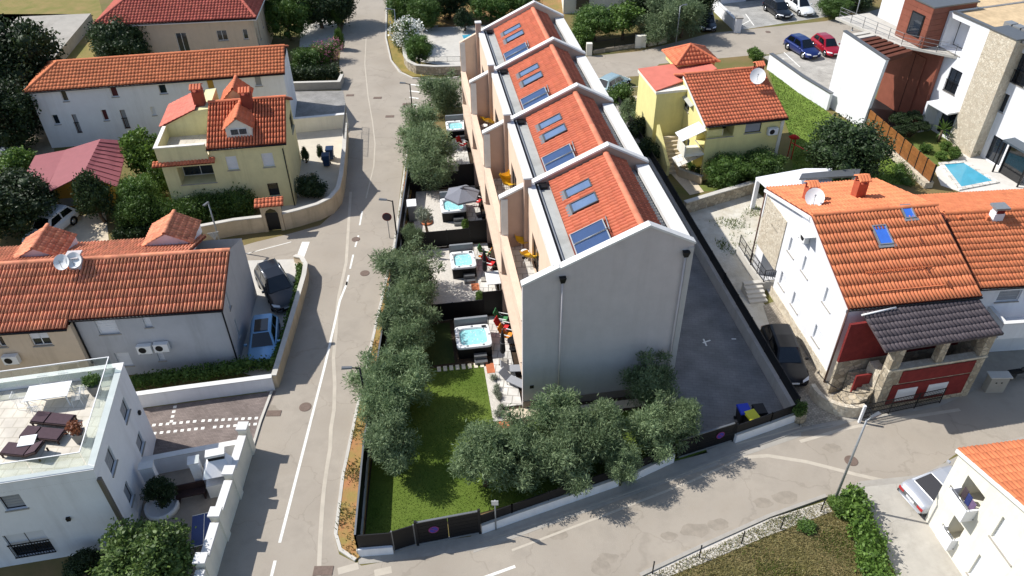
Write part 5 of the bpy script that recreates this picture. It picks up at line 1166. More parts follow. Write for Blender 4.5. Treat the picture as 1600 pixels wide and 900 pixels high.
MB().box(x0_-1.75, x1_-.3, yb_-.45, yb_-.3, 2.4, 5.1).build('rear_wall', redplast, pf); MB().box(x0_-1.75, x1_-.3, yb_-.46, yb_-.3, 0, 2.395).build('rear_wall', rubble, pf)
MB().box(x0_-.05, x0_+.5, wy+.5, yb_-.7, 0, 2.4).build('stair_wall', rubblel, pf)
MB().box(x0_-1.0, x0_-.08, wy+.9, wy+1.0, 0, 2.0).build('door', redplast, pf)
mb = MB()
for k in range(9):
    an = math.radians(200+k*18); mb.hexa([(x0_-1.0, wy+1.6, .18*k), (x0_-1.0+1.5*math.cos(an), wy+1.6+1.5*math.sin(an), .18*k), (x0_-1.0+1.5*math.cos(an+.34), wy+1.6+1.5*math.sin(an+.34), .18*k), (x0_-1.0+.01, wy+1.61, .18*k)], [(x0_-1.0, wy+1.6, .18*k+.2), (x0_-1.0+1.5*math.cos(an), wy+1.6+1.5*math.sin(an), .18*k+.2), (x0_-1.0+1.5*math.cos(an+.34), wy+1.6+1.5*math.sin(an+.34), .18*k+.2), (x0_-1.0+.01, wy+1.61, .18*k+.2)])
mb.build('curved_stairs', rubble, pf)
ring = [(x0_-1.0+1.75*math.cos(math.radians(t)), wy+1.6+1.75*math.sin(math.radians(t))) for t in range(170, 290, 12)]
MB().wallpath(ring, .25, 0, .8).build('stair_parapet', rubblel, pf)
MB().path([(x0_-1.0+1.7*math.cos(math.radians(t)), wy+1.6+1.7*math.sin(math.radians(t)), 1.75) for t in range(170, 290, 12)], .025).build('handrail', dark, pf)
MB().path([(r0.x-.2, yb_-.2, zb_+.06), (r0.x+1.8, yb_-.1, zb_+.16)], .05).build('gutter', framew, pf)
# ================================================================ ORANGE ROOFED HOUSE AT THE RIGHT EDGE
J = eave((1535, 450), (1600, 446), 5.3)
h = fthing('orange_house', 'house at the right edge with a plain orange roof and white chimney', 'house', J, 'joined houses on the right')
a = J.z(1472, 331, 7.2); yr, zr = 4.9, 7.0
walls(h, -.1, 9, .3, 9.0, 5.2, white, {'F': [wpx(J, 'F', .3, (1563, 455), (1590, 470), 'shutg')]})
pitched(h, -.15, 9.3, 0, 5.3, yr, zr, 9.4, 5.4, tile3, pitch=.2, course=.42, amp=.045)
MB().box(1.2, 6, -1.2, .29, 2.5, 2.7).box(1.2, 6, -1.2, -1.05, 2.7, 3.6).box(1.2, 1.35, -1.05, .29, 2.7, 3.6).build('balcony', white, h)
MB().box(1.15, 6, -1.25, -1.0, 3.605, 3.68).box(1.15, 1.4, -.998, .29, 3.605, 3.68).build('balcony_coping', coping, h)
a = J.z(1560, 330, 7.3); c_ = MB().box(a.x-.3, a.x+.3, a.y-.25, a.y+.25, 6.2, 7.25).box(a.x-.26, a.x+.26, a.y-.21, a.y+.21, 7.25, 7.55).build('chimney', white, h); MB().box(a.x-.22, a.x+.22, a.y-.255, a.y-.2, 7.28, 7.5).build('vent', redplast, c_); MB().box(a.x-.42, a.x+.42, a.y-.34, a.y+.34, 7.555, 7.68).build('chimney_cap', galv, c_)
for px_ in (1499, 1543):
    q = J.z(px_, 341, 6.9); MB().box(q.x-.09, q.x+.09, q.y-.1, q.y+.1, q.z-.1, q.z+.14).build('vent_tile', tile3, h)
# ================================================================ MODERN WHITE HOUSE (upper right)
K = Fr(at(1292, 165), -72.7)
h = fthing('modern_house', 'modern white house with a red wood upper box and a tall stone clad pier', 'house', K)
MB().hexa([(-.3, .0, 0), (4.95, .0, 0), (4.95, .3, 0), (-.3, .3, 0)], [(-.3, .0, 6.9), (5.5, .0, 6.5), (5.5, .3, 6.5), (-.3, .3, 6.9)]).build('screen_wall', white, h)
MB().hexa([(-.35, -.05, 6.91), (5.55, -.05, 6.51), (5.55, .35, 6.51), (-.35, .35, 6.91)], [(-.35, -.05, 6.97), (5.55, -.05, 6.57), (5.55, .35, 6.57), (-.35, .35, 6.97)]).build('coping', greym, h)
yk = 5.62
ops = [(6.25, 8.05, 2.3, 2.5, 'loggiaw-dark'), wpx(K, 'F', 5.62, (1456, 92), (1465, 115), 'glass-dark'), (7.6, 4.7, 1.3, 2.0, 'glass-rail-dark'), (8.4, 1.4, 1.5, 2.4, 'glass-door-dark')]
ops2 = [(lambda o: (o[0], o[1], 2.0, 2.3, 'glass-rail-dark'))(wpx(K, 'F', 6.1, (1580, 85), (1604, 130), 'x')), (lambda o: (o[0], o[1], .9, 1.5, 'glass-dark'))(wpx(K, 'F', 6.1, (1556, 143), (1574, 176), 'x')), (lambda o: (o[0], 1.15, 1.5, 2.1, 'glass-door-dark'))(wpx(K, 'F', 6.1, (1548, 215), (1566, 252), 'x'))]
mb = MB(); mp = lambda s, d, z: (s, yk-d, z)
skin(mb, mp, 4.9, 9.7, 0, 9.7, ops)
mp2 = lambda s, d, z: (s, yk+.5-d, z)
skin(mb, mp2, 12.3, 20, 0, 9.7, ops2)
mb.poly((4.9, yk, 0), (4.9, 16, 0), (4.9, 16, 9.7), (4.9, yk, 9.7)); mb.poly((20, yk+.5, 0), (20, 16, 0), (20, 16, 9.7), (20, yk+.5, 9.7)); mb.poly((-4, 16, 0), (20, 16, 0), (20, 16, 9.7), (-4, 16, 9.7))
mb.box(-6, 4.9, 8.5, 8.7, 0, 9.6).box(-6, -5.8, 8.7, 16, 0, 9.6); mb.build('wall', white, h, fix=False)
for o in ops: window(h, mp, o)
for o in ops2: window(h, mp2, o)
MB().box(-3.8, 19.8, yk+.7, 15.8, 9.45, 9.55).build('flat_roof', mat('tan roof gravel', (196, 172, 136), .95, .15, 1.5, .4, 20, dirt=.3), h)
MB().box(5.32, 20.05, yk-.06, yk+.3, 9.71, 9.86).box(19.75, 20.05, yk+.31, 16, 9.71, 9.86).box(-4, 19.74, 15.75, 16.02, 9.71, 9.86).build('roof_coping', greym, h)
# red wood box with separate cladding boards
wb = MB().box(1.5, 4.83, 4.0, 8.4, 6.75, 10.1).build('wood_box', woodc, h)
for k in range(7):
    z0, z1 = 6.75+k*.478, 6.75+k*.478+.46
    for xa, xb in ((1.5, 3.1), (3.115, 4.85)): MB().box(xa, xb, 3.95, 3.998, z0, z1).build('plank', woodc, wb)
    MB().box(4.832, 4.88, 3.96, 5.6, z0, z1).build('plank', woodc, wb)
a = K.y(1431, 38, 3.95); w_ = MB().box(a.x-.75, a.x+.75, 3.9, 3.945, a.z-.95, a.z+.95).build('window', dark, wb); MB().box(a.x-.62, a.x+.62, 3.88, 3.899, a.z-.85, a.z+.85).build('pane', glass, w_)
MB().box(1.45, 4.95, 3.9, 8.5, 10.105, 10.22).build('box_coping', greym, h)
# stone pier
MB().box(9.7, 12.3, yk-.5, yk+1.2, 0, 9.9).build('stone_pier', rubblel, h); MB().box(9.65, 12.35, yk-.55, yk+1.25, 9.905, 10.0).build('pier_coping', greym, h)
# first floor deck and open beams, enlarged to shade the entrance; railing, recessed red wood entrance
MB().hexa([(-4, 1.9, 6.5), (3.6, 2.9, 6.5), (7.2, yk-.02, 6.5), (-4, yk-.02, 6.5)], [(-4, 1.9, 6.7), (3.6, 2.9, 6.7), (7.2, yk-.02, 6.7), (-4, yk-.02, 6.7)]).build('deck', concl, h)
for k in range(8): MB().hexa([(-.2+k*.66, .31, 6.2-.04*k), (.24+k*.66, .31, 6.2-.04*k), (.24+k*.66, 2.4+.1*k, 6.25), (-.2+k*.66, 2.4+.1*k, 6.25)], [(-.2+k*.66, .31, 6.62-.04*k), (.24+k*.66, .31, 6.62-.04*k), (.24+k*.66, 2.4+.1*k, 6.67), (-.2+k*.66, 2.4+.1*k, 6.67)]).build('beam', concl if k < 2 else brownw, h)
MB().sheet([(.0, .32), (6.3, .32), (6.3, yk-.46), (0, yk-.46)], .03).build('entrance_dark_floor', dark, h)  # dark sheet: the entrance shade put into the floor colour
railing(MB(), [(-3.8, 2.1), (3.5, 3.05), (7.0, yk-.15)], 6.7, .95, 0, .014, (1.0, .66, .33), 1.4).build('railing', greym, h)
ew = MB().box(.3, 6.0, yk-.45, yk-.1, 0, 6.45).build('entrance_wall', woodc, h)
for k in range(2): MB().box(2.2+k*1.25, 3.4+k*1.25, yk-.53, yk-.46, .05, 5.6).build('door_leaf', woodc, ew)
MB().box(3.41, 3.44, yk-.55, yk-.465, .05, 5.6).build('door_gap', dark, ew)
MB().box(7.0, 9.5, yk-1.4, yk-.01, 2.7, 2.85).build('porch_roof', white, h); MB().box(7.0, 7.2, yk-1.4, yk-.02, 0, 2.69).build('porch_wall', white, h)
MB().box(14.6, 19.8, 5.0, 8.5, 2.7, 2.85).build('veranda_roof', mat('slate canopy', (70, 80, 88), .4, .05, 2, .02), h)
for x_ in (14.7, 17.2): MB().box(x_, x_+.1, 5.05, 5.15, 0, 2.69).build('veranda_post', dark, h)
MB().box(14.9, 17.1, 5.5, 5.55, .05, 2.5).build('glass_door', solid, h)
for k in range(3): 
    s_ = MB().box(9.0+k*.85, 9.7+k*.85, yk+1.5, yk+2.2, 9.56, 10.05).build('roof_fan', galv, h)
MB().lathe([(.45, 0), (.45, .35), (.3, .5)], (11.9, yk+1.9, 9.6), 12).build('roof_vent', tile3, h)
# its white garden wall, parking, wooden fence
t = thing('garden_wall', 'white rendered wall with a grey coping beside the car park of the modern house', 'wall', at(1250, 130))
MB().wallpath(A([(1200, 108), (1250, 145), (1293, 172)]), .3, 0, 1.6).build('wall', white, t, world=True); MB().wallpath(A([(1200, 108), (1250, 145), (1293, 172)]), .4, 1.602, 1.7).build('coping', greym, t, world=True)
t = thing('wooden_fence', 'varnished wooden panel fence above the stone wall of the pool garden', 'fence', at(1430, 240))
fp_ = A([(1350, 204), (1450, 294)])
MB().wallpath(fp_, .7, 0, .5).build('base_wall', rubblel, t, world=True)
P0, P1 = fp_; d_ = (P1-P0)/9; nr = Vector((-d_.y, d_.x, 0)).normalized()*.03
for k in range(9):
    a, b = P0+d_*(k+.03), P0+d_*(k+.97)
    for j in range(5):
        z0, z1 = .57+j*.29, .57+j*.29+.275; MB().hexa([tuple(p+Vector((0, 0, z0))) for p in (a-nr, b-nr, b+nr, a+nr)], [tuple(p+Vector((0, 0, z1))) for p in (a-nr, b-nr, b+nr, a+nr)]).build('plank', woodf, t, world=True)
for k in range(10): a = P0+d_*k; MB().box(a.x-.05, a.x+.05, a.y-.05, a.y+.05, .55, 2.08).build('post', dark, t, world=True)
pl = [(1470, 257), (1506, 254), (1556, 285), (1500, 296)]
t = thing('swimming_pool', 'small turquoise swimming pool with pale coping behind the wooden fence', 'pool', at(1510, 272)); P = A(pl)
MB().wallpath(P, .35, .0, .12, closed=True).build('coping', whitep, t, world=True); MB().prism(P[::-1], .01, .07).build('water', poolw, t, world=True)
# ================================================================ WHITE HOUSE, BOTTOM RIGHT
L_ = Fr(at(1496, 702, 5.0), 8)          # gable to the left, eave away from the viewer
h = fthing('corner_house', 'white house at the lower right with an orange roof and two small balconies', 'house', L_)
mp = SIDE['L']((.1, 0, 0, 0)); rk = .28
ops = [wpx(L_, 'L', .1, (1565, 804), (1582, 885), 'shut'), wpx(L_, 'L', .1, (1527, 860), (1545, 945), 'shut'), wpx(L_, 'L', .1, (1514, 740), (1519, 812), 'loggia-dark'), wpx(L_, 'L', .1, (1493, 802), (1488, 858), 'loggia-dark')]
ops = [(s, max(z, .75), min(w_, 1.35), min(hh, 1.45), k) for s, z, w_, hh, k in ops]
mb = MB(); skin(mb, mp, -9, -.1, 0, 4.85, ops); mb.poly((.1, -.1, 4.85), (.1, -9, 4.85), (.1, -9, 4.9+9*rk), (.1, -.1, 4.93)); mb.poly((.1, -.1, 0), (9, -.1, 0), (9, -.1, 4.85), (.1, -.1, 4.85)); mb.build('wall', cream, h, fix=False)
for o in ops: window(h, mp, o)
rf = MB().hexa([(0, 0, 4.9), (9, 0, 4.9), (9, -9.5, 4.9+9.5*rk), (0, -9.5, 4.9+9.5*rk)], [(0, 0, 4.99), (9, 0, 4.99), (9, -9.5, 4.99+9.5*rk), (0, -9.5, 4.99+9.5*rk)]).build('roof', deckm, h)
tiled(rf, (9, 0, 5.0), (-1, 0, 0), (0, -1, rk), [(0, 0), (9, 0), (9, 9.5), (0, 9.5)], tile3, .2, .5, .05)
MB().hexa([(-.04, .02, 4.8), (.06, .02, 4.8), (.06, -9.5, 4.8+9.5*rk), (-.04, -9.5, 4.8+9.5*rk)], [(-.04, .02, 5.0), (.06, .02, 5.0), (.06, -9.5, 5.0+9.5*rk), (-.04, -9.5, 5.0+9.5*rk)]).build('verge_board', framew, h)
for nm, (s, z, w_, hh, k) in enumerate(ops[2:]):
    z0 = z-hh/2-.12; pj = -.5 if nm == 0 else -.25; s0, s1 = s-w_/2-.04, s+w_/2+.04
    bl = MB().box(pj, .095, s0, s1, z0, z0+.12).box(pj, pj+.08, s0, s1, z0+.123, z0+.75).box(pj+.083, .095, s0, s0+.08, z0+.123, z0+.75).box(pj+.083, .095, s1-.08, s1, z0+.123, z0+.75).build('balcony', white, h)
    MB().tube((pj+.04, s0, z0+.92), (pj+.04, s1, z0+.92), .022).tube((pj+.04, s0+.02, z0+.75), (pj+.04, s0+.02, z0+.92), .015).tube((pj+.04, s1-.02, z0+.75), (pj+.04, s1-.02, z0+.92), .015).build('balcony_rail', chrome, bl)
    if nm == 0:
        for k_, (c_, n_) in enumerate((((110, 90, 120), 'mauve laundry'), ((50, 60, 110), 'navy laundry'), ((70, 60, 64), 'dark laundry'))): MB().box(.0+k_*.05, .03+k_*.05, s-.5+k_*.34, s-.22+k_*.34, z-.5, z+.1).build('hanging_laundry', mat(n_, c_, .9, .2, 4, .1), h)
# ================================================================ OTHER ROOFS AND STRUCTURES
def canopy(name, label, pts, z, m, posts, cat='canopy'):
    t = thing(name, label, cat, at(*pts[0])); q = [at(x, y, z) for x, y in pts]
    MB().hexa([tuple(p-Vector((0, 0, .14))) for p in q], [tuple(p) for p in q]).build('roof', m, t, world=True)
    for x, y in posts: p = at(x, y, z); MB().box(p.x-.14, p.x+.14, p.y-.14, p.y+.14, 0, z-.145).build('post', white, t, world=True)
    return t
canopy('carport', 'white flat roofed carport behind the tiled white house', [(1181, 277), (1258, 263), (1300, 263), (1300, 290), (1200, 294)], 2.6, white, [(1185, 279), (1203, 291), (1262, 268)])
t = canopy('shed_roof', 'small dark corrugated metal roof behind the tiled white house', [(1249, 279), (1253, 271), (1330, 264), (1345, 264), (1342, 274)], 3.0, greym, [(1256, 277), (1338, 270)])
sb = thing('foundation_slab', 'raised bare concrete foundation slab in the meadow at the top left', 'foundation', at(60, 100))
sp_ = [at(x, y, 1.2) for x, y in ((-40, 95), (80, 95), (142, 21), (28, 26))]; MB().prism([(p.x, p.y) for p in sp_], 0, 1.2).build('slab', conc, sb, world=True)
tp = thing('far_house', 'pale flat roofed building with garages at the top edge, right of the oleanders', 'building', at(1180, 5)); q = [at(x, y, 0) for x, y in ((1115, 8), (1345, -20), (1400, -120), (1120, -120))]
MB().prism([(p.x, p.y) for p in q], 0, 3.5).build('wall', white, tp, world=True)
q = [at(x, y, 0) for x, y in ((1130, 12), (1150, 9.6))]
for k in range(3):
    u0 = at(1165+k*60, 1.5-7.2*k); u1 = at(1165+k*60+42, 1.5-7.2*k-5); MB().wallpath([u0-Vector((0, .12, 0)), u1-Vector((0, .12, 0))], .12, .05, 2.4).build('garage_door', greym, tp, world=True)
MB().prism([(at(x, y).x, at(x, y).y) for x, y in ((1112, 10), (1347, -19), (1402, -122), (1118, -122))], 3.503, 3.7).build('roof', mem, tp, world=True)
th = thing('far_house', 'cream house behind the garden trees at the top edge, above the white terrace', 'building', at(900, 5)); q = [at(x, y, 0) for x, y in ((880, 22), (1005, 12), (1000, -60), (870, -60))]
MB().prism([(p.x, p.y) for p in q], 0, 3.2).build('wall', cream, th, world=True); MB().prism([(p.x, p.y) for p in q], 3.203, 3.4).build('roof', mem, th, world=True); MB().wallpath([q[0]-Vector((-1.5, .1, 0)), q[0]-Vector((-3.0, .2, 0))], .1, .6, 2.2).build('window', glass, th, world=True)
# ================================================================ GARDEN WALLS AND FENCES
def wallthing(name, label, px, t_, z1, m, capm=None, world_pts=None, cat='wall', group=None, z0=0, capw=.08):
    P = world_pts or A(px); c = sum(P, Vector())/len(P); t = thing(name, label, cat, (c.x, c.y, 0), 0, group)
    MB().wallpath(P, t_, z0, z1).build('wall', m, t, world=True)
    if capm: MB().wallpath(P, t_+capw, (z1 if not isinstance(z1, list) else [q+.002 for q in z1]) if isinstance(z1, list) else z1+.002, [q+.07 for q in z1] if isinstance(z1, list) else z1+.07).build('coping', capm, t, world=True)
    return t
w1 = wallthing('garden_wall', 'curved rendered wall round the court of the yellow villa', [(320,376),(372,366),(415,361)], .25, 1.25, mat('tan render', (196, 178, 150), .92, .1, 1.2, .15, dirt=.5), concl)
wallthing('garden_wall', 'tall curved rendered wall at the road bend below the yellow villa', [(446,358),(470,352),(500,343),(520,333),(532,318),(537,296),(541,255),(543,215)], .25, 1.35, mat('tan render', (196, 178, 150)), concl)
t = thing('garden_gate', 'arched pedestrian gate with a little red tiled hood in the villa wall', 'gate', at(430, 358)); G = Fr(at(415, 361), math.degrees(math.atan2((at(446, 358)-at(415, 361)).y, (at(446, 358)-at(415, 361)).x))); gl = (at(446, 358)-at(415, 361)).length
mb = MB().yprism([(0, 0), (.25, 0), (.25, 1.5), (.4, 1.8), (gl/2, 1.95), (gl-.4, 1.8), (gl-.25, 1.5), (gl-.25, 0), (gl, 0), (gl, 2.25), (0, 2.25)], -.15, .15)
t.location = G.o; t.rotation_euler = (0, 0, G.a); XF[t.name] = Matrix.Translation(G.o) @ Matrix.Rotation(G.a, 4, 'Z')
mb.build('portal', mat('tan render', (196, 178, 150)), t, fix=True); MB().box(.26, gl-.26, -.03, .03, .05, 1.5).build('gate_leaf', dark, t)
hd = MB().hexa([(-.3, -.45, 2.25), (gl+.3, -.45, 2.25), (gl+.3, .3, 2.5), (-.3, .3, 2.5)], [(-.3, -.45, 2.3), (gl+.3, -.45, 2.3), (gl+.3, .3, 2.55), (-.3, .3, 2.55)]).build('hood', deckm, t)
tiled(hd, (-.3, -.45, 2.31), (1, 0, 0), (0, .75, .25), [(0, 0), (gl+.6, 0), (gl+.6, .79), (0, .79)], tile4, .24, .36, .06)
wallthing('garden_wall', 'straight cream wall between the grey paved court and the villa court', [(462,207),(545,199)], .28, 1.3, cream, coping)
t = thing('glass_fence', 'steel framed fence on the wall end beside the road above the villa court', 'fence', at(542, 200)); fp_ = A([(545,196),(541,240)])
mb = railing(MB(), fp_, 1.35, .8, .12, .012, (1.0, .1), 1.2); mb.build('frame', greym, t, world=True)
wallthing('garden_wall', 'low wall with a coping in front of the oleander hedge', [(452,141),(531,139),(536,128)], .25, .75, conc, concl)
w2 = wallthing('planter_wall', 'white front wall of the planter beside the brown parking court', [(214,636),(300,624),(430,607)], .25, .95, white, coping)
wallthing('planter_wall', 'long pale wall curving up the road past the black people carrier', [(433,606),(450,550),(466,495),(479,447),(481,430),(474,415),(462,409)], .22, [.95,1.0,1.0,.95,.9,.7,.5], mat('tan render', (196, 178, 150)), concl)
t = thing('garden_wall', 'white yard wall with square piers along the road at the lower left', 'wall', at(360, 800)); P = A([(392,706),(372,775),(352,840),(331,912),(318,965)])
MB().wallpath(P, .28, 0, 1.55).build('wall', cream, t, world=True)
for i, (a, b) in enumerate(zip(P[:-1], P[1:])): d_ = (b-a).normalized()*.35; MB().wallpath([a+d_, b-d_], .4, 1.552, 1.7).build('coping', coping, t, world=True)
for p in P[:-1]:
    pr = MB().box(p.x-.22, p.x+.22, p.y-.22, p.y+.22, 0, 1.95).build('pier', cream, t, world=True); MB().box(p.x-.27, p.x+.27, p.y-.27, p.y+.27, 1.952, 2.05).build('pier_cap', coping, pr, world=True)
t = wallthing('garden_wall', 'low white wall between the brown parking court and the white house yard', [(228,742),(300,728),(388,712)], .25, 1.1, white, coping)
# terrace plot: dark fence along the verge
lf = [R.w(*q) for q in ((-8.93,-7.85),(-8.55,-2.5),(-7.95,2.2),(-7.1,9),(-6.2,16.3),(-5.2,24.6),(-4.2,31.5))]
t = thing('boundary_fence', 'long black panel fence on a low kerb between the verge and the gardens', 'fence', lf[2]); MB().wallpath(lf, .2, 0, .3).build('base', concl, t, world=True); fence_panels(t, lf, .3, 1.2, blackp, 1.9); MB().wallpath(lf, .09, 1.545, 1.575).build('rail', greym, t, world=True)
c0, c1 = R.w(-8.93, -7.85), R.w(-7.35, -7.95)
t = thing('corner_wall', 'short white corner wall topped with black panels at the road junction', 'wall', c0); MB().wallpath([c0, c1], .25, 0, .55).build('wall', white, t, world=True); fence_panels(t, [c0, c1], .55, .95, blackp, 1.7)
g0, g1 = R.w(-7.3, -7.95), R.w(-6.3, -7.75)
t = thing('pedestrian_gate', 'narrow black pedestrian gate next to the corner wall', 'gate', g0); fence_panels(t, [g0, g1], .12, 1.45, blackp, 1.1, pname='gate_leaf', postm=greym); MB().wallpath([g0, g1], .08, .06, .11).build('bottom_rail', galv, t, world=True)
def sign_disc(par, c, nrm, r, ringm, facem, bar=True):
    n = Vector(nrm).normalized(); a = Vector((0, 0, 1)); s = n.cross(a).normalized(); mb = MB()
    circ = lambda rr, o: [tuple(c+n*o+s*(rr*math.cos(k*math.pi/12))+a*(rr*math.sin(k*math.pi/12))) for k in range(24)]
    sg = mb.hexa(circ(r, .0), circ(r, .02)).build('no_parking_sign', ringm, par, world=True); MB().hexa(circ(r*.78, .0205), circ(r*.78, .024)).build('sign_face', facem, sg, world=True)
    if bar:
        d = (s+a).normalized(); e = (s-a).normalized(); q = [c+n*.0245+d*(r*.8*i)+e*(r*.1*j) for i, j in ((-1, -1), (1, -1), (1, 1), (-1, 1))]; MB().hexa([tuple(p) for p in q], [tuple(p+n*.003) for p in q]).build('sign_bar', ringm, sg, world=True)
signr = mat('purple red sign ring', (132, 60, 110), .6, .03, 3, 0)
s0, s1 = R.w(-6.2, -7.75), at(750, 833)
def slide_gate(label, s0, s1, sx, h_=1.75):
    t = thing('sliding_gate', label, 'gate', s0, 0, 'black sliding gates of the terrace'); d = (s1-s0).normalized(); L = (s1-s0).length; nr = Vector((d.y, -d.x, 0))
    if nr.y > 0: nr = -nr
    n = max(2, round(L/1.25))
    for i in range(n):
        a, b = s0+d*(L*(i+.01)/n), s0+d*(L*(i+.99)/n); o = Vector((-d.y, d.x, 0))*.03
        for j in range(6):
            z0 = .14+j*(h_-.2)/6; z1 = z0+(h_-.2)/6-.015; MB().hexa([tuple(p+Vector((0, 0, z0))) for p in (a-o, b-o, b+o, a+o)], [tuple(p+Vector((0, 0, z1))) for p in (a-o, b-o, b+o, a+o)]).build('slat', blackp, t, world=True)
    MB().wallpath([s0, s1], .1, .03, .12).build('bottom_rail', galv, t, world=True); MB().wallpath([s0, s1], .09, h_-.05, h_).build('top_rail', greym, t, world=True)
    for p in (s0, s1): MB().box(p.x-.06, p.x+.06, p.y-.06, p.y+.06, 0, h_+.08).build('post', dark, t, world=True)
    sign_disc(t, s0+d*(L*sx)+nr*.035+Vector((0, 0, h_*.58)), nr, .24, signr, purp); return t
slide_gate('long black sliding gate with a round sign in front of the lawn', s0, s1, .27)
g2_ = [at(1058, 716), at(1143, 689)]
slide_gate('black sliding gate with a round sign closing the grey paved drive', g2_[0], g2_[1], .74, 1.45)
for lb, px_ in (('long low white wall with black panels behind the front olive trees', [(752,831),(800,814),(964,757)]), ('short low white wall with black panels between the two small gates', [(990,748),(1050,720)]), ('low white wall with black panels in front of the waste bins', [(1146,690),(1200,671),(1244,655)])):
    P = A(px_); t = thing('front_wall', lb, 'wall', P[0]); MB().wallpath(P, .28, 0, .62).build('wall', white, t, world=True); MB().wallpath(P, .3, .622, .66).build('coping', concl, t, world=True); fence_panels(t, P, .66, .62, blackp, 2.2)
g = A([(966,757),(988,749)]); t = thing('pedestrian_gate', 'small black gate in the front wall among the olive trees', 'gate', g[0]); fence_panels(t, g, .1, 1.3, blackp, 1.2, pname='gate_leaf')
p = at(1247, 655); t = thing('stone_pier', 'rounded stone pier at the corner of the terrace drive', 'pier', p); MB().lathe([(.38, 0), (.36, .5), (.3, 1.0), (.2, 1.1)], p, 12).build('pier', rubble, t, world=True)
rwp = [R.w(14.35, y) for y in (-3.0, 8, 18, 30, 38)]
t = thing('boundary_wall', 'long pale wall topped with black panels beside the shaded drive', 'wall', rwp[1]); MB().wallpath(rwp, .3, 0, .85).build('wall', mat('drive wall render', (170, 166, 160), .92, .08, 1.2, .15, dirt=.4), t, world=True); fence_panels(t, [p+R.u*.1 for p in rwp], .85, .75, blackp, 2.4)  # one even grey render with dirt on the wall
for k in (1, 2, 3):
    y = 8.05*k+.1; xl = (-6.9, -6.0, -5.1)[k-1]
    P = [R.w(xl, y), R.w(-1.25, y)]; t = thing('partition_fence', ['black panel fence behind the nearest hot tub', 'black panel fence behind the second hot tub', 'black panel fence behind the grey parasol'][k-1], 'fence', P[0], 0, 'partition fences of the terrace gardens')
    fence_panels(t, P, .02, 1.35, blackp, 1.9); Q = [R.w(-1.2, y), R.w(-.02, y)]; fence_panels(t, Q, .02, 1.95, blackp, 1.2)
# other walls
t = wallthing('stone_wall', 'rounded stone retaining wall of the upper pool terrace', [(633,88),(634,101),(640,110),(652,116),(680,118),(722,117)], .3, .95, rubble, concl); railing(MB(), A([(643,104),(655,110),(680,112),(720,111)]), 1.0, .55, .12, .01, (1.0, .1), 1.2).build('railing', dark, t, world=True)
wallthing('garden_wall', 'white wall beside the parked cars at the upper right', [(1112,13),(1150,50)], .3, 1.2, white, coping)
p = at(1151, 50); t = thing('gate_pier', 'white square pier at the end of the car park wall', 'pier', p); MB().box(p.x-.35, p.x+.35, p.y-.3, p.y+.3, 0, 1.6).build('pier', white, t, world=True); MB().box(p.x-.42, p.x+.42, p.y-.37, p.y+.37, 1.602, 1.72).build('pier_cap', conc, t, world=True)
t = thing('garden_fence', 'dark railing fence with pale stone piers under the climbing plants', 'fence', at(960, 78)); P = A([(927,84),(992,74)]); MB().wallpath(P, .2, 0, .4).build('base', rubble, t, world=True); railing(MB(), P, .4, .9, .13, .016, (1.0, .1), 2).build('railing', dark, t, world=True)
for q in ((920,86),(996,74),(1004,73)): p = at(*q); MB().box(p.x-.3, p.x+.3, p.y-.25, p.y+.25, 0, 1.3).build('pier', cream, t, world=True)
wallthing('stone_wall', 'pale stone wall by the road under the grey green trees', [(1012,72),(1040,66)], .35, 1.3, rubblel, concl)
wallthing('garden_wall', 'tan wall beside the slatted gate of the yellow house', [(999,153),(1026,149)], .22, 1.2, mat('tan render', (196, 178, 150)), concl)
t = thing('garden_gate', 'small slatted metal gate at the front of the yellow house', 'gate', at(990, 152)); railing(MB(), A([(984,154),(998,153)]), .05, 1.1, .14, .02, (1.0, .1), 2).build('railing', cream, t, world=True)
wallthing('garden_wall', 'low stone wall across the back of the bleached yard', [(1068,334),(1120,318),(1182,300)], .3, 1.0, rubble, concl)
t = wallthing('terrace_wall', 'tan parapet in front of the yellow house terrace', [(1038,244),(1062,276),(1096,288)], .22, .7, mat('tan render', (196, 178, 150)), concl); railing(MB(), A([(1040,244),(1062,275),(1094,287)]), .75, .5, .12, .01, (1.0, .1), 1.2).build('railing', dark, t, world=True)
t = thing('stair_railing', 'dark ornamental railing beside the steps of the bleached yard', 'railing', at(1180, 430)); P = A([(1152,396),(1170,425),(1190,452),(1212,450)]); MB().wallpath(P, .2, 0, .6).build('kerb', concl, t, world=True); railing(MB(), P, .6, .95, .14, .015, (1.0, .55, .1), 1.2).build('railing', dark, t, world=True)
mb = MB(); S0 = Fr(at(1184, 474), 8); 
for k in range(5): mb.box(-.55, .65, k*.3, k*.3+.3, 0, .14*(k+1))
t = thing('garden_steps', 'short flight of pale steps below the ornamental railing', 'steps', S0.o, S0.a); mb.build('steps', concl, t)
t = thing('iron_gate', 'long ornamental iron driveway gate in front of the red annex', 'gate', at(1400, 645)); P = A([(1346,657),(1467,631)]); railing(MB(), P, .08, 1.15, .1, .016, (1.0, .7, .4, .1), 1.5).build('bars', dark, t, world=True)
for q in ((1342,660),): p = at(*q); MB().box(p.x-.06, p.x+.06, p.y-.06, p.y+.06, 0, 1.3).build('post', white, t, world=True)
t = thing('meter_cabinet', 'white utility cabinet beside the red annex at the right', 'cabinet', at(1556, 612)); p = at(1553, 614); MB().box(p.x-.5, p.x+.5, p.y, p.y+.45, 0, 1.15).build('cabinet', conc, t, world=True); MB().box(p.x-.6, p.x+.6, p.y-.05, p.y+.5, 1.152, 1.22).build('top', concl, t, world=True)  # cabinet greyed: its shade is put into the colour
for k in range(2): MB().box(p.x-.2+k*.3, p.x-.12+k*.3, p.y-.02, p.y-.003, .75, .83).build('lock', dark, t, world=True)
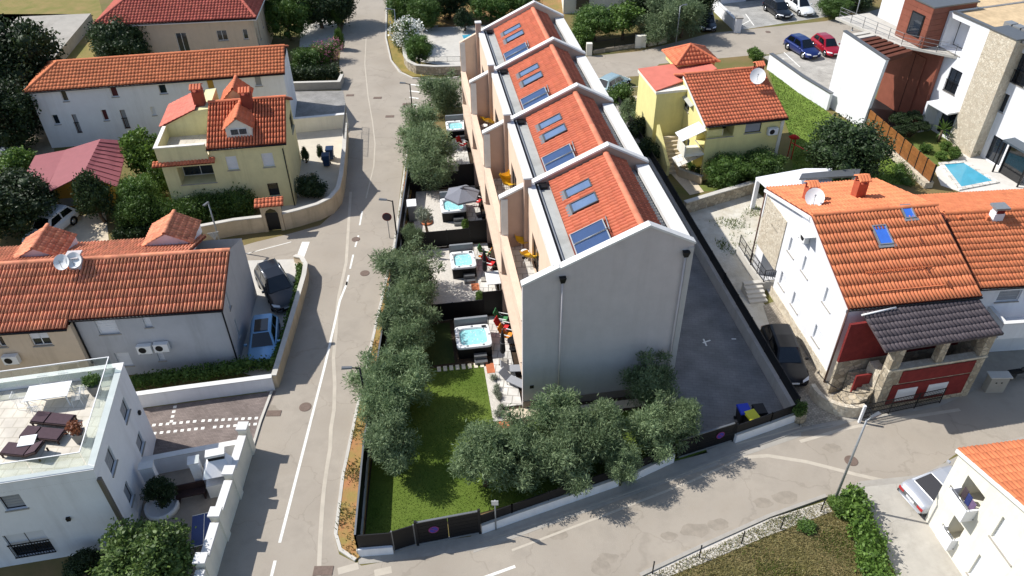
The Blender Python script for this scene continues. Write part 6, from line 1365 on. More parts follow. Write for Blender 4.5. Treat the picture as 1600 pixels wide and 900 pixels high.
for i, q in enumerate([(1019,897),(1092,872),(1158,850),(1219,828),(1282,800)]):
    t = thing('fence_post', ['thin post of the dry field cut by the bottom edge', 'second thin post of the dry field from the bottom edge', 'third thin post of the dry field from the bottom edge', 'second thin post of the dry field from the lamp', 'thin post of the dry field nearest the leaning lamp'][i], 'fence post', at(*q), 0, 'thin posts along the dry field'); MB().tube((0, 0, 0), (0, 0, .95), .03, .03, 6).build('post', dark, t); MB().lathe([(.04, .95), (.04, .98)], (0, 0, 0), 6).build('cap', dark, t)
# ================================================================ STREET LAMPS AND SIGNS
lamp('slim lamp post in front of the olive trees left of the lawn', at(577,657), 4.0, (-1, -.1), .5, dark)
lamp('slim lamp post beside the round sign and the orange verge', at(623,393), 4.2, (-1, .1), .5, dark)
lamp('short lamp post at the upper end of the olive row', at(645,179), 3.0, (-1, .1), .5, dark)
lamp('lamp post with a pale head between the villa hedge and the tiled townhouse', at(347,390), 3.9, (-.3, -1), .1)
lamp('tall leaning steel lamp post by the green hedge at the lower right', at(1302,787), 6.0, (1, .5), .35)
lamp('tall pale lamp post on the road behind the yellow house', at(1055,75), 4.5, (.9, .3), .35)
lamp('thin lamp post beside the white oleander', at(622,72), 4.0, (-1, 0), .5)
lamp('thin lamp post in front of the modern white house', at(1331,48), 4.5, (.6, .3), .3)
t = thing('sign_post', 'thin post with a small white plate at the front wall in the olive shade', 'sign post', at(775,828)); MB().tube((0, 0, 0), (0, 0, 2.3), .03).build('post', galv, t); MB().hexa([(-.16, -.03, 1.95), (.16, -.03, 1.95), (.16, -.01, 1.95), (-.16, -.01, 1.95)], [(-.16, -.2, 2.5), (.16, -.2, 2.5), (.16, -.18, 2.5), (-.16, -.18, 2.5)]).build('plate', framew, t)
t = thing('road_sign', 'round dull red back of a road sign by the verge', 'road sign', at(609,372), 0); MB().tube((0, 0, 0), (0, 0, 2.1), .03).build('post', galv, t); MB().lathe([(.34, -.012), (.34, .012)], (0, -.04, 1.85), 20, 'y', smooth=False).build('sign_plate', signred, t); MB().lathe([(.27, -.004), (.27, .004)], (0, -.058, 1.85), 20, 'y', smooth=False).build('sign_centre', mat('sign centre', (70, 60, 66), .7), t)
t = thing('road_sign', 'small triangular road sign seen from behind near the tiled townhouse', 'road sign', at(343,398), .3); MB().tube((0, 0, 0), (0, 0, 1.9), .03).build('post', galv, t); MB().yprism([(-.38, 1.9), (.38, 1.9), (0, 1.25)], -.02, .02).build('sign_plate', galv, t)
t = thing('road_sign', 'leaning triangular sign plate lying on the lower road at the tree shadow', 'road sign', at(842,852), .6) if False else None
# ================================================================ VEHICLES
def cloc(px, py): return at(px, py, .7)
def heading(a, b): p, q = at(*a, .8), at(*b, .8); return math.atan2((q-p).y, (q-p).x)
black = carp('black car paint', (14, 15, 18), .1); car('people_carrier', 'black people carrier with roof rails by the rounded planter wall', 'car', (lambda p: (p.x, p.y, .016))(at(432, 446, .7)), heading((418,420),(447,470)), black, 4.6, 1.85, 1.68, 'hatch', 'parked cars', rails=True)
car('compact_car', 'light blue hatchback with a dark sunroof in the narrow shaded court', 'car', (lambda p: (p.x, p.y, .016))(at(412, 530, .7)), heading((414,490),(408,560)), carp('light blue car paint', (112, 158, 196)), 4.0, 1.72, 1.5, 'hatch', 'parked cars', scr=True)
car('white_van', 'white hatchback parked on gravel beside the maroon roofed shed', 'car', (lambda p: (p.x, p.y, .02))(at(78, 351, .7)), heading((102,334),(56,370)), carp('white car paint', (224, 226, 226), .0), 4.3, 1.78, 1.5, 'hatch', 'parked cars')
car('estate_car', 'black car in the alley between the terrace and the white tiled house', 'car', (lambda p: (p.x, p.y, .03))(at(1226, 551, .7)), heading((1205,515),(1234,592)), mat('dark grey car paint', (20, 20, 22), .35, .02, 3, 0, spec=.25, coat=.15), 4.7, 1.84, 1.46, 'hatch', 'parked cars')
car('saloon_car', 'silver saloon beside the white house at the lower right', 'car', (lambda p: (p.x, p.y, .016))(at(1484, 757, .7)), heading((1450,768),(1520,745)), carp('silver car paint', (184, 187, 192), .35), 4.6, 1.82, 1.42, 'sedan', 'parked cars')
car('blue_car', 'dark blue hatchback in the court of the modern house', 'car', (lambda p: (p.x, p.y, .016))(at(1254, 73, .7)), heading((1234,62),(1272,84)), carp('blue car paint', (26, 44, 104)), 4.4, 1.82, 1.6, 'hatch', 'parked cars')
car('red_car', 'red hatchback parked beside the dark blue car', 'car', (lambda p: (p.x, p.y, .016))(at(1292, 70, .7)), heading((1278,58),(1308,80)), carp('red car paint', (170, 22, 44)), 4.2, 1.78, 1.5, 'hatch', 'parked cars')
car('black_estate', 'black estate car in the upper right car park next to the white car', 'car', (lambda p: (p.x, p.y, .012))(at(1216, 13, .7)), heading((1200,2),(1232,24)), black, 4.6, 1.84, 1.55, 'hatch', 'parked cars', rails=True)
car('white_car', 'white hatchback in the upper right car park beside the black estate', 'car', (lambda p: (p.x, p.y, .012))(at(1250, 9, .7)), heading((1234,0),(1264,18)), carp('white car paint', (224, 226, 226)), 4.4, 1.8, 1.6, 'hatch', 'parked cars')
car('small_black_car', 'black car in the shade of the grey green trees at the top', 'car', (lambda p: (p.x, p.y, .004))(at(1105, 32, .7)), heading((1102,20),(1108,44)), black, 4.3, 1.8, 1.5, 'hatch', 'parked cars')
car('pale_car', 'pale grey green car half behind the far eaves of the terrace', 'car', (lambda p: (p.x, p.y, .004))(at(958, 128, .7)), heading((945,134),(972,120)), carp('pale green grey paint', (170, 192, 194), .4), 4.2, 1.75, 1.48, 'hatch', 'parked cars')
car('parked_car', 'pale car just showing at the left edge by the dirt yard', 'car', (lambda p: (p.x, p.y, .012))(at(-14, 231, .7)), heading((-40,231),(20,225)), carp('white car paint', (224, 226, 226)), 4.3, 1.78, 1.5, 'hatch', 'parked cars')
# motorbike
p = at(1587, 594); t = thing('motorbike', 'dark motorbike in the shade by the white utility cabinet', 'motorbike', p, math.radians(10))
for x in (-.68, .68): wl = MB().lathe([(.2, -.05), (.29, -.05), (.31, 0), (.29, .05), (.2, .05)], (x, 0, .31), 16, 'y').build('wheel', rubber, t); MB().lathe([(.2, -.02), (.03, -.04), (.03, .04), (.2, .02)], (x, 0, .31), 10, 'y').build('rim', galv, wl)
MB().hexa([(-.75, -.13, .75), (.0, -.16, .7), (.0, .16, .7), (-.75, .13, .75)], [(-.8, -.1, .86), (.0, -.13, .82), (.0, .13, .82), (-.8, .1, .86)]).build('saddle', rubber, t); MB().ball((.25, 0, .82), .27, 10, 6, (1.1, .65, .6)).build('tank', black, t); MB().box(-.3, .3, -.16, .16, .28, .66).build('engine', greym, t, bevel=.04)
MB().tube((.68, 0, .31), (.45, 0, 1.0), .04).tube((.42, -.34, 1.05), (.42, .34, 1.05), .02).build('fork', chrome, t); MB().ball((.6, 0, .9), .1, 8, 5).build('headlight', lampw, t)
# ================================================================ HOT TUBS, PARASOLS, GARDEN THINGS
def hot_tub(label, cx, cy, sx, sy, cover_=True):
    t = thing('hot_tub', label, 'hot tub', R.w(cx, cy, .02), R.a, 'hot tubs of the terrace gardens'); hx, hy = sx/2, sy/2
    cab = MB()
    for (xa, xb, ya, yb) in ((-hx+.06, hx-.06, -hy+.06, -hy+.1), (-hx+.06, hx-.06, hy-.1, hy-.06), (-hx+.06, -hx+.1, -hy+.1, hy-.1), (hx-.1, hx-.06, -hy+.1, hy-.1)): cab.box(xa, xb, ya, yb, 0, .8)
    cab.build('cabinet', blackp, t)
    n = 32; sh = MB(); sh.cs = True
    def ring(k, z, e=5.0): return sh.V(*[((hx-k)*math.copysign(abs(math.cos(a))**(2/e), math.cos(a)), (hy-k)*math.copysign(abs(math.sin(a))**(2/e), math.sin(a)), z) for a in [2*math.pi*i/n for i in range(n)]])
    rs = [ring(0, .78, 9), ring(0, .9, 9), ring(.04, .93, 9), ring(.2, .93), ring(.24, .9), ring(.27, .55), ring(.55, .5), ring(.58, .25)]
    for a, b in zip(rs[:-1], rs[1:]):
        for i in range(n): sh.F([a[i], a[(i+1) % n], b[(i+1) % n], b[i]])
    sh.F(rs[-1]); sh.build('shell', acry, t)
    wt = MB(); q = [((hx-.252)*math.copysign(abs(math.cos(a))**.4, math.cos(a)), (hy-.252)*math.copysign(abs(math.sin(a))**.4, math.sin(a)), .8) for a in [2*math.pi*i/n for i in range(n)]]; wt.poly(*q); wt.build('water', water, t)
    for x, y in ((hx*.78, hy*.62), (-hx*.78, hy*.62), (0, hy*.86), (-hx*.4, -hy*.87), (hx*.5, -hy*.87), (hx*.88, 0), (-hx*.88, 0)): MB().ball((x, y, .935), .07, 8, 4, (1.3, 1, .4)).build('headrest', tubc, t)
    MB().box(hx*.55, hx*.8, hy*.66, hy*.84, .933, .96).build('control_panel', dark, t)
    rj = random.Random(int(cx*100)); jm = MB()
    for k in range(22): x, y = rj.uniform(-hx*.62, hx*.62), rj.uniform(-hy*.62, hy*.62); jm.lathe([(.035, .802), (.03, .808)], (x, y, 0), 6)
    props(jm.build('jets', framew, t), kind='stuff')
    if cover_:
        cv = MB().hexa([(-hx+.05, hy+.02, .3), (hx-.05, hy+.02, .3), (hx-.05, hy+.2, .3), (-hx+.05, hy+.2, .3)], [(-hx+.05, hy+.12, 1.35), (hx-.05, hy+.12, 1.35), (hx-.05, hy+.3, 1.35), (-hx+.05, hy+.3, 1.35)]); cv.build('cover', tubc, t, bevel=.03)
        for s_ in (-1, 1): MB().tube((s_*(hx-.02), hy-.1, .6), (s_*(hx-.02), hy+.12, 1.3), .02).build('cover_lifter', dark, t)
    st = MB().box(-.1, .65, -hy-.62, -hy-.34, .0, .2).box(-.1, .65, -hy-.33, -hy-.02, 0, .42); st.build('steps', greym, t)
    return t
hot_tub('nearest hot tub, on the dark lawn with its grey cover folded up', -2.14, 5.38, 2.12, 1.98)
hot_tub('second hot tub, on white gravel with its cover folded against the fence', -1.98, 13.2, 1.7, 1.9)
p = R.z(706, 320, .9); hot_tub('hot tub half under the open grey parasol', p.x+.1, p.y, 1.9, 1.95)
p = R.z(712, 196, .9); hot_tub('far hot tub between the olive trees and the terrace', p.x, p.y, 1.7, 1.8)
for i in range(8):
    q = R.z(686+i*9.6, 577-.95*i, .03); tt = MB().prism([R.w(q.x-.11, q.y-.2), R.w(q.x+.11, q.y-.2), R.w(q.x+.11, q.y+.2), R.w(q.x-.11, q.y+.2)], .015, .065).build('stepping_stone', mat('pale stepping stone', (216, 208, 186), .9, .08, 4, .1), bevel=.01); props(tt, ['first stepping stone from the terracotta square', 'second stepping stone from the terracotta square', 'third stepping stone from the terracotta square', 'fourth stepping stone from the terracotta square', 'fourth stepping stone from the olive tree end of the row', 'third stepping stone from the olive tree end of the row', 'second stepping stone from the olive tree end of the row', 'stepping stone at the olive tree end of the row'][7-i], 'stepping stone', 'stepping stones of the lawn')
for lb, (px_, py_), sx, sy in (('terracotta paved square at the end of the stepping stones', (770, 575), .75, .8), ('small terracotta square at the corner of the lawn', (787, 664), .7, .5), ('terracotta square at the steps of the second hot tub', (745, 448), .7, .7), ('terracotta square at the steps of the third hot tub', (728, 340), .6, .6)):
    q = R.z(px_, py_, .05); props(MB().prism([R.w(q.x-sx/2, q.y-sy/2), R.w(q.x+sx/2, q.y-sy/2), R.w(q.x+sx/2, q.y+sy/2), R.w(q.x-sx/2, q.y+sy/2)], .02, .07).build('terracotta_square', redtile), lb, 'paving square')
def parasol_closed(label, p, m=canvask, hgt=2.5):
    t = thing('parasol', label, 'parasol', p, 0, 'closed parasols'); MB().tube((0, 0, .1), (0, 0, hgt+.12), .022).build('pole', greym, t)
    MB().lathe([(.02, hgt+.05), (.1, hgt-.3), (.17, .95), (.13, .8), (.02, .85)], (0, 0, 0), 10).build('canopy', m, t); MB().lathe([(.14, 1.55), (.14, 1.62)], (0, 0, 0), 10).build('strap', greym, t); MB().box(-.26, .26, -.26, .26, 0, .1).build('base', conc, t, bevel=.02); return t
parasol_closed('closed black parasol on the patio beside the nearest hot tub', at(786, 566, .1)); parasol_closed('closed black parasol on the patio beside the second hot tub', at(758, 437, .1))
p = at(664, 36, 0); parasol_closed('closed white parasol behind the oleander at the upper pool', at(681, 42, 0), framew, 2.3)
def parasol_open(label, p, rad, hgt):
    t = thing('parasol', label, 'parasol', p, .35); MB().tube((rad*1.05, 0, .1), (rad*1.05, 0, hgt+.3), .04).tube((rad*1.05, 0, hgt+.3), (0, 0, hgt+.62), .035).build('mast', dark, t); n = 6
    mb = MB(); apx = (0, 0, hgt+.55); rim = [(rad*math.cos(2*math.pi*k/n), rad*math.sin(2*math.pi*k/n), hgt) for k in range(n)]
    for k in range(n):
        a, b = rim[k], rim[(k+1) % n]; m_ = ((a[0]+b[0])/2*.97, (a[1]+b[1])/2*.97, hgt-.02+.02); mb.poly(apx, a, m_); mb.poly(apx, m_, b); mb.poly(a, (a[0], a[1], a[2]-.16), (m_[0], m_[1], m_[2]-.16), m_); mb.poly(m_, (m_[0], m_[1], m_[2]-.16), (b[0], b[1], b[2]-.16), b)
    mb.build('canopy', canvasg, t)
    for k in range(n): MB().tube((0, 0, hgt+.5), (rim[k][0]*.98, rim[k][1]*.98, hgt-.03), .014, n=5).build('rib', greym, t)
    MB().lathe([(.16, hgt+.52), (.13, hgt+.62), (.02, hgt+.66)], (0, 0, 0), 8).build('vent', canvasg, t); MB().box(rad*1.05-.4, rad*1.05+.4, -.4, .4, 0, .1).build('base', dark, t, bevel=.02); return t
pc = at(722, 298, 2.5); parasol_open('large open grey cantilever parasol over the third hot tub', (pc.x, pc.y, .02), 1.35, 2.2)
def deck_chair(label, p, rot, m, group='garden chairs', frame=whitepl):
    t = thing('deck_chair', label, 'chair', p, rot, group); W2 = .29
    MB().hexa([(-W2, -.35, .42), (W2, -.35, .42), (W2, .15, .36), (-W2, .15, .36)], [(-W2, -.35, .45), (W2, -.35, .45), (W2, .15, .39), (-W2, .15, .39)]).build('seat', m, t)
    MB().hexa([(-W2, .15, .36), (W2, .15, .36), (W2, .18, .36), (-W2, .18, .36)], [(-W2, .45, .98), (W2, .45, .98), (W2, .48, .98), (-W2, .48, .98)]).build('backrest', m, t)
    for sx in (-W2, W2): MB().tube((sx, -.38, 0), (sx, .3, .6), .018).tube((sx, .35, 0), (sx, -.36, .44), .018).build('leg', frame, t); MB().box(sx-.03, sx+.03, -.36, .28, .6, .63).build('armrest', frame, t)
    return t
for lb, q, m, r in (('red garden chair, the middle of the bright chairs by the nearest patio', (785, 512), redp, 1.2), ('orange garden chair next to the closed black parasol', (791, 524), orangep, 1.2), ('green and white garden chair near the fence of the nearest patio', (784, 499), greenp, 1.3), ('red garden chair on the second patio', (764, 412), redp, 1.1), ('green garden chair at the back of the second patio', (758, 397), greenp, 1.3), ('orange garden chair on the second patio', (757, 400), orangep, -1.9), ('red garden chair under the edge of the grey parasol', (745, 314), redp, 1.0), ('red garden chair on the far patio', (722, 226), redp, 1.0)):
    deck_chair(lb, (lambda p: (p.x, p.y, .1))(at(*q, .45)), r, m)
def lounger_white(label, q, rot):
    p = at(*q, .3); t = thing('sun_lounger', label, 'sun lounger', (p.x, p.y, .1), rot, 'white loungers on the nearest patio'); MB().box(-.28, .28, -.9, .35, .26, .31).build('seat', shutg, t); MB().hexa([(-.28, .35, .27), (.28, .35, .27), (.28, .4, .3), (-.28, .4, .3)], [(-.28, .85, .7), (.28, .85, .7), (.28, .9, .7), (-.28, .9, .7)]).build('backrest', shutg, t)
    for x in (-.25, .25):
        for y in (-.8, .3): MB().tube((x, y, 0), (x, y, .26), .02).build('leg', greym, t)
lounger_white('white sun lounger nearest the blank gable on the patio', (803, 596), 1.0); lounger_white('white sun lounger beside the closed parasol on the patio', (806, 577), 1.6)
t = thing('garden_table', 'white rectangular garden table on the second patio', 'table', (lambda p: (p.x, p.y, .1))(at(770, 436, .7)), R.a); MB().box(-.45, .45, -.7, .7, .68, .73).build('table_top', whitepl, t)
for x in (-.38, .38):
    for y in (-.6, .6): MB().tube((x, y, 0), (x, y, .68), .025).build('leg', whitepl, t)
t = thing('bistro_set', 'small black table on the patio of the nearest garden', 'table', (lambda p: (p.x, p.y, .1))(at(801, 535, .6)), 0); MB().lathe([(.32, .66), (.32, .7)], (0, 0, 0), 16, smooth=False).build('table_top', dark, t); MB().tube((0, 0, 0), (0, 0, .66), .03).build('leg', dark, t); MB().lathe([(.22, 0), (.2, .03)], (0, 0, 0), 12).build('foot', dark, t)
# yellow bucket chairs and little tables on the roof terraces
def bucket(label, q, rot):
    p = at(*q, 5.6); t = thing('bucket_chair', label, 'chair', (p.x, p.y, 5.25), rot, 'yellow chairs on the roof terraces'); mb = MB(); mb.cs = True; rows = []
    for k in range(9):
        a = -.5+k/8*1.0; z = .4+max(0, a*1.1)**1.15*.75; y = -.3+k/8*.55+(.12 if k > 5 else 0); w_ = .2+.14*math.sin(k/8*math.pi); rows.append(mb.V((-w_-.05, y, z+.16), (-w_, y, z+.04), (0, y+.03, z), (w_, y, z+.04), (w_+.05, y, z+.16)))
    for a, b in zip(rows[:-1], rows[1:]):
        for i in range(4): mb.F([a[i], a[i+1], b[i+1], b[i]])
    mb.build('shell', yelp, t, fix=False)
    for x in (-.22, .22):
        for y in (-.25, .25): MB().tube((x*.5, y*.4, .4), (x, y, 0), .014).build('leg', whitepl, t)
    t.scale = (1.3, 1.3, 1.3)
for lb, q, r in (('yellow bucket chair at the back of the nearest roof terrace', (818, 379), .4), ('yellow bucket chair at the front of the nearest roof terrace', (827, 406), 2.6), ('single yellow chair on the second roof terrace', (795, 289), .6), ('yellow chair at the back of the third roof terrace', (760, 188), .4), ('yellow chair at the front of the third roof terrace', (766, 196), 2.6), ('yellow chair in the shade on the second roof terrace', (792, 283), 2.9)):
    bucket(lb, q, r)
for lb, q in (('small white table between the two yellow chairs of the nearest roof terrace', (820, 393)), ('small dark table beside the chairs of the second roof terrace', (803, 283)), ('small white table between the yellow chairs of the third roof terrace', (757, 196))):
    p = at(*q, 5.7); t = thing('side_table', lb, 'table', (p.x, p.y, 5.25), 0, 'small tables on the roof terraces'); MB().lathe([(.24, .44), (.24, .47)], (0, 0, 0), 14, smooth=False).build('table_top', dark if 'dark' in lb else whitepl, t); MB().tube((0, 0, 0), (0, 0, .44), .025).build('stem', dark, t); MB().lathe([(.17, 0), (.16, .02)], (0, 0, 0), 10).build('foot', dark, t)
# bins
def bin_(label, p, lid, rot, body=None):
    t = thing('wheelie_bin', label, 'waste bin', p, rot, 'waste bins in the drive'); MB().hexa([(-.24, -.26, .1), (.24, -.26, .1), (.24, .26, .1), (-.24, .26, .1)], [(-.31, -.34, 1.0), (.31, -.34, 1.0), (.31, .34, 1.0), (-.31, .34, 1.0)]).build('body', body or dark, t, bevel=.02)
    MB().hexa([(-.34, -.38, 1.0), (.34, -.38, 1.0), (.34, .38, 1.0), (-.34, .38, 1.0)], [(-.3, -.34, 1.07), (.3, -.34, 1.07), (.3, .34, 1.1), (-.3, .34, 1.1)]).build('lid', lid, t, bevel=.01); MB().tube((-.25, .4, .98), (.25, .4, .98), .02).build('handle', dark, t)
    for x in (-.27, .27): MB().lathe([(.1, -.03), (.1, .03)], (x, .28, .1), 12, 'x').build('wheel', rubber, t)
p = at(1163, 640, 1.0); bin_('waste bin with a blue lid inside the drive gate', (p.x, p.y, .016), bluep, R.a); p = at(1168, 650, 1.0); bin_('waste bin with a lime yellow lid behind the front wall', (p.x+.25, p.y, .016), limep, R.a+.2); p = at(1187, 640, 1.0); bin_('plain black waste bin beside the yellow lidded bin', (p.x, p.y, .016), dark, R.a)
for lb, q in (('dark blue waste container in the villa court, nearer the wall', (509, 246)), ('dark blue waste container in the villa court, farther one', (515, 236))):
    p = at(*q, .8); bin_(lb, (p.x, p.y, .02), mat('dark blue lid', (30, 50, 80), .5), .1, mat('dark blue plastic', (34, 58, 92), .5))
t = thing('garden_statue', 'slim white gate-side statue among the olives', 'statue', at(778, 800)) if False else None
# utility boxes by the fence
p = at(643, 318, 1.3); t = thing('utility_box', 'white topped meter box at the fence beside the olive sapling', 'cabinet', (p.x, p.y, 0), R.a); MB().box(-.3, .3, -.45, .45, 0, 1.3).build('body', galv, t, bevel=.02); MB().box(-.35, .35, -.5, .5, 1.3, 1.38).build('top', framew, t, bevel=.02)
# roof terrace furniture of the white house
def flat_lounger(label, q, rot, back=.0):
    p = at(*q, 5.35); t = thing('wicker_lounger', label, 'sun lounger', (p.x, p.y, 5.02), rot, 'brown wicker loungers on the roof terrace'); MB().box(-.95, .22, -.35, .35, .2, .3).build('seat', wicker, t, bevel=.02)
    MB().hexa([(.24, -.35, .2), (.95, -.35, .2+back), (.95, .35, .2+back), (.24, .35, .2)], [(.24, -.35, .3), (.93, -.35, .3+back), (.93, .35, .3+back), (.24, .35, .3)]).build('backrest', wicker, t)
    MB().box(-.9, .2, -.31, .31, .302, .35).build('cushion', mat('plum cushion', (74, 58, 64), .9, .1, 8, .1), t, bevel=.02); MB().hexa([(.26, -.31, .31), (.9, -.31, .31+back), (.9, .31, .31+back), (.26, .31, .31)], [(.26, -.31, .36), (.9, -.31, .36+back), (.9, .31, .36+back), (.26, .31, .36)]).build('cushion', mat('plum cushion', (74, 58, 64)), t)
    for x in (-.88, .88):
        for y in (-.3, .3): MB().box(x-.03, x+.03, y-.03, y+.03, 0, .2).build('leg', wicker, t)
flat_lounger('brown wicker lounger nearest the white table', (82, 653), math.radians(172)); flat_lounger('middle one of the three brown wicker loungers', (66, 676), math.radians(172)); flat_lounger('brown wicker lounger with a raised back beside the small white table', (36, 702), math.radians(-8), .35)
p = at(75, 611, 5.75); t = thing('garden_table', 'long white table with chairs around it on the roof terrace', 'table', (p.x, p.y, 5.02), B.a); MB().box(-.95, .95, -.5, .5, .7, .74).build('table_top', whitepl, t)
for x in (-.85, .85):
    for y in (-.42, .42): MB().box(x-.025, x+.025, y-.025, y+.025, 0, .7).build('leg', whitepl, t)
for i, (x, y, r_) in enumerate(((-.5, .75, 0), (.45, .75, 0), (1.3, .1, -1.57), (1.2, -.35, -1.4), (-1.3, 0, 1.57), (-.4, -.72, 3.14))):
    w_ = Vector((p.x, p.y, 5.02))+B.u*x+B.v*y; c = thing('wire_chair', ['white wire chair behind the long roof terrace table, farther from the planter', 'white wire chair behind the long roof terrace table, nearer the green planter', 'white wire chair at the planter end of the long white table, at its back corner', 'white wire chair at the planter end of the long white table, at its front corner', 'white wire chair alone at the end of the white table away from the planters', 'white wire chair between the long white table and the wicker loungers'][i], 'chair', w_, B.a+r_, 'white wire chairs at the roof terrace table')
    mb = MB()
    for k in range(7): mb.tube((-.2+k*.066, -.2, .42), (-.2+k*.066, .2, .42), .008, n=4)
    mb.build('seat', whitepl, c); mb = MB()
    for k in range(7): mb.tube((-.2+k*.066, .2, .42), (-.22+k*.073, .3, .82), .008, n=4)
    mb.tube((-.22, .3, .82), (.22, .3, .82), .012, n=4).build('backrest', whitepl, c)
    for sx in (-.18, .18):
        for sy in (-.18, .18): MB().tube((sx, sy, .42), (sx*1.2, sy*1.2, 0), .012, n=5).build('leg', whitepl, c)
p = at(41, 686, 5.5); t = thing('coffee_table', 'small white square table between the wicker loungers', 'table', (p.x, p.y, 5.02), B.a); MB().box(-.35, .35, -.3, .3, .36, .4).build('table_top', whitepl, t)
for x in (-.3, .3):
    for y in (-.25, .25): MB().box(x-.02, x+.02, y-.02, y+.02, 0, .36).build('leg', whitepl, t)
for lb, q, m in (('green shrub in a tall grey planter at the far corner of the roof terrace', (148, 606), 'shrub'), ('rust brown shrub in a tall grey planter by the glass edge', (124, 680), 'rust')):
    p = at(*q, 5.4); t = thing('planter', lb, 'plant', (p.x, p.y, 5.02), B.a); MB().hexa([(-.18, -.18, 0), (.18, -.18, 0), (.18, .18, 0), (-.18, .18, 0)], [(-.24, -.24, .6), (.24, -.24, .6), (.24, .24, .6), (-.24, .24, .6)]).build('pot', greym, t); o = link('crown', PROTO[(m, 0)], t); o.location = (0, 0, .85); o.scale = (.42, .42, .42)
# yard of the white house: outdoor kitchen, chimney pier, table
t = thing('outdoor_kitchen', 'white outdoor kitchen with a sloping hood in the yard corner', 'barbecue', at(345, 760)); p = at(345, 740, 1.2); K0 = Fr(p, 14)
t.location = K0.o; t.rotation_euler = (0, 0, K0.a); XF[t.name] = Matrix.Translation(K0.o) @ Matrix.Rotation(K0.a, 4, 'Z')
MB().box(-.75, .75, -.4, .5, 0, .9).build('counter', white, t); MB().hexa([(-.75, -.45, 1.5), (.75, -.45, 1.5), (.75, .5, 1.5), (-.75, .5, 1.5)], [(-.4, .1, 2.1), (.4, .1, 2.1), (.4, .5, 2.1), (-.4, .5, 2.1)]).build('hood', white, t); MB().box(-.75, .75, .35, .5, .9, 1.5).build('back', concd, t); MB().box(-.45, .45, .05, .52, 2.35, 2.5).build('flue_cap', coping, t); MB().box(-.38, .38, .1, .48, 2.1, 2.35).build('flue', dark, t)
p = at(303, 722, 1.9); t = thing('white_pier', 'slim free standing white pier in the yard of the white house', 'pier', (p.x, p.y, 0), .25); MB().box(-.22, .22, -.22, .22, 0, 2.0).build('pier', white, t); MB().box(-.27, .27, -.27, .27, 2.002, 2.08).build('pier_cap', coping, t)
p = at(228, 728, 1.9); t = thing('white_pier', 'short white pier against the right wall of the white house', 'pier', (p.x, p.y, 0), .25); MB().box(-.3, .3, -.2, .2, 0, 1.9).build('pier', white, t); MB().box(-.34, .34, -.24, .24, 1.902, 1.97).build('pier_cap', coping, t)
p = at(318, 825, .8); t = thing('games_table', 'blue table with white lines behind the yard wall', 'table', (p.x, p.y, 0), math.radians(105)); MB().box(-.9, .9, -.55, .55, .7, .74).build('table_top', mat('blue table top', (44, 62, 110), .5, .05, 3, 0), t); MB().box(-.9, .9, -.012, .012, .741, .744).box(-.9, -.87, -.55, .55, .741, .744).box(.87, .9, -.55, .55, .741, .744).build('line', paint, t)
for x in (-.8, .8):
    for y in (-.45, .45): MB().box(x-.03, x+.03, y-.03, y+.03, 0, .7).build('leg', greym, t)
p = at(296, 765, .7); t = thing('bench', 'dark bench in the shade beside the outdoor kitchen', 'bench', (p.x, p.y, .012), .25); MB().box(-.7, .7, -.22, .22, .42, .48).build('seat', wicker, t); MB().box(-.7, .7, .2, .26, .5, .9).build('backrest', wicker, t); MB().box(-.65, -.58, -.2, .2, 0, .42).box(.58, .65, -.2, .2, 0, .42).build('legs', wicker, t)
# slide / red thing by the round tree, wheel in I yard
p = at(1246, 244); t = thing('garden_slide', 'red plastic slide on the grass beside the round dark tree', 'slide', p, 1.9); MB().hexa([(-.25, -1.2, .1), (.25, -1.2, .1), (.25, .8, 1.3), (-.25, .8, 1.3)], [(-.25, -1.2, .16), (.25, -1.2, .16), (.25, .8, 1.36), (-.25, .8, 1.36)]).build('chute', redp, t); MB().tube((-.25, .8, 0), (-.25, .8, 1.9), .04).tube((.25, .8, 0), (.25, .8, 1.9), .04).build('ladder', redp, t); MB().lathe([(.45, 1.9), (.05, 2.15)], (0, .8, 0), 8).build('cap', redp, t)
# stacked stone table in the orchard
p = at(705, 20, .6); t = thing('stone_bench', 'long wooden table in the red brown orchard at the top', 'table', (p.x, p.y, 0), .1); MB().box(-1.0, 1.0, -.4, .4, .66, .74).build('table_top', redtile, t); MB().box(-.85, -.7, -.35, .35, 0, .66).box(.7, .85, -.35, .35, 0, .66).build('legs', rubble, t)
p = at(1237, 318); 
# terrace pots on H
for i, q in enumerate(((1082, 262), (1090, 268), (1075, 255))):
    tree('potted_plant', ['potted plant under the awning of the yellow house, nearest the corner', 'potted plant under the awning of the yellow house, middle one', 'potted plant under the awning of the yellow house, farthest back'][i], 'plant', 'shrub', *q, .5, .35, .4, trunk=True)
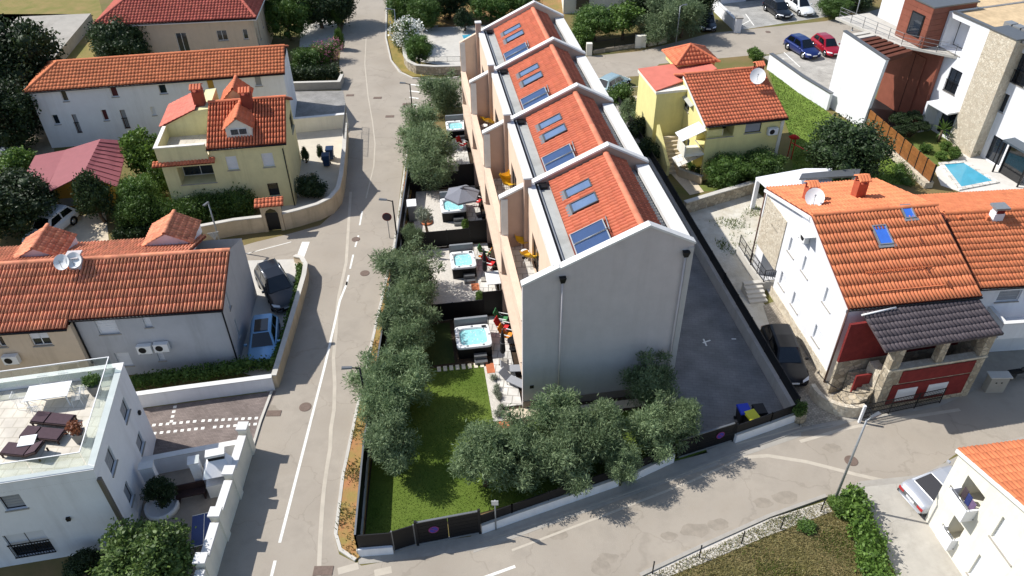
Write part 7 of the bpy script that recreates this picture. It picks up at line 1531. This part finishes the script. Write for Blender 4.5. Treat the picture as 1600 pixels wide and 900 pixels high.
# ================================================================ TREES, SHRUBS, HEDGES
OL = 'olive trees of the terrace gardens'
for lb, px_, py_, zc, rx, rz, i in (('olive tree at the far end of the verge row by the junction', 692, 142, 2.2, 2.26, 2.03, 0), ('second olive tree from the far end of the verge row', 655, 195, 2.0, 1.89, 1.81, 1), ('wide olive tree above the orange verge, left of the far hot tub', 664, 232, 2.1, 2.36, 1.92, 2), ('olive tree behind the meter box and the black partition fence', 673, 262, 1.9, 1.83, 1.71, 3),
    ('broad olive tree overhanging the lamp post beside the second hot tub', 638, 418, 2.2, 2.15, 1.81, 0), ('olive tree on the verge row left of the dark lawn', 634, 492, 2.2, 1.72, 1.81, 1), ('smaller olive tree beside the black fence of the nearest hot tub', 640, 532, 1.9, 1.34, 1.49, 2), ('olive tree overhanging the road beside the slim lamp post', 592, 590, 2.3, 1.61, 1.71, 3), ('olive tree leaning over the striped lawn', 630, 590, 2.2, 1.72, 1.81, 0), ('lowest olive tree of the verge row above the red soil', 610, 692, 2.2, 1.45, 1.49, 1),
    ('olive tree filling the verge row above the lowest one', 602, 632, 2.1, 1.38, 1.46, 2), ('olive tree between the broad one and the dark lawn', 650, 458, 2.0, 1.38, 1.46, 3), ('olive tree of the front row behind the two at the lawn edge', 800, 686, 2.2, 1.38, 1.55, 1), ('olive tree of the front row in front of the gable path', 905, 686, 2.3, 1.47, 1.55, 2), 
    ('leftmost front olive tree at the lawn edge', 757, 716, 2.1, 1.61, 1.71, 2), ('front olive tree reaching over the white front wall', 815, 714, 2.1, 1.56, 1.60, 3), ('tall front olive tree below the blank gable', 872, 658, 2.3, 1.67, 1.81, 0), ('dense front olive tree beside the small black gate', 885, 721, 2.0, 1.61, 1.49, 1), ('front olive tree in the middle of the front row', 944, 680, 2.1, 1.61, 1.71, 2), ('dark olive tree in the shade against the gable corner', 1018, 594, 2.2, 1.45, 1.81, 3), ('rightmost front olive tree beside the grey drive', 1056, 654, 2.1, 1.40, 1.71, 0), ('front olive tree above the black drive gate', 1020, 676, 1.9, 1.45, 1.49, 1), ('low front olive tree behind the middle wall', 972, 721, 1.8, 0.97, 1.17, 3)):
    tree('olive_tree', lb, 'olive tree', 'olive', px_, py_, zc, rx, rz, i, group=OL)
tree('olive_sapling', 'thin young olive sapling in a round bed on the white gravel', 'olive tree', 'silver', 665, 332, 1.7, .75, .95)
tree('garden_shrub', 'narrow grey green shrub beside the fence below the meter box', 'shrub', 'olive', 645, 372, 1.0, .8, 1.1, 2)
props(MB().lathe([(.45, .0), (.45, .12), (.38, .12)], at(667, 348, 0), 14).build('planting_ring', redtile), 'low round terracotta ring round the olive sapling', 'planting ring')
for i, q in enumerate(((771, 590), (774, 604), (777, 618), (781, 634), (776, 610), (779, 646))):
    tree('lavender', ['grey green clump nearest the terracotta square by the steps', 'second grey green clump of the gravel bed from the steps', 'right hand middle clump of the gravel bed', 'grey green clump of the gravel bed, second from the lawn corner', 'left hand middle clump of the gravel bed', 'larger grey green clump at the lawn corner end of the gravel bed'][i], 'shrub', 'silver', q[0], q[1], .28, .26 if i != 5 else .32, .28, trunk=False, group='lavender clumps of the gravel bed')
tree('garden_shrub', 'bright shrub at the foot of the third hot tub patio', 'shrub', 'bright', 728, 350, .4, .35, .45); tree('garden_shrub', 'bright shrub at the end of the second patio', 'shrub', 'bright', 749, 463, .4, .35, .45, 1)
# left
tree('big_tree', 'huge dark tree at the upper left edge beside the concrete slab', 'tree', 'bigdark', 22, 105, 5.0, 4.6, 4.6)
tree('big_tree', 'dark tree below the huge tree at the left edge, over the dirt yard', 'tree', 'bigdark', 8, 175, 3.4, 3.4, 3.3)
tree('dark_tree', 'dark spreading tree at the left edge above the tiled townhouse', 'tree', 'bigdark', 8, 318, 2.6, 3.4, 2.4); tree('dark_tree', 'dark tree in the corner between the shed and the left edge', 'tree', 'bigdark', 55, 312, 1.9, 1.6, 1.7)
tree('fig_tree', 'broad tree in front of the beige house at the top left', 'tree', 'bigdark', 188, 68, 3.4, 3.2, 2.8)
tree('citrus_tree', 'bright green tree between the maroon shed and the yellow villa', 'tree', 'bright', 224, 236, 2.2, 1.9, 2.0); tree('round_tree', 'round dark green tree in front of the maroon shed', 'tree', 'dark', 149, 308, 2.2, 1.55, 2.1)
tree('creeper', 'light green creeper heap at the left of the maroon roof', 'shrub', 'bright', 28, 258, 1.2, 1.7, 1.3, 1)
tree('garden_shrub', 'tall mid green shrub at the left foot of the yellow villa', 'shrub', 'bigmid', 218, 305, 1.6, 1.9, 1.8, ); tree('garden_shrub', 'rounded shrub above the dark planter wall, left of the villa', 'shrub', 'bigmid', 205, 335, 1.2, 1.3, 1.3); tree('garden_shrub', 'shrub behind the tall one at the left foot of the villa', 'shrub', 'mid', 243, 278, 1.6, 1.3, 1.6, 1)
hedge('long clipped green hedge in front of the yellow villa', A([(200,353),(300,346),(386,333)]), 2.2, 0, 2.6, leaf_mid, 330, .2, .08)
hedge('dark hedge behind the villa wall above the road', A([(180,372),(260,368),(316,366)]), .8, 0, .9, leaf_dark, 220, .2, .1)
tree('garden_shrub', 'dark shrub in the villa court behind the tall curved wall', 'shrub', 'dark', 486, 290, .9, 1.3, 1.0, 1); tree('small_cypress', 'small dark cypress at the right wall of the villa', 'tree', 'dark', 476, 243, .7, .35, .8); tree('small_cypress', 'small dark cypress beside the blue waste containers', 'tree', 'dark', 500, 237, .7, .3, .7, 1)
hedge('ivy hedge in the planter in front of the grey townhouse', A([(208,610),(300,596),(380,585),(424,578)]), .8, .35, 1.15, leaf_mid, 240, .16, .09)
hedge('ivy strip along the road wall beside the parked cars', A([(432,582),(447,540),(462,490),(470,450),(472,428)]), .45, .4, 1.15, leaf_bright, 300, .15, .09)
hedge('dark clipped hedge under the pink oleander', A([(455,128),(500,127),(530,124)]), 1.2, 0, 1.5, leaf_dark, 180, .2, .1)
hedge('pink flowering oleander beside the upper road', A([(476,108),(500,102),(526,92)]), 1.7, 0, 2.1, leaf_mid, 150, .22, .07, 'oleander', 'oleander_bush', flower=petal_pink)
tree('garden_shrub', 'green shrub left of the pink oleander', 'shrub', 'mid', 474, 95, 1.2, 1.6, 1.3); tree('garden_shrub', 'green shrub behind the pink oleander', 'shrub', 'mid', 494, 84, 1.0, 1.4, 1.1, 1)
tree('slim_shrub', 'slim shrub at the road corner above the oleander', 'shrub', 'bright', 529, 62, 1.1, .6, 1.4); tree('slim_shrub', 'slim flowering shrub at the gate beside the pale drive', 'shrub', 'mid', 527, 22, 1.6, .9, 1.5)
tree('broad_tree', 'broad green tree between the beige house and the road at the top', 'tree', 'bigmid', 447, 20, 3.0, 2.9, 2.8); tree('dark_tree', 'dark tree over the pale drive at the top', 'tree', 'bigdark', 497, 3, 3.0, 3.6, 2.6); tree('dark_tree', 'dark tree shading the road at the top edge', 'tree', 'bigdark', 528, -4, 3.2, 2.6, 2.8)
# top middle
tree('green_bush', 'large green bush beside the road at the top, left of the others', 'shrub', 'bigmid', 628, 8, 1.8, 2.1, 1.9); tree('green_bush', 'large green bush behind the white oleander', 'shrub', 'bigmid', 662, 18, 2.0, 2.1, 1.9); tree('green_bush', 'dark green bush over the orchard at the top', 'tree', 'bigdark', 700, -4, 2.5, 2.8, 2.2)
t = tree('oleander_bush', 'round white flowering oleander beside the road', 'oleander', 'oleander', 636, 52, 1.8, 2.0, 1.9); v, q = foliage(clumps(26, .33, 77, low=-.5), 1500, .11, .1, 5, 0, .95, 1.15); o = link('blossoms', npmesh('blossoms', v, q, petal_white), t); o.location = (0, 0, 1.8); o.scale = (2.0, 2.0, 1.9)
tree('green_bush', 'round green bush on the stone wall of the upper pool terrace', 'shrub', 'bigmid', 654, 75, 1.9, 1.55, 1.5); tree('orchard_tree', 'round orchard tree on the red brown soil', 'tree', 'dark', 725, 30, 1.4, 1.2, 1.3); tree('orchard_tree', 'spreading orchard tree at the top edge', 'tree', 'bigmid', 768, 4, 2.2, 3.0, 2.0); tree('orchard_tree', 'orchard tree behind the ridge end of the terrace', 'tree', 'bigmid', 820, 0, 2.2, 2.6, 2.0)
# top right
tree('climber', 'bright green climbing plants over the dark railing fence', 'shrub', 'bigmid', 930, 32, 2.2, 2.6, 1.8) ; tree('climber', 'bright leafy pergola at the top, right of the terrace', 'shrub', 'bright', 975, 28, 2.4, 2.6, 1.7); tree('climber', 'low climber at the end of the dark railing fence', 'shrub', 'bright', 912, 58, 1.3, 1.5, 1.2, 1)
tree('grey_green_tree', 'grey green tree over the pale stone wall at the top', 'tree', 'olive', 1030, 32, 2.6, 2.4, 2.2, 1); tree('grey_green_tree', 'wide grey green tree beside the black car at the top', 'tree', 'olive', 1068, 22, 2.6, 2.4, 2.2, 2); tree('dark_tree', 'dark tree at the top edge above the grey green trees', 'tree', 'bigdark', 1015, 2, 3.2, 3.4, 2.6); tree('dark_tree', 'dark tree behind the black car at the top edge', 'tree', 'bigdark', 1090, -2, 3.0, 2.6, 2.4)
tree('roadside_scrub', 'scrubby olive green bush between the car park and the modern house', 'shrub', 'bigmid', 1305, 10, 1.2, 2.2, 1.2); tree('roadside_scrub', 'dark scrub at the top edge right of the white car', 'shrub', 'bigdark', 1340, -6, 1.6, 2.4, 1.6)
# beside the terrace drive
for lb, q, k, rx, rz in (('shrub beside the pale green car at the far eaves', (972, 152), 'mid', 1.5, 1.4), ('shrub next to the path of the yellow house', (985, 180), 'olive', 1.5, 1.3), ('dark shrub along the drive wall, middle one', (1000, 205), 'dark', 1.4, 1.2), ('dark shrub along the drive wall, nearest one', (1012, 235), 'dark', 1.1, 1.1)):
    tree('drive_shrub', lb, 'shrub', k, *q, 1.2, rx, rz, 0)
tree('bamboo_bush', 'large soft green bush in front of the yellow house, left half', 'shrub', 'bigmid', 1138, 268, 1.4, 2.0, 1.5); tree('bamboo_bush', 'large soft green bush in front of the yellow house, right half', 'shrub', 'bigmid', 1192, 262, 1.5, 2.1, 1.5)
tree('round_tree', 'big round dark tree behind the orange roofs', 'tree', 'bigdark', 1326, 238, 2.8, 3.3, 2.7)
tree('roadside_tuft', 'green tuft growing behind the dark red chimney', 'shrub', 'bright', 1180, 84, .8, 1.0, .7)
# pool garden
t = thing('cloud_topiary', 'cloud pruned topiary with several dark green pads', 'topiary', at(1420, 215)); p0 = at(1420, 215)
for dx, dy, z, r in ((-.9, .5, 1.5, .75), (.3, .6, 1.7, .65), (-.5, -.4, 1.1, .6), (.6, -.3, 1.2, .6), (-1.3, -.5, .9, .55), (1.2, .2, 1.0, .5)):
    o = link('foliage_pad', PROTO[('dark', 0)], t); o.location = (dx, dy, z); o.scale = (r*1.3, r*1.3, r*.75); MB().tube((0, 0, 0), (dx, dy, z), .06, .03, 6).build('branch', trunkm, t)
t = thing('palm', 'small spiky palm in front of the stone pier', 'palm', at(1466, 222)); MB().tube((0, 0, 0), (0, 0, 1.1), .12, .1, 8).build('trunk', trunkm, t); mb = MB()
for k in range(46):
    a = rnd.uniform(0, 6.28); e = rnd.uniform(-.3, 1.3); L = rnd.uniform(.9, 1.4); d = Vector((math.cos(a)*math.cos(e), math.sin(a)*math.cos(e), math.sin(e))); s = Vector((-math.sin(a), math.cos(a), 0))*.045; b = Vector((0, 0, 1.15)); m_ = b+d*L*.6; tip = b+d*L-Vector((0, 0, .12)); mb.poly(b-s*.5, m_-s, tip, m_+s)
mb.build('fronds', leaf_bright, t, fix=False)
for lb, q, r in (('bright round bush beside the pool, larger one', (1492, 238), .62), ('bright round bush beside the pool, smaller one', (1472, 243), .5), ('round bush behind the two bright round bushes', (1478, 228), .55)):
    tree('round_bush', lb, 'shrub', 'bright', *q, r*.8, r, r*.85, 0, trunk=False)
tree('garden_shrub', 'dark spiky shrub at the foot of the stone pier', 'shrub', 'silver', 1490, 214, .5, .5, .6, trunk=False); tree('garden_shrub', 'green shrub beyond the wooden fence near the topiary', 'shrub', 'shrub', 1448, 232, .4, .6, .5, trunk=False); tree('garden_shrub', 'low shrub where the pool paving meets the pier', 'shrub', 'shrub', 1520, 236, .4, .5, .4, trunk=False)
hedge('rough grass and scrub below the wooden fence', A([(1402,262),(1418,290)]), 1.4, 0, .7, leaf_mid, 160, .25, .05, 'shrub', 'scrub')
# bottom
tree('fig_tree', 'large leafy fig tree in front of the white house', 'tree', 'fig', 232, 864, 2.0, 2.15, 1.6)
tree('cordyline', 'dark bushy shrub in the round bed of the white house yard', 'shrub', 'dark', 247, 770, 1.1, .85, .9)
props(MB().lathe([(.8, 0), (.8, .35), (.68, .35), (.66, .1)], at(255, 795, 0), 18).build('planter_ring', white), 'round white planter ring round the dark bushy shrub', 'planter')
tree('yard_shrub', 'dark low shrub at the bottom edge below the white house', 'shrub', 'dark', 130, 885, .6, .9, .7); 
hedge('thick bright green hedge beside the dry field at the lower right', A([(1326,776),(1340,812),(1352,850),(1364,890),(1374,930)]), 1.25, 0, 1.5, leaf_bright, 210, .2, .11)
tree('roadside_scrub', 'low weeds at the foot of the leaning lamp post', 'shrub', 'bright', 1316, 792, .4, .7, .45, 1, trunk=False); tree('garden_shrub', 'green weeds in the dry field beside the posts', 'shrub', 'shrub', 1262, 824, .22, .5, .25, trunk=False)
tree('yard_shrub', 'ivy tuft on the rounded stone pier of the drive', 'shrub', 'shrub', 1250, 638, 1.2, .4, .45, trunk=False)
# bare creeper by the annex stairs
p = at(1335, 600); t = thing('bare_creeper', 'bare twisted creeper stems over the curved stone stairs', 'climbing plant', p); mb = MB()
for k in range(14):
    q = Vector((rnd.uniform(-.3, .3), rnd.uniform(-.2, .2), 0)); d = Vector((rnd.uniform(-.5, 1), rnd.uniform(-.6, .6), 1.2))
    for j in range(4): r_ = q+d*.35+Vector((rnd.uniform(-.12, .12), rnd.uniform(-.12, .12), 0)); mb.tube(q, r_, .03-.005*j, .025-.005*j, 5); q = r_; d += Vector((rnd.uniform(-.3, .5), rnd.uniform(-.4, .4), -.35))
mb.build('stems', trunkm, t)
